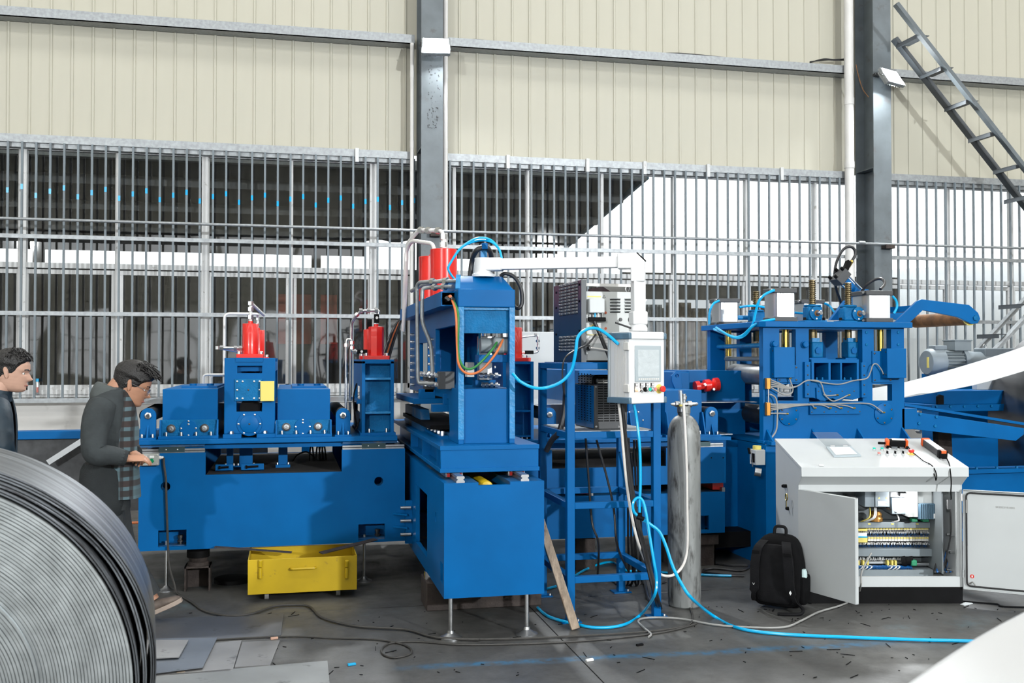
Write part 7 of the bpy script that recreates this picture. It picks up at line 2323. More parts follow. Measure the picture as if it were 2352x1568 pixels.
part('foot', desk_bar(MB(), la.lerp(lb_, .9), la.lerp(lb_, .99), .07, .02, .012), M['black'], wl)
part('nozzle', desk_bar(MB(), la.lerp(lb_, -.3), la.lerp(lb_, .05), .018, .018, .030), M['black'], wl, bv=.005)
lp = [on_desk(*p) + upv * .006 for p in ((2083, 1025), (2092, 1037), (2105, 1048), (2120, 1060), (2136, 1068))]
e1_ = [LC(2145, 1078, -.10), LC(2149, 1092, -.10), LC(2147, 1102, -.10), LC(2144, 1090, -.10)]
lp += [Vector((x_, -.10 - .002, z_)) for x_, z_ in e1_] + [on_desk(2130, 1064) + upv * .006]
part('lanyard', MB().tube([CM @ p for p in spline(lp, 5)], .0035, 6), M['black'], wl)
la, lb_ = on_desk(2122, 1022), on_desk(2163, 1052)
wl2 = thing('work_light', 'long black and orange work light pointing to the console corner', 'work light', CM @ la)
part('body', desk_bar(MB(), la.lerp(lb_, .08), la.lerp(lb_, .95), .052, .045, .030), M['graphite'], wl2, bv=.004)
part('lens', desk_bar(MB(), la.lerp(lb_, .12), la.lerp(lb_, .9), .046, .004, .054), M['label_white'], wl2)
part('end_cap', desk_bar(MB(), la.lerp(lb_, -.02), la.lerp(lb_, .1), .062, .056, .030), M['orange_plastic'], wl2, bv=.008)
part('end_cap', desk_bar(MB(), la.lerp(lb_, .9), la.lerp(lb_, 1.04), .062, .058, .030), M['black'], wl2, bv=.008)
part('clip', desk_bar(MB(), la.lerp(lb_, .97), la.lerp(lb_, 1.05), .034, .02, .05), M['orange_plastic'], wl2)
part('stand_plate', desk_bar(MB(), la.lerp(lb_, 1.0), la.lerp(lb_, 1.13), .04, .006, .004), M['zinc'], wl2)
lp = [on_desk(2171, 1056) + upv * .02, on_desk(2178, 1066) + upv * .006] + [Vector((x_, -.103, z_)) for x_, z_ in (LC(2180, 1080, -.1), LC(2182, 1105, -.1), LC(2181, 1128, -.1))]
lp += [Vector((x_, -.06, z_)) for x_, z_ in (LC(2182, 1142, -.06), LC(2180, 1150, -.06))]
part('lanyard', MB().tube([CM @ p for p in spline(lp, 5)], .0045, 6), M['black'], wl2)
x_, z_ = LC(2178, 1153, -.06)
part('lanyard_tag', MB().box(-.016, .016, -.006, .006, -.045, .02).xf(CM @ Matrix.Translation((x_, -.06, z_))), M['graphite'], wl2)
hb = [LC(2179, 1166, -.05), LC(2178, 1190, -.03), LC(2176, 1225, 0.05), LC(2168, 1270, .1), LC(2155, 1312, .15)]
part('lead', MB().tube([CM @ p for p in spline([Vector((h_[0], y_, h_[1])) for h_, y_ in zip(hb, (-.06, -.05, .02, .08, .12))])], .006, 6), M['black_hose'], wl2)
# grey cable from the cabinet across the floor
cab = [CM @ Vector((LC(1963, 1280, -.05)[0] + .16, .1, .33)), CM @ Vector((LC(1975, 1300, 0)[0], -.01, LC(1975, 1310, 0)[1])), PY(1977, 1345, 6.2), PZ(1966, 1372, .01), PZ(1930, 1390, .01), PZ(1880, 1405, .01), PZ(1840, 1425, .01), PZ(1800, 1440, .01), PZ(1720, 1440, .01), PZ(1640, 1434, .01), PZ(1560, 1420, .01), PZ(1490, 1418, .01), PZ(1466, 1425, .01), PZ(1478, 1440, .01), PZ(1495, 1455, .01), PZ(1490, 1462, .01)]
solo('grey_cable', MB().tube(spline(cab, 5), .0065, 7), M['cable_grey'], 'thin grey cable running from the open console over the floor', 'cable')

# ================================================================== BACKPACK on the floor by the console
p0 = PZ(1790, 1396, 0)
bp = thing('backpack', 'black backpack standing on the floor against the console', 'backpack', (p0.x, p0.y, 0), math.radians(-12.6 - 32), world=False)


def rbox(w_, d_, zs, n=16, p=4.0):
    """stack of rounded cross sections: zs = (z, scale_w, scale_d, shift_y)"""
    rings = []
    for z, sw, sd, sh_ in zs:
        r_ = []
        for i in range(n):
            a = 2 * PI * i / n
            c, s_ = math.cos(a), math.sin(a)
            r_.append((w_ / 2 * sw * abs(c) ** (2 / p) * (1 if c >= 0 else -1), d_ / 2 * sd * abs(s_) ** (2 / p) * (1 if s_ >= 0 else -1) + sh_, z))
        rings.append(r_)
    return MB().loft(rings)


part('main_body', rbox(.34, .17, [(.02, .80, .8, 0), (.03, .92, .95, 0), (.10, 1.0, 1.05, 0), (.25, 1.0, 1.05, .0), (.38, .94, 1.0, .01), (.45, .82, .9, .015), (.49, .62, .7, .02), (.505, .35, .4, .02)], 20), M['bag_black'], bp, sub=1)
part('front_pocket', rbox(.30, .10, [(.04, .8, .8, .11), (.06, .95, 1, .11), (.18, 1, 1.1, .115), (.30, .98, 1, .115), (.38, .85, .8, .11), (.41, .6, .5, .105)], 20), M['bag_black2'], bp, sub=1)
part('back_pad', rbox(.27, .06, [(.05, .8, .8, -.09), (.08, 1, 1, -.095), (.3, 1, 1, -.095), (.42, .85, .9, -.085), (.45, .6, .5, -.08)], 16), M['bag_black2'], bp, sub=1)
part('top_handle', MB().tube(fillet([(-.035, .01, .49), (-.035, .02, .555), (.045, .02, .555), (.045, .01, .49)], .03), .011, 8), M['bag_black2'], bp)
for sx in (-1, 1):
    pts = spline([(sx * .075, -.08, .47), (sx * .10, -.145, .42), (sx * .115, -.16, .30), (sx * .12, -.15, .18), (sx * .14, -.12, .09), (sx * .15, -.07, .05)], 5)
    b = MB()
    rings = []
    for i, p_ in enumerate(pts):
        w_ = .030 if i < 18 else .014
        rings.append([p_ + Vector((-w_, 0, 0)), p_ + Vector((w_, 0, 0)), p_ + Vector((w_, -.014, 0)), p_ + Vector((-w_, -.014, 0))])
    st = part('shoulder_strap', b.loft(rings), M['bag_black2'], bp)
    part('buckle', MB().cbox((sx * .107, -.166, .40), (.05, .014, .022)), M['black'], st)
    z_ = .15 if sx > 0 else .19
    part('reflector', MB().add([(sx * .125, -.164, z_ + .016), (sx * .125 + .009, -.166, z_), (sx * .125, -.164, z_ - .016), (sx * .125 - .009, -.166, z_)], [(0, 1, 2, 3)]), M['label_white'], st)
part('side_pocket', rbox(.05, .15, [(.05, .8, .8, 0), (.07, 1, 1, 0), (.22, 1.1, 1, 0), (.235, .9, .95, 0)], 14).xf(Matrix.Translation((.165, .02, 0))), M['bag_black'], bp)
part('bottle_top', rbox(.035, .055, [(.20, .8, .9, 0), (.235, 1, 1, .0), (.265, .95, .95, .0), (.285, .6, .7, -.005)], 14).xf(Matrix.Translation((.172, -.005, 0))), M['mint_plastic'], bp)
part('hip_strap', MB().tube(spline([(.15, -.07, .06), (.19, -.10, .035), (.18, -.14, .014), (.10, -.19, .012), (.05, -.20, .010)]), .011, 6), M['bag_black2'], bp)
for zz in (.34, .40):
    part('zip', MB().tube(spline([(-.14, .165 if zz < .36 else .09, zz - .05), (-.08, .17 if zz < .36 else .10, zz), (.08, .17 if zz < .36 else .10, zz), (.14, .165 if zz < .36 else .09, zz - .05)]), .004, 6), M['black'], bp)
# ================================================================== LAMPS, STAIR, COIL, FLOOR CLUTTER
def flood_lamp(px, py, w_, h_, tilt, roll, lbl, aim):
    q = PY(px, py, 11.55)
    t = thing('flood_lamp', lbl, 'flood lamp', (q.x, 11.6, q.z))
    Mx = Matrix.Translation(q) @ Matrix.Rotation(roll, 4, 'Z') @ Matrix.Rotation(tilt, 4, 'X')
    part('housing', MB().box(-w_ / 2, w_ / 2, 0, .05, -h_ / 2, h_ / 2).xf(Mx), M['galv'], t, bv=.008)
    for k in range(7):
        xx = -w_ / 2 + w_ * (k + .5) / 7
        part('cooling_fin', MB().box(xx - .004, xx + .004, .05, .08, -h_ * .4, h_ * .4).xf(Mx), M['galv'], t)
    part('lens', MB().box(-w_ * .43, w_ * .43, -.006, 0, -h_ * .42, h_ * .42).xf(Mx), M['lamp_face'], t)
    part('bracket', MB().bar(Mx @ Vector((-w_ / 2 - .01, .02, 0)), Mx @ Vector((-w_ / 2 - .01, .02, 0)) + Vector((.02, .10, .05)), .03, .006)
         .bar(Mx @ Vector((w_ / 2 + .01, .02, 0)), Mx @ Vector((w_ / 2 + .01, .02, 0)) + Vector((-.02, .10, .05)), .03, .006)
         .bar((q.x - w_ / 2, 11.70, q.z + .05), (q.x + w_ / 2, 11.70, q.z + .05), .06, .03), M['steel_dark'], t)
    nrm_ = (Mx.to_3x3() @ Vector((0, -1, 0)))
    l_ = area_lamp('flood_light', q + nrm_ * .03, q + nrm_ * .03 + Vector(aim), (w_ * .85, h_ * .8), FLOOD)
    l_.parent = t
    l_.matrix_parent_inverse = Matrix.Translation(-Vector(t.location))
    return t


flood_lamp(1001, 104, .34, .25, math.radians(-28), math.radians(-8), 'glaring flood lamp on the column between the wall panels', (0.12, -.7, -1))
flood_lamp(2051, 175, .36, .26, math.radians(-32), math.radians(22), 'white flood lamp on the column beside the steel stair', (-0.2, -.7, -1))
# cables lying on top of the girts
for k, (pts, l) in enumerate(((((330, 55), (480, 60), (620, 68), (760, 80), (830, 82), (900, 80), (945, 82)), 'loose black cables lying along the girt towards the lamp column'),
                            (((1030, 96), (1090, 92), (1180, 103), (1300, 112), (1420, 122), (1480, 126), (1560, 124), (1680, 134)), 'loose black cables along the girt past the lamp'),
                            (((1860, 142), (1890, 136), (1915, 138), (1943, 136)), 'short tangle of black cable on the girt beside the rain pipe'))):
    b = MB()
    for j in range(3):
        b.tube(spline([PY(a_, c_ + rr.uniform(-2, 3), 12.05 + .02 * j) for a_, c_ in pts], 4), .008, 6)
    solo('girt_cable', b, M['black_hose'], l, 'cable')
b = MB().tube(spline([PY(*p, 11.8) for p in ((1966, 148), (1972, 175), (1982, 205), (1995, 223))], 5), .006, 6)
solo('lamp_lead', b, M['rust_orange'], 'thin lead drooping beside the flood lamp column', 'cable')

# ---- steel stair: two flights, stringers and angle treads
sn = thing('steel_stair', 'dark steel stair flight descending across the cladding corner', 'stair', (9.6, 11.4, 0))
YN, YFa = 11.15, 11.62
an, bn = PY(2058, 9, YN), PY(2420, 472, YN)
af, bf_ = PY(2054, 89, YFa), PY(2420, 557, YFa)
part('stringer', MB().bar(an, bn, .05, .075, up=(0, 1, 0)), M['column_grey'], sn)  # same steel as its twin, painted paler because light strikes it
part('stringer', MB().bar(af, bf_, .05, .10, up=(0, 1, 0)), M['stair_grey'], sn)
for k, (px, py) in enumerate(((2095, 93), (2150, 165), (2207, 240), (2262, 313), (2320, 386), (2345, 455))):
    c = PY(px, py, (YN + YFa) / 2)
    part('tread', MB().box(c.x - .09, c.x + .10, YN + .02, YFa - .02, c.z - .004, c.z + .004).box(c.x - .09, c.x - .082, YN + .02, YFa - .02, c.z - .05, c.z), M['stair_grey'], sn)
sn2 = thing('steel_stair', 'lower grey stair flight rising behind the decoiler motor', 'stair', (10.0, 11.3, 0))
a1_, b1_ = PY(2268, 822, 10.9), PY(2420, 660, 10.9)
a2_, b2_ = PY(2240, 808, 11.35), PY(2420, 618, 11.35)
ext = (a1_ - b1_).normalized()
part('stringer', MB().bar(a1_ + ext * 1.35, b1_, .04, .08, up=(0, 1, 0)), M['galv'], sn2)
ext2 = (a2_ - b2_).normalized()
part('stringer', MB().bar(a2_ + ext2 * 1.35, b2_, .04, .08, up=(0, 1, 0)), M['galv'], sn2)
for px, py in ((2290, 768), (2340, 700)):
    c = PY(px, py, 11.1)
    part('tread', MB().box(c.x - .12, c.x + .10, 10.92, 11.33, c.z - .004, c.z + .004).box(c.x - .12, c.x - .112, 10.92, 11.33, c.z - .05, c.z), M['stair_grey'], sn2)

# ---- spray can on the sill
q = PY(89, 900, 12.17)
cn = thing('spray_can', 'small silver spray can with blue cap on the window sill', 'spray can', (q.x, 12.10, SILL + .035))
q.y = 12.10
part('can', MB().lathe((q.x, q.y, SILL + .035), (0, 0, 1), [(.024, 0), (.026, .004), (.026, .13), (.018, .145)], 20), M['alu'], cn)
part('cap', MB().lathe((q.x, q.y, SILL + .18), (0, 0, 1), [(.018, 0), (.018, .03), (.015, .034)], 16), M['air_hose'], cn)
part('print_patch', MB().box(q.x - .004, q.x + .018, q.y - .027, q.y - .0255, SILL + .06, SILL + .12), M['pink_btn'], cn)

# ================================================================== FOREGROUND COIL
CX, CY0, CY1, CRD = -1.115, 3.11, 3.80, .706
CROT = Matrix.Translation((CX, CY0, 0)) @ Matrix.Rotation(math.radians(7.5), 4, 'Z') @ Matrix.Translation((-CX, -CY0, 0))
mat('coil_edge', (.42, .45, .46), .36, metal=.75, var=.22, scale=14, stretch=(1, .2, 1))
mat('coil_skin', (.20, .215, .235), .40, metal=.8, var=.55, scale=3, stretch=(.5, 9, .5), wear=(.06, .06, .065), wear_amt=.3, wear_scale=4)
cl_t = thing('strip_coil', 'big bright coil of wound steel strip in front of the hooded man', 'steel coil', (CX, (CY0 + CY1) / 2, 0))
prof = []
r_ = .26
rc = random.Random(11)
prof.append((r_, CY1 - CY0))
prof.append((r_, .0))
off = 0.0
while r_ < CRD - .048:
    th = .0095 + rc.uniform(-.001, .001)
    off = off * .7 + rc.uniform(-.006, .006) + (.012 if rc.random() < .03 else 0)
    prof += [(r_ + .0008, off + .0045), (r_ + .0014, off), (r_ + th - .0010, off + .0003), (r_ + th - .0004, off + .0045)]
    r_ += th
prof.append((r_, .02))
prof.append((r_, CY1 - CY0 - .04))
part('windings', MB().lathe((CX, CY0, CRD), (0, 1, 0), prof, 150, caps=False).xf(CROT), M['coil_edge'], cl_t)
# loosened outer wraps standing off and pushed back
rin = r_
for k in range(7):
    sh_ = .006 + .016 * k + rc.uniform(-.008, .008)
    b = MB()
    rings = []
    n = 110
    for i in range(n + 1):
        a = -PI * .62 + (PI * 1.62) * i / n
        bulge = math.exp(-((a - .35) / .55) ** 2)
        rad = rin + .0065 * (k + 1) + bulge * (.012 if k > 1 else .002) * (k > 1) + (.020 * bulge if k > 3 else 0) * .6
        w0 = CY0 + sh_ + (.05 * math.exp(-((a - .55) / .25) ** 2) if k in (2, 3) else 0)
        w1_ = CY1 - .05 + .006 * k
        ca_, sa_ = math.cos(a), math.sin(a)
        ri, ro = rad, rad + .004
        rings.append([(CX + ri * ca_, w0, CRD + ri * sa_), (CX + ro * ca_, w0, CRD + ro * sa_), (CX + ro * ca_, w1_, CRD + ro * sa_), (CX + ri * ca_, w1_, CRD + ri * sa_)])
    lowest = min(p_[2] for r2_ in rings for p_ in r2_)
    if lowest < .002:
        rings = [[(p_[0], p_[1], max(p_[2], .002 + .001 * k)) for p_ in r2_] for r2_ in rings]
    part('loose_wrap', b.loft(rings).xf(CROT), M['coil_skin'], cl_t)
q = Vector((CX + .42 - .42, CY0 + .16, CRD * 2 + .02))
part('tape_patch', MB().box(CX - .10, CX + .06, CY0 + .08, CY0 + .22, CRD * 2 - .012, CRD * 2 + .010).xf(CROT), M['mint_plastic'], cl_t, bv=.004)
solo('coil_cradle', MB().box(CX - .35, CX - .16, CY0 + .05, CY1 - .05, 0, .03).box(CX + .16, CX + .35, CY0 + .05, CY1 - .05, 0, .03), M['wood'], 'wooden chocks on the floor under the big coil', 'chocks')

# ---- steel sheets on the floor
sheets = [
    ([(340, 1424), (652, 1410), (645, 1460), (340, 1480)], .002, 'large dusty steel sheet lying behind the others on the floor'),
    ([(340, 1500), (497, 1478), (555, 1472), (534, 1542), (335, 1556)], .004, 'pale steel sheet under the bluish one on the floor'),
    ([(340, 1468), (499, 1466), (466, 1533), (338, 1549)], .020, 'bluish steel sheet on top of the floor pile'),
    ([(330, 1471), (433, 1471), (411, 1510), (330, 1514)], .036, 'small bright steel offcut nearest the big coil'),
    ([(557, 1476), (643, 1472), (621, 1528), (539, 1534)], .004, 'square grey steel sheet at the end of the pile'),
    ([(320, 1556), (752, 1519), (760, 1600), (320, 1610)], .004, 'wide pale steel sheet at the bottom edge of the floor'),
]
_tone = [(.10, .105, .115), (.25, .25, .25), (.15, .17, .20), (.30, .30, .30), (.22, .22, .22), (.24, .25, .25)]
for si, (pts, zz, l) in enumerate(sheets):
    P4 = [PZ(a_, c_, zz) for a_, c_ in pts]
    b = MB().add(P4 + [p_ + Vector((0, 0, .006)) for p_ in P4], [tuple(range(len(P4)))[::-1], tuple(range(len(P4), 2 * len(P4)))] + [(i, (i + 1) % len(P4), (i + 1) % len(P4) + len(P4), i + len(P4)) for i in range(len(P4))])
    solo('steel_sheet', b, mat('sheet_%d' % si, _tone[si], .5, metal=.35, var=.18, scale=2.2, wear=tuple(c * .4 for c in _tone[si]), wear_amt=.05, wear_scale=6), l, 'steel sheet', group='steel sheets on the floor')

# ---- cables on the floor
def floor_cable(name, pts, r, m_, lbl, cat='cable'):
    solo(name, MB().tube(spline([PZ(a_, c_, r + .001) for a_, c_ in pts], 5), r, 6), M[m_], lbl, cat)


floor_cable('floor_cable', ((495, 1469), (560, 1465), (680, 1461), (760, 1465), (860, 1468), (920, 1478), (944, 1490), (940, 1502), (905, 1510), (880, 1502), (878, 1488), (900, 1476), (960, 1473), (1060, 1480), (1200, 1478), (1330, 1472), (1440, 1462), (1530, 1450), (1590, 1435), (1600, 1430)), .006, 'cable', 'thin dark cable with a round loop lying across the floor')
floor_cable('floor_cable', ((1090, 1468), (1200, 1466), (1330, 1460), (1450, 1453), (1540, 1444), (1585, 1432), (1590, 1410), (1580, 1385), (1570, 1350), (1572, 1330)), .007, 'cable', 'dark cable running from the cross bed foot towards the gas cylinder')
floor_cable('floor_cable', ((1612, 1290), (1680, 1298), (1720, 1300), (1700, 1310), (1640, 1305), (1615, 1312), (1660, 1320), (1710, 1322)), .010, 'black_hose', 'coiled black hose on the floor behind the gas cylinder', 'hose')
floor_cable('floor_cable', ((2225, 1345), (2260, 1350), (2290, 1340), (2300, 1330), (2330, 1345), (2380, 1350)), .009, 'black_hose', 'black cable on the floor under the open console door')
floor_cable('floor_rod', ((2190, 1378), (2240, 1383), (2290, 1387), (2300, 1392), (2352, 1394)), .006, 'black', 'black wire lying beside the console corner', 'wire')
solo('orange_floor_hose', MB().tube(spline([(-2.4, 9.2, .25), (-.9, 9.3, .27), (.2, 9.25, .26), (.7, 9.3, .26), (1.0, 9.3, .26)]), .012, 8), M['orange_wire'], 'orange hose strung behind the long bed near the floor', 'hose')
p = PZ(2238, 1336, 0)
solo('crumpled_wrap', MB().lathe((p.x, p.y, 0), (0, 0, 1), [(.02, 0), (.045, .01), (.03, .03), (.04, .04), (.01, .055)], 7), M['label_white'], 'crumpled white wrapper by the console corner', 'litter')
p4 = [PZ(*p, .002) for p in ((2205, 1388), (2224, 1380), (2235, 1386), (2216, 1391))]
solo('paper_scrap', MB().add(p4 + [p_ + Vector((0, 0, .002)) for p_ in p4], [(3, 2, 1, 0), (4, 5, 6, 7), (0, 1, 5, 4), (1, 2, 6, 5), (2, 3, 7, 6), (3, 0, 4, 7)]), M['paper'], 'small square paper scrap on the floor', 'litter')
lit = MB()
rl = random.Random(4)
for k in range(150):
    px, py = rl.uniform(420, 2330), rl.uniform(1400, 1560)
    if k > 110:
        px, py = rl.uniform(1600, 2340), rl.uniform(1385, 1440)
    c = PZ(px, py, .003)
    a = rl.uniform(0, PI)
    ln = rl.choice((.005, .007, .01, .014, .04))
    lit.bar(c - Vector((math.cos(a), math.sin(a), 0)) * ln, c + Vector((math.cos(a), math.sin(a), 0)) * ln, .0035, .003)
solo('floor_debris', lit, M['black'], 'tiny dark wire offcuts scattered over the concrete floor', 'debris', kind='stuff', loc=(0, 0, 0))
for i, (px, py, m_, l) in enumerate(((1470, 1483, 'black', 'small black plastic block lying on the bare floor'), (1355, 1518, 'label_white', 'short white wire end on the floor'), (808, 1528, 'air_hose', 'small blue plastic scrap on the floor'), (415, 1548, 'wood', 'short wooden stick beside the steel sheets'), (630, 1468, 'skin_pale', 'small tan card scrap beside the steel sheets'))):
    c = PZ(px, py, 0)
    solo('scrap_piece', MB().bar(c + Vector((-.022, 0, .006)), c + Vector((.022, .01, .006)), .018, .012), M[m_], l, 'litter', bv=.002)

# ---- white sheet-metal cover in the near corner
D0 = 1.95
def near_pt(px, py, d_):
    v = ray(px, py)
    return _C + v * (d_ / v.dot(_F))


c0, c1 = near_pt(1985, 1612, D0), near_pt(2470, 1325, D0)
dn = Vector((0, 0, -1))
bk = _R * .25 + _F * .02
b = MB()
low0, low1 = Vector((c0.x, c0.y, .0)), Vector((c1.x, c1.y, .0))
back = _R * .35 - _F * .25
rings = []
for t_ in [i / 10 for i in range(11)]:
    base = c0.lerp(c1, t_)
    base.z += .02 * math.sin(t_ * PI)
    rg = []
    for j in range(7):
        a = PI / 2 * j / 6
        rg.append(base + _F * (.06 * (math.cos(a))) - _F * .06 + Vector((0, 0, -.06 + .06 * math.sin(a))))
    rg.append(base - _F * .42 + Vector((0, 0, .0)))
    rg.append(Vector((base.x - _F.x * .42, base.y - _F.y * .42, 0)))
    rg.append(Vector((base.x, base.y, 0)))
    rings.append(rg)
solo('white_guard', b.loft(rings), mat('guard_white', (.60, .61, .62), .4, var=.02), 'smooth white sheet-metal guard sloping up in the near corner', 'guard')
# ================================================================== PEOPLE
def lerp_tab(tab, t):
    for (a, *va), (b, *vb) in zip(tab[:-1], tab[1:]):
        if a <= t <= b:
            k = (t - a) / (b - a)
            k = k * k * (3 - 2 * k)
            return [x + (y - x) * k for x, y in zip(va, vb)]
    return list(tab[-1][1:])


# head profile facing +x, unit: metres; t = height 0 (chin) .. 1 (crown)
HEAD = [  # t, front, back, half width
    (0.00, .052, .020, .020), (0.04, .080, .030, .036), (0.10, .090, .040, .048), (0.17, .088, .055, .056), (0.24, .090, .070, .061),
    (0.33, .091, .088, .066), (0.42, .092, .100, .070), (0.50, .089, .108, .073), (0.58, .094, .112, .0755), (0.68, .091, .112, .077),
    (0.78, .080, .106, .074), (0.87, .060, .088, .063), (0.94, .036, .062, .046), (1.00, .004, .020, .010)]
HH = .235


def g(x, m, s):
    return math.exp(-((x - m) / s) ** 2)


def head_mb(grow=0.0, t0=0.0, t1=1.0, nr=34, na=44, face=True, mask=None):
    rings = []
    for i in range(nr + 1):
        t = t0 + (t1 - t0) * i / nr
        f, bk_, w_ = lerp_tab(HEAD, t)
        rg = []
        for j in range(na):
            a = 2 * PI * j / na - PI
            c, s_ = math.cos(a), math.sin(a)
            x_ = (f if c > 0 else bk_) * (abs(c) ** .85) * (1 if c > 0 else -1)
            y_ = w_ * s_ * (abs(s_) ** -.12 if abs(s_) > .01 else 1)
            if face and c > 0:
                an = math.degrees(a)
                x_ += .024 * g(an, 0, 9) * g(t, .345, .045) + .012 * g(an, 0, 8) * g(t, .42, .07)      # nose
                x_ += .006 * g(an, 0, 16) * (g(t, .215, .022) + g(t, .165, .022))                      # lips
                x_ -= .004 * g(an, 0, 15) * g(t, .19, .010)
                x_ -= .012 * (g(an, 30, 13) + g(an, -30, 13)) * g(t, .475, .045)                        # eye sockets
                x_ += .005 * (g(an, 28, 18) + g(an, -28, 18)) * g(t, .545, .03)                         # brow
                x_ += .004 * g(an, 0, 18) * g(t, .06, .04)                                              # chin
            gr = grow if mask is None else grow * mask(t, math.degrees(a))
            k = math.hypot(x_, y_) or 1
            rg.append((x_ + x_ / k * gr, y_ + y_ / k * gr, t * HH + (gr * .9 if t > .9 else 0)))
        rings.append(rg)
    return MB().loft(rings)


def tube_limb(pts, rad, n=14, k=5, sq=1.0):
    P = spline(pts, k)
    m_ = len(pts) - 1
    R_ = []
    for i in range(len(P)):
        u = i / (len(P) - 1) * m_
        a = min(int(u), m_ - 1)
        R_.append(rad[a] + (rad[a + 1] - rad[a]) * (u - a))
    return MB().tube(P, 0, n, rr=R_)


def ring(c, rx, ry, rot, n=28, p=2.4, gap=0.0, tilt=0.0):
    """horizontal body section (rx forward/back, ry sideways); gap opens the front"""
    out_ = []
    for i in range(n):
        a = gap + (2 * PI - 2 * gap) * (i / (n - 1 if gap else n))
        ca_, sa_ = math.cos(a), math.sin(a)
        x_ = rx * abs(ca_) ** (2 / p) * (1 if ca_ > 0 else -1)
        y_ = ry * abs(sa_) ** (2 / p) * (1 if sa_ > 0 else -1)
        v = Matrix.Rotation(rot, 3, 'Z') @ Vector((x_, y_, x_ * math.tan(tilt)))
        out_.append(Vector(c) + v)
    return out_


def ears():
    b = MB()
    for s_ in (-1, 1):
        rings = []
        for i in range(7):
            a = -1.45 + 2.9 * i / 6
            w_ = (.0155 if a > 0 else .012) * math.cos(a) + .001
            rings.append([Vector((-.010 - .008 * math.sin(a) + w_ * math.cos(u), s_ * (.074 + .004 * math.sin(a)) + s_ * .007 * math.sin(u) - s_ * .004 * math.cos(u), .106 + .031 * math.sin(a)))
                          for u in [2 * PI * q_ / 10 for q_ in range(10)]])
        b.loft(rings)
    return b


def hand(b, wrist, fwd, up_, s=1.0, curl=.9):
    """palm and five bent fingers grown from the wrist"""
    fwd, up_ = Vector(fwd).normalized(), Vector(up_).normalized()
    sd = fwd.cross(up_).normalized()
    up_ = sd.cross(fwd)
    w_ = Vector(wrist)
    rings = []
    for d_, hw_, th in ((-.02, .026, .022), (.0, .028, .021), (.03, .039, .018), (.065, .043, .016), (.09, .041, .014)):
        rings.append([w_ + fwd * d_ * s + sd * math.cos(a) * hw_ * s + up_ * math.sin(a) * th * s for a in [2 * PI * i / 12 for i in range(12)]])
    b.loft(rings)
    for i, (o_f, ln) in enumerate(((-.030, .062), (-.010, .074), (.011, .070), (.031, .056))):
        p0_ = w_ + fwd * .078 * s + sd * o_f * s
        pts = [p0_]
        ang = .15
        for seg in (.45, .32, .23):
            ang += curl * .55
            pts.append(pts[-1] + (fwd * math.cos(ang) - up_ * math.sin(ang)) * ln * seg * s)
        P = spline(pts, 3)
        b.tube(P, 0, 8, rr=[(.0092 - .003 * (q_ / (len(P) - 1))) * s for q_ in range(len(P))])
    th0 = w_ + fwd * .025 * s - sd * .030 * s
    P = spline([th0, th0 + (-sd * .022 + fwd * .022 - up_ * .012) * s, th0 + (-sd * .024 + fwd * .050 - up_ * .026) * s, th0 + (-sd * .012 + fwd * .070 - up_ * .034) * s], 3)
    b.tube(P, 0, 8, rr=[(.0120 - .0035 * (q_ / (len(P) - 1))) * s for q_ in range(len(P))])


def mat_plaid():
    m = bpy.data.materials.new('plaid_flannel')
    m.use_nodes = True
    N, L = m.node_tree.nodes, m.node_tree.links
    b = N['Principled BSDF']
    b.inputs['Roughness'].default_value = .9
    tc = N.new('ShaderNodeTexCoord')
    prev = None
    base = (.030, .028, .028, 1)
    for axis, sc_, col, w_ in (('X', 9, (.10, .16, .18, 1), .35), ('Z', 8, (.045, .030, .028, 1), .4), ('Z', 16, (.10, .17, .20, 1), .16), ('X', 18, (.02, .016, .016, 1), .2)):
        wv = N.new('ShaderNodeTexWave')
        wv.bands_direction = axis
        wv.inputs['Scale'].default_value = sc_ / 6.28 * 2
        wv.inputs['Distortion'].default_value = 0.6
        L.new(tc.outputs['Object'], wv.inputs['Vector'])
        mr = N.new('ShaderNodeMapRange')
        mr.inputs['From Min'].default_value = .6
        mr.inputs['From Max'].default_value = .75
        mr.inputs['To Max'].default_value = .75
        L.new(wv.outputs['Fac'], mr.inputs[0])
        mx = N.new('ShaderNodeMix')
        mx.data_type = 'RGBA'
        L.new(mr.outputs[0], mx.inputs[0])
        if prev is None:
            mx.inputs[6].default_value = base
        else:
            L.new(prev, mx.inputs[6])
        mx.inputs[7].default_value = col
        prev = mx.outputs[2]
    L.new(prev, b.inputs['Base Color'])
    M['plaid'] = m


mat_plaid()

# ---------------------------------------------------------------- man in the hooded jacket
YM = 6.75
hp_ = PY(283, 925, YM)
ground = 0.0


def pm(px, py, dy=0.0):
    return PY(px, py, YM + dy)


base_pt = pm(255, 1400)
man = thing('person', 'person in a dark hooded jacket and glasses looking down at the hands', 'person', (base_pt.x, YM, 0))
# facing direction: along +x, slightly away
FR = math.radians(6)
# torso centre line (leaning forward)
hip, waist, chest, should, neck0, neck1 = pm(252, 1130), pm(247, 1060), pm(243, 985), pm(244, 925), pm(258, 900), pm(283, 880)
kh = .335
# head placed by chin and crown
HS = 1.14
tiltf = math.radians(24)
Mh = Matrix.Translation(pm(284, 925)) @ Matrix.Rotation(FR, 4, 'Z') @ Matrix.Rotation(tiltf, 4, 'Y') @ Matrix.Scale(HS, 4)
body = head_mb().xf(Mh)
ear = ears()
ear.xf(Mh)
body.add(ear.v, ear.f)
nk = tube_limb([neck0 + Vector((.02, 0, -.05)), neck0 + Vector((.02, 0, 0)), neck1 + Vector((.0, 0, 0)), Mh @ Vector((0, 0, .05))], [.075, .068, .062, .058], 16)
body.add(nk.v, nk.f)
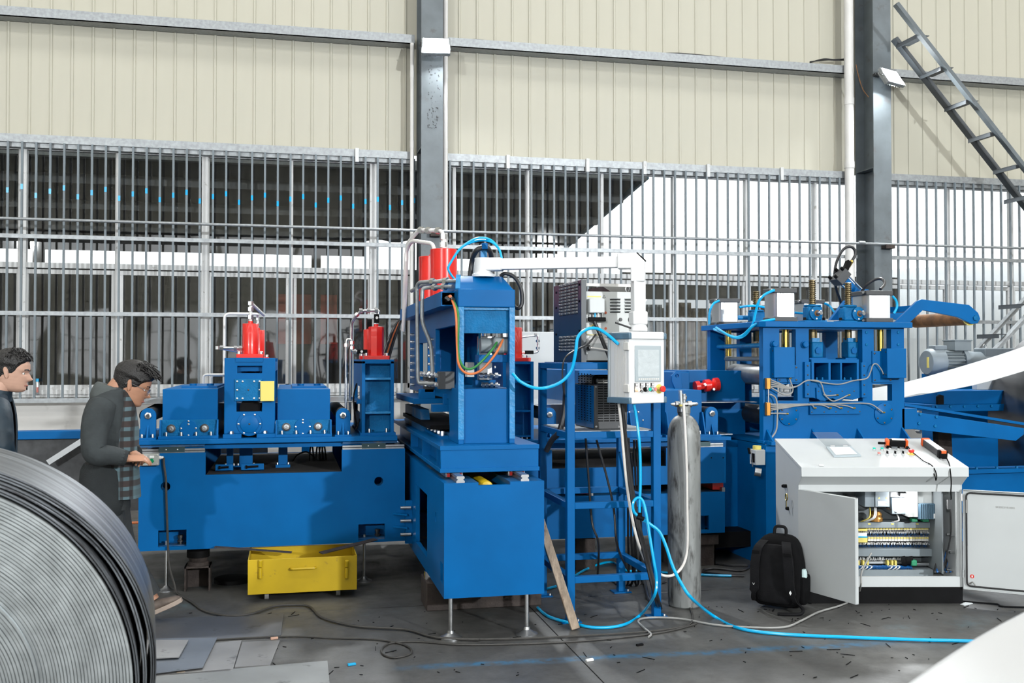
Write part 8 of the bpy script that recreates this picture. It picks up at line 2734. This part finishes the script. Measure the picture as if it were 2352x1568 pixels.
# torso and legs (under the clothes)
tor = MB().loft([ring(hip + Vector((0, 0, -.06)), .11, .155, FR), ring(hip, .115, .16, FR), ring(waist, .11, .15, FR), ring(chest, .125, .175, FR), ring(should + Vector((.0, 0, -.02)), .11, .18, FR), ring(should + Vector((.03, 0, .03)), .06, .09, FR)])
body.add(tor.v, tor.f)
# arms: near (camera side) and far, hands meeting at the waist
sh_n = should + Vector((.0, -.185, -.03))
sh_f = should + Vector((.02, .17, -.03))
el_n = pm(222, 1038, -.30)
el_f = pm(288, 1015, .22)
wr_n = pm(285, 1052, -.25)
wr_f = pm(308, 1040, -.05)
for s_, e_, w_, h_f in ((sh_n, el_n, wr_n, (1, .30, .02)), (sh_f, el_f, wr_f, (.75, -.9, -.2))):
    ar_ = tube_limb([s_, e_, w_], [.052, .044, .030], 12, 7)
    body.add(ar_.v, ar_.f)
hand(body, wr_n + Vector((.02, .0, -.002)), (1, .25, .0), (.0, -.35, 1), 1.05, .55)
hand(body, wr_f + Vector((-.01, -.02, .01)), (.55, -.8, -.25), (.2, .1, 1), 1.0, .9)
kn_n, kn_f = pm(258, 1260, -.06), pm(285, 1260, .10)
an_n, an_f = Vector((pm(215, 1400).x, YM - .09, .09)), Vector((pm(348, 1375).x, YM + .08, .14))
for a, k_, e_ in ((hip + Vector((-.01, -.085, -.06)), kn_n, an_n), (hip + Vector((0, .085, -.06)), kn_f, an_f)):
    lg = tube_limb([a, k_, e_], [.085, .058, .040], 12, 7)
    body.add(lg.v, lg.f)
part('body', body, M['skin'], man, sub=0)
# eyes, brows, lips
for s_ in (-1, 1):
    ex_ = MB().lathe((0, 0, 0), (1, 0, 0), [(.001, -.011), (.007, -.009), (.010, -.003), (.010, .003), (.007, .009), (.001, .011)], 12).xf(Mh @ Matrix.Translation((.066, s_ * .034, .111)))
    e1_ = part('eye', ex_, M['eye_white'], man)
    part('iris', MB().lathe((.0095, 0, -.001), (1, 0, 0), [(.005, 0), (.004, .0015)], 10).xf(Mh @ Matrix.Translation((.066, s_ * .034, .110))), M['hair'], e1_)
    part('eyelid', MB().bar((.078, s_ * .022, .118), (.068, s_ * .046, .117), .010, .006).xf(Mh), M['skin'], man, bv=.002)
    part('eyebrow', MB().tube([Mh @ Vector(p) for p in ((.092, s_ * .016, .131), (.088, s_ * .032, .136), (.074, s_ * .050, .133))], .0045, 6), M['hair'], man)
part('lips', MB().tube([Mh @ Vector(p) for p in spline([(.083, -.022, .044), (.094, -.008, .046), (.096, 0, .0455), (.094, .008, .046), (.083, .022, .044)], 3)], .0045, 6), M['lip'], man)


# hair: cap plus tousled tufts
def hair_cap(Mh, m_, par, hairline, grow, seed, tufts, long_):
    def mask(t, an):
        return 1.0
    rings = []
    nr, na = 22, 44
    for i in range(nr + 1):
        rg = []
        for j in range(na):
            a = 2 * PI * j / na - PI
            an = abs(math.degrees(a))
            tl = lerp_tab(hairline, an)[0]
            t = tl + (1.0 - tl) * i / nr
            f, bk_, w_ = lerp_tab(HEAD, t)
            c, s_ = math.cos(a), math.sin(a)
            x_ = (f if c > 0 else bk_) * (abs(c) ** .85) * (1 if c > 0 else -1)
            y_ = w_ * s_ * (abs(s_) ** -.12 if abs(s_) > .01 else 1)
            k = math.hypot(x_, y_) or 1
            gg = grow * min(1.0, (i + .4) / 4) * (1 + .25 * math.sin(a * 9 + i) * .6) * (1.0 if an < 110 else .6)
            if t < .62 and an > 60:
                gg *= .35
            rg.append((x_ + x_ / k * gg, y_ + y_ / k * gg, t * HH + grow * 1.0 * max(0, (t - .6) / .4)))
        rings.append(rg)
    h_ = part('hair', MB().loft(rings, caps=True).xf(Mh), M[m_], par)
    rt = random.Random(seed)
    tb_ = MB()
    for q_ in range(tufts):
        a = rt.uniform(-1.9, 1.9)
        t = rt.uniform(.74, .97)
        f, bk_, w_ = lerp_tab(HEAD, t)
        x_ = (f if math.cos(a) > 0 else bk_) * math.cos(a)
        y_ = w_ * math.sin(a)
        p0_ = Vector((x_, y_, t * HH + grow * .6))
        d_ = Vector((x_ * .6 + .055 + .03 * rt.random(), y_ * .7 + rt.uniform(-.02, .02), .03 * rt.random())).normalized()
        ln = long_ * rt.uniform(.5, 1.1)
        pts = [p0_, p0_ + d_ * ln * .5 + Vector((0, 0, .012)), p0_ + d_ * ln + Vector((0, 0, -.006 + .012 * rt.random()))]
        P = spline(pts, 3)
        tb_.tube(P, 0, 5, rr=[.0075 * (1 - .85 * u / (len(P) - 1)) for u in range(len(P))])
    part('hair_tufts', tb_.xf(Mh), M[m_], h_, kind='stuff')


hair_cap(Mh, 'hair', man, [(0, .72), (25, .70), (50, .66), (66, .60), (76, .46), (88, .44), (100, .38), (125, .14), (180, .06)], .016, 3, 260, .055)
# glasses
gl_ = MB()
for s_ in (-1, 1):
    gl_.tube([Mh @ Vector((.100 - .010 * abs(math.cos(u)) * (1 if math.cos(u) > 0 else 0), s_ * (.034 + .022 * math.cos(u)), .106 + .017 * math.sin(u))) for u in [2 * PI * q_ / 20 for q_ in range(21)]], .0016, 6)
    gl_.tube([Mh @ Vector(p) for p in ((.092, s_ * .056, .112), (.06, s_ * .074, .116), (-.02, s_ * .080, .118), (-.035, s_ * .080, .106))], .0017, 6)
gl_.tube([Mh @ Vector(p) for p in ((.1, -.012, .109), (.104, 0, .112), (.1, .012, .109))], .0016, 6)
gp_ = part('glasses', gl_, M['steel'], man)
for s_ in (-1, 1):
    part('lens', MB().add([Mh @ Vector((.0985 - .005 * max(0, math.cos(u)), s_ * (.034 + .021 * math.cos(u)), .106 + .016 * math.sin(u))) for u in [2 * PI * q_ / 18 for q_ in range(18)]], [tuple(range(18))]), M['clear_plastic'], gp_)
# shirt (plaid) and its long hem
shm = MB().loft([ring(pm(283, 1140), .108, .165, FR), ring(pm(278, 1090), .112, .165, FR), ring(pm(275, 1040), .115, .16, FR), ring(pm(272, 985), .125, .165, FR), ring(pm(272, 935), .105, .14, FR), ring(pm(276, 905), .075, .085, FR), ring(pm(282, 895), .066, .072, FR)])
part('plaid_shirt', shm, M['plaid'], man)
part('shirt_collar', MB().loft([ring(pm(278, 908), .082, .085, FR, tilt=-.25), ring(pm(282, 893), .070, .074, FR, tilt=-.25), ring(pm(283, 893), .064, .068, FR, tilt=-.25)]), M['plaid'], man)
# jacket: open-fronted shell
def shell(secs, n=30, th=.012):
    outr, inr = [], []
    for c, rx, ry, gp in secs:
        o1 = ring(c, rx, ry, FR, n, 2.4, gp)
        i1 = ring(c, rx - th, ry - th, FR, n, 2.4, gp)
        outr.append(o1 + i1[::-1])
    return MB().loft(outr)


jk_secs = [(pm(236, 1200), .150, .215, .62), (pm(238, 1150), .152, .212, .60), (pm(240, 1100), .150, .205, .58), (pm(243, 1050), .148, .198, .56), (pm(243, 1000), .150, .200, .56), (pm(244, 955), .146, .205, .60), (pm(248, 922), .125, .190, .66), (pm(254, 900), .098, .135, .72), (pm(262, 886), .086, .100, .74)]
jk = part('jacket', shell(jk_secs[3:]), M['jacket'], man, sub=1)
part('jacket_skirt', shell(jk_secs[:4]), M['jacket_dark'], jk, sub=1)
for s_, e_, w_, nm in ((sh_n, el_n, wr_n, 'sleeve'), (sh_f, el_f, wr_f, 'sleeve')):
    d_ = (w_ - e_).normalized()
    sl_ = part(nm, tube_limb([s_ + Vector((.01, .05 if s_ is sh_n else -.05, .03)), s_ + Vector((-.012, -.01 if s_ is sh_n else .01, -.05)), s_.lerp(e_, .6) + Vector((-.02, 0, 0)), e_ + Vector((-.01, 0, -.01)), e_.lerp(w_, .5), w_ - d_ * .0], [.085, .092, .078, .073, .060, .050], 16, 5), M['jacket'], jk, sub=1)
    part('cuff', tube_limb([w_ - d_ * .03, w_ + d_ * .01], [.053, .050], 14, 3), M['jacket_dark'], jk)
hood = [ring(pm(249, 930), .110, .15, FR, tilt=-.1), ring(pm(248, 912), .112, .146, FR, tilt=-.2), ring(pm(253, 896), .102, .125, FR, tilt=-.3), ring(pm(259, 885), .092, .103, FR, tilt=-.35), ring(pm(263, 888), .080, .086, FR, tilt=-.35), ring(pm(265, 905), .070, .076, FR, tilt=-.3)]
part('hood', MB().loft(hood), M['hood_grey'], man, sub=1)
# trousers and shoes
trs = MB().loft([ring(hip + Vector((0, 0, -.10)), .125, .172, FR), ring(hip + Vector((0, 0, .02)), .122, .168, FR)])
for a, k_, e_ in ((hip + Vector((-.01, -.085, -.06)), kn_n, an_n), (hip + Vector((0, .085, -.06)), kn_f, an_f)):
    l2 = tube_limb([a, k_, e_ + (k_ - e_).normalized() * .03], [.105, .080, .068], 14, 7)
    trs.add(l2.v, l2.f)
part('trousers', trs, M['trousers'], man)


def shoe(par, heel, toe_dir, up_):
    toe_dir, up_ = Vector(toe_dir).normalized(), Vector(up_).normalized()
    sd = toe_dir.cross(up_).normalized()
    up_ = sd.cross(toe_dir)
    rings = []
    for d_, hw_, h_ in ((-.07, .030, .07), (-.05, .036, .085), (0, .038, .095), (.06, .040, .075), (.12, .046, .055), (.17, .044, .045), (.20, .030, .035), (.215, .010, .02)):
        c = Vector(heel) + toe_dir * d_
        rings.append([c + sd * hw_ * math.cos(u) + up_ * (h_ / 2 + h_ / 2 * math.sin(u)) for u in [2 * PI * q_ / 14 for q_ in range(14)]])
    s_ = part('shoe', MB().loft(rings), M['shoe'], par, sub=1)
    b = MB()
    ol = [(-.075, .030), (-.05, .040), (.03, .041), (.12, .050), (.18, .046), (.215, .022)]
    pts = [(d_, w_) for d_, w_ in ol] + [(d_, -w_) for d_, w_ in ol[::-1]]
    vs = [Vector(heel) + toe_dir * d_ + sd * w_ + up_ * z_ for z_ in (-.014, .014) for d_, w_ in pts]
    n = len(pts)
    b.add(vs, [tuple(range(n)), tuple(range(2 * n - 1, n - 1, -1))] + [(i, (i + 1) % n, (i + 1) % n + n, i + n) for i in range(n)])
    part('sole', b, M['shoe_sole'], s_, bv=.004)


shoe(man, (an_n.x, an_n.y, .015), (1, .05, 0), (0, 0, 1))
shoe(man, (an_f.x - .02, an_f.y, .055), (1, .0, .42), (-.42, 0, 1))

# ---------------------------------------------------------------- man in the navy work coat, cut by the frame edge
Y2 = 6.9


def p2(px, py, dy=0.0):
    return PY(px, py, Y2 + dy)


b2 = p2(-20, 1400)
man2 = thing('person', 'person with short dark hair in a navy work coat turned towards the machine', 'person', (b2.x, Y2, 0))
FR2 = math.radians(2)
Mh2 = Matrix.Translation(p2(18, 898)) @ Matrix.Rotation(FR2, 4, 'Z') @ Matrix.Rotation(math.radians(9), 4, 'Y') @ Matrix.Scale(1.13, 4)
body2 = head_mb().xf(Mh2)
ear2 = ears()
ear2.xf(Mh2)
body2.add(ear2.v, ear2.f)
nk = tube_limb([p2(-18, 930), p2(-8, 910), p2(0, 890), Mh2 @ Vector((-.01, 0, .06))], [.085, .074, .066, .060], 16)
body2.add(nk.v, nk.f)
hip2 = p2(-30, 1160)
tor = MB().loft([ring(hip2, .11, .16, FR2), ring(p2(-28, 1060), .11, .155, FR2), ring(p2(-24, 980), .125, .18, FR2), ring(p2(-20, 935), .10, .17, FR2), ring(p2(-15, 912), .07, .09, FR2)])
body2.add(tor.v, tor.f)
for dy in (-.09, .09):
    e_ = Vector((hip2.x + dy * .8, Y2 + dy, .09))
    lg = tube_limb([hip2 + Vector((0, dy, 0)), hip2.lerp(e_, .5) + Vector((.03, dy * .1, 0)), e_], [.085, .058, .042], 12, 6)
    body2.add(lg.v, lg.f)
s1_, e1v, w1v = p2(-10, 945, -.19), p2(2, 1025, -.24), p2(22, 1085, -.16)
s2_, e2v, w2v = p2(-10, 945, .19), p2(-5, 1025, .24), p2(20, 1085, .12)
for a, e_, w_ in ((s1_, e1v, w1v), (s2_, e2v, w2v)):
    l3 = tube_limb([a, e_, w_], [.055, .045, .032], 12, 6)
    body2.add(l3.v, l3.f)
    hand(body2, w_ + (w_ - e_).normalized() * .02, (w_ - e_), (.6, 0, .8), 1.0, .6)
part('body', body2, M['skin_pale'], man2)
for s_ in (-1, 1):
    e1_ = part('eye', MB().lathe((0, 0, 0), (1, 0, 0), [(.001, -.011), (.007, -.009), (.010, -.003), (.010, .003), (.007, .009), (.001, .011)], 12).xf(Mh2 @ Matrix.Translation((.066, s_ * .034, .111))), M['eye_white'], man2)
    part('iris', MB().lathe((.0095, 0, .001), (1, 0, 0), [(.005, 0), (.004, .0015)], 10).xf(Mh2 @ Matrix.Translation((.066, s_ * .034, .111))), M['hair'], e1_)
    part('eyebrow', MB().tube([Mh2 @ Vector(p) for p in ((.093, s_ * .014, .130), (.089, s_ * .032, .136), (.074, s_ * .050, .132))], .0048, 6), M['hair'], man2)
part('lips', MB().tube([Mh2 @ Vector(p) for p in spline([(.083, -.022, .044), (.094, -.008, .046), (.096, 0, .0455), (.094, .008, .046), (.083, .022, .044)], 3)], .0045, 6), M['lip'], man2)
hair_cap(Mh2, 'hair', man2, [(0, .78), (25, .75), (50, .70), (66, .64), (78, .46), (88, .44), (100, .40), (125, .26), (180, .18)], .010, 9, 120, .028)
FRs = FR
FR = FR2
ck = part('coat', shell([(p2(-30, 1190), .165, .225, .10), (p2(-28, 1100), .160, .215, .10), (p2(-26, 1030), .158, .21, .10), (p2(-24, 975), .158, .215, .12), (p2(-20, 935), .135, .20, .2), (p2(-15, 912), .105, .13, .4), (p2(-8, 897), .088, .10, .5)]), M['navy_coat'], man2, sub=1)
for a, e_, w_ in ((s1_, e1v, w1v), (s2_, e2v, w2v)):
    part('sleeve', tube_limb([a + Vector((-.02, .06 if a is s1_ else -.06, .035)), a + Vector((0, 0, -.03)), a.lerp(e_, .6), e_, e_.lerp(w_, .5), w_], [.09, .100, .088, .080, .066, .055], 16, 5), M['navy_coat'], ck, sub=1)
part('coat_collar', MB().loft([ring(p2(-14, 915), .10, .115, FR2, tilt=-.2), ring(p2(-6, 893), .085, .09, FR2, tilt=-.2), ring(p2(-5, 893), .077, .082, FR2, tilt=-.2)]), M['navy_coat'], ck)
trs = MB().loft([ring(hip2 + Vector((0, 0, -.08)), .125, .175, FR2), ring(hip2 + Vector((0, 0, .05)), .12, .17, FR2)])
for dy in (-.09, .09):
    e_ = Vector((hip2.x + dy * .8, Y2 + dy, .10))
    l2 = tube_limb([hip2 + Vector((0, dy, 0)), hip2.lerp(e_, .5) + Vector((.03, dy * .1, 0)), e_], [.105, .082, .07], 14, 6)
    trs.add(l2.v, l2.f)
part('trousers', trs, M['trousers'], man2)
for dy in (-.09, .09):
    shoe(man2, (hip2.x + dy * .8, Y2 + dy, .015), (1, .05, 0), (0, 0, 1))
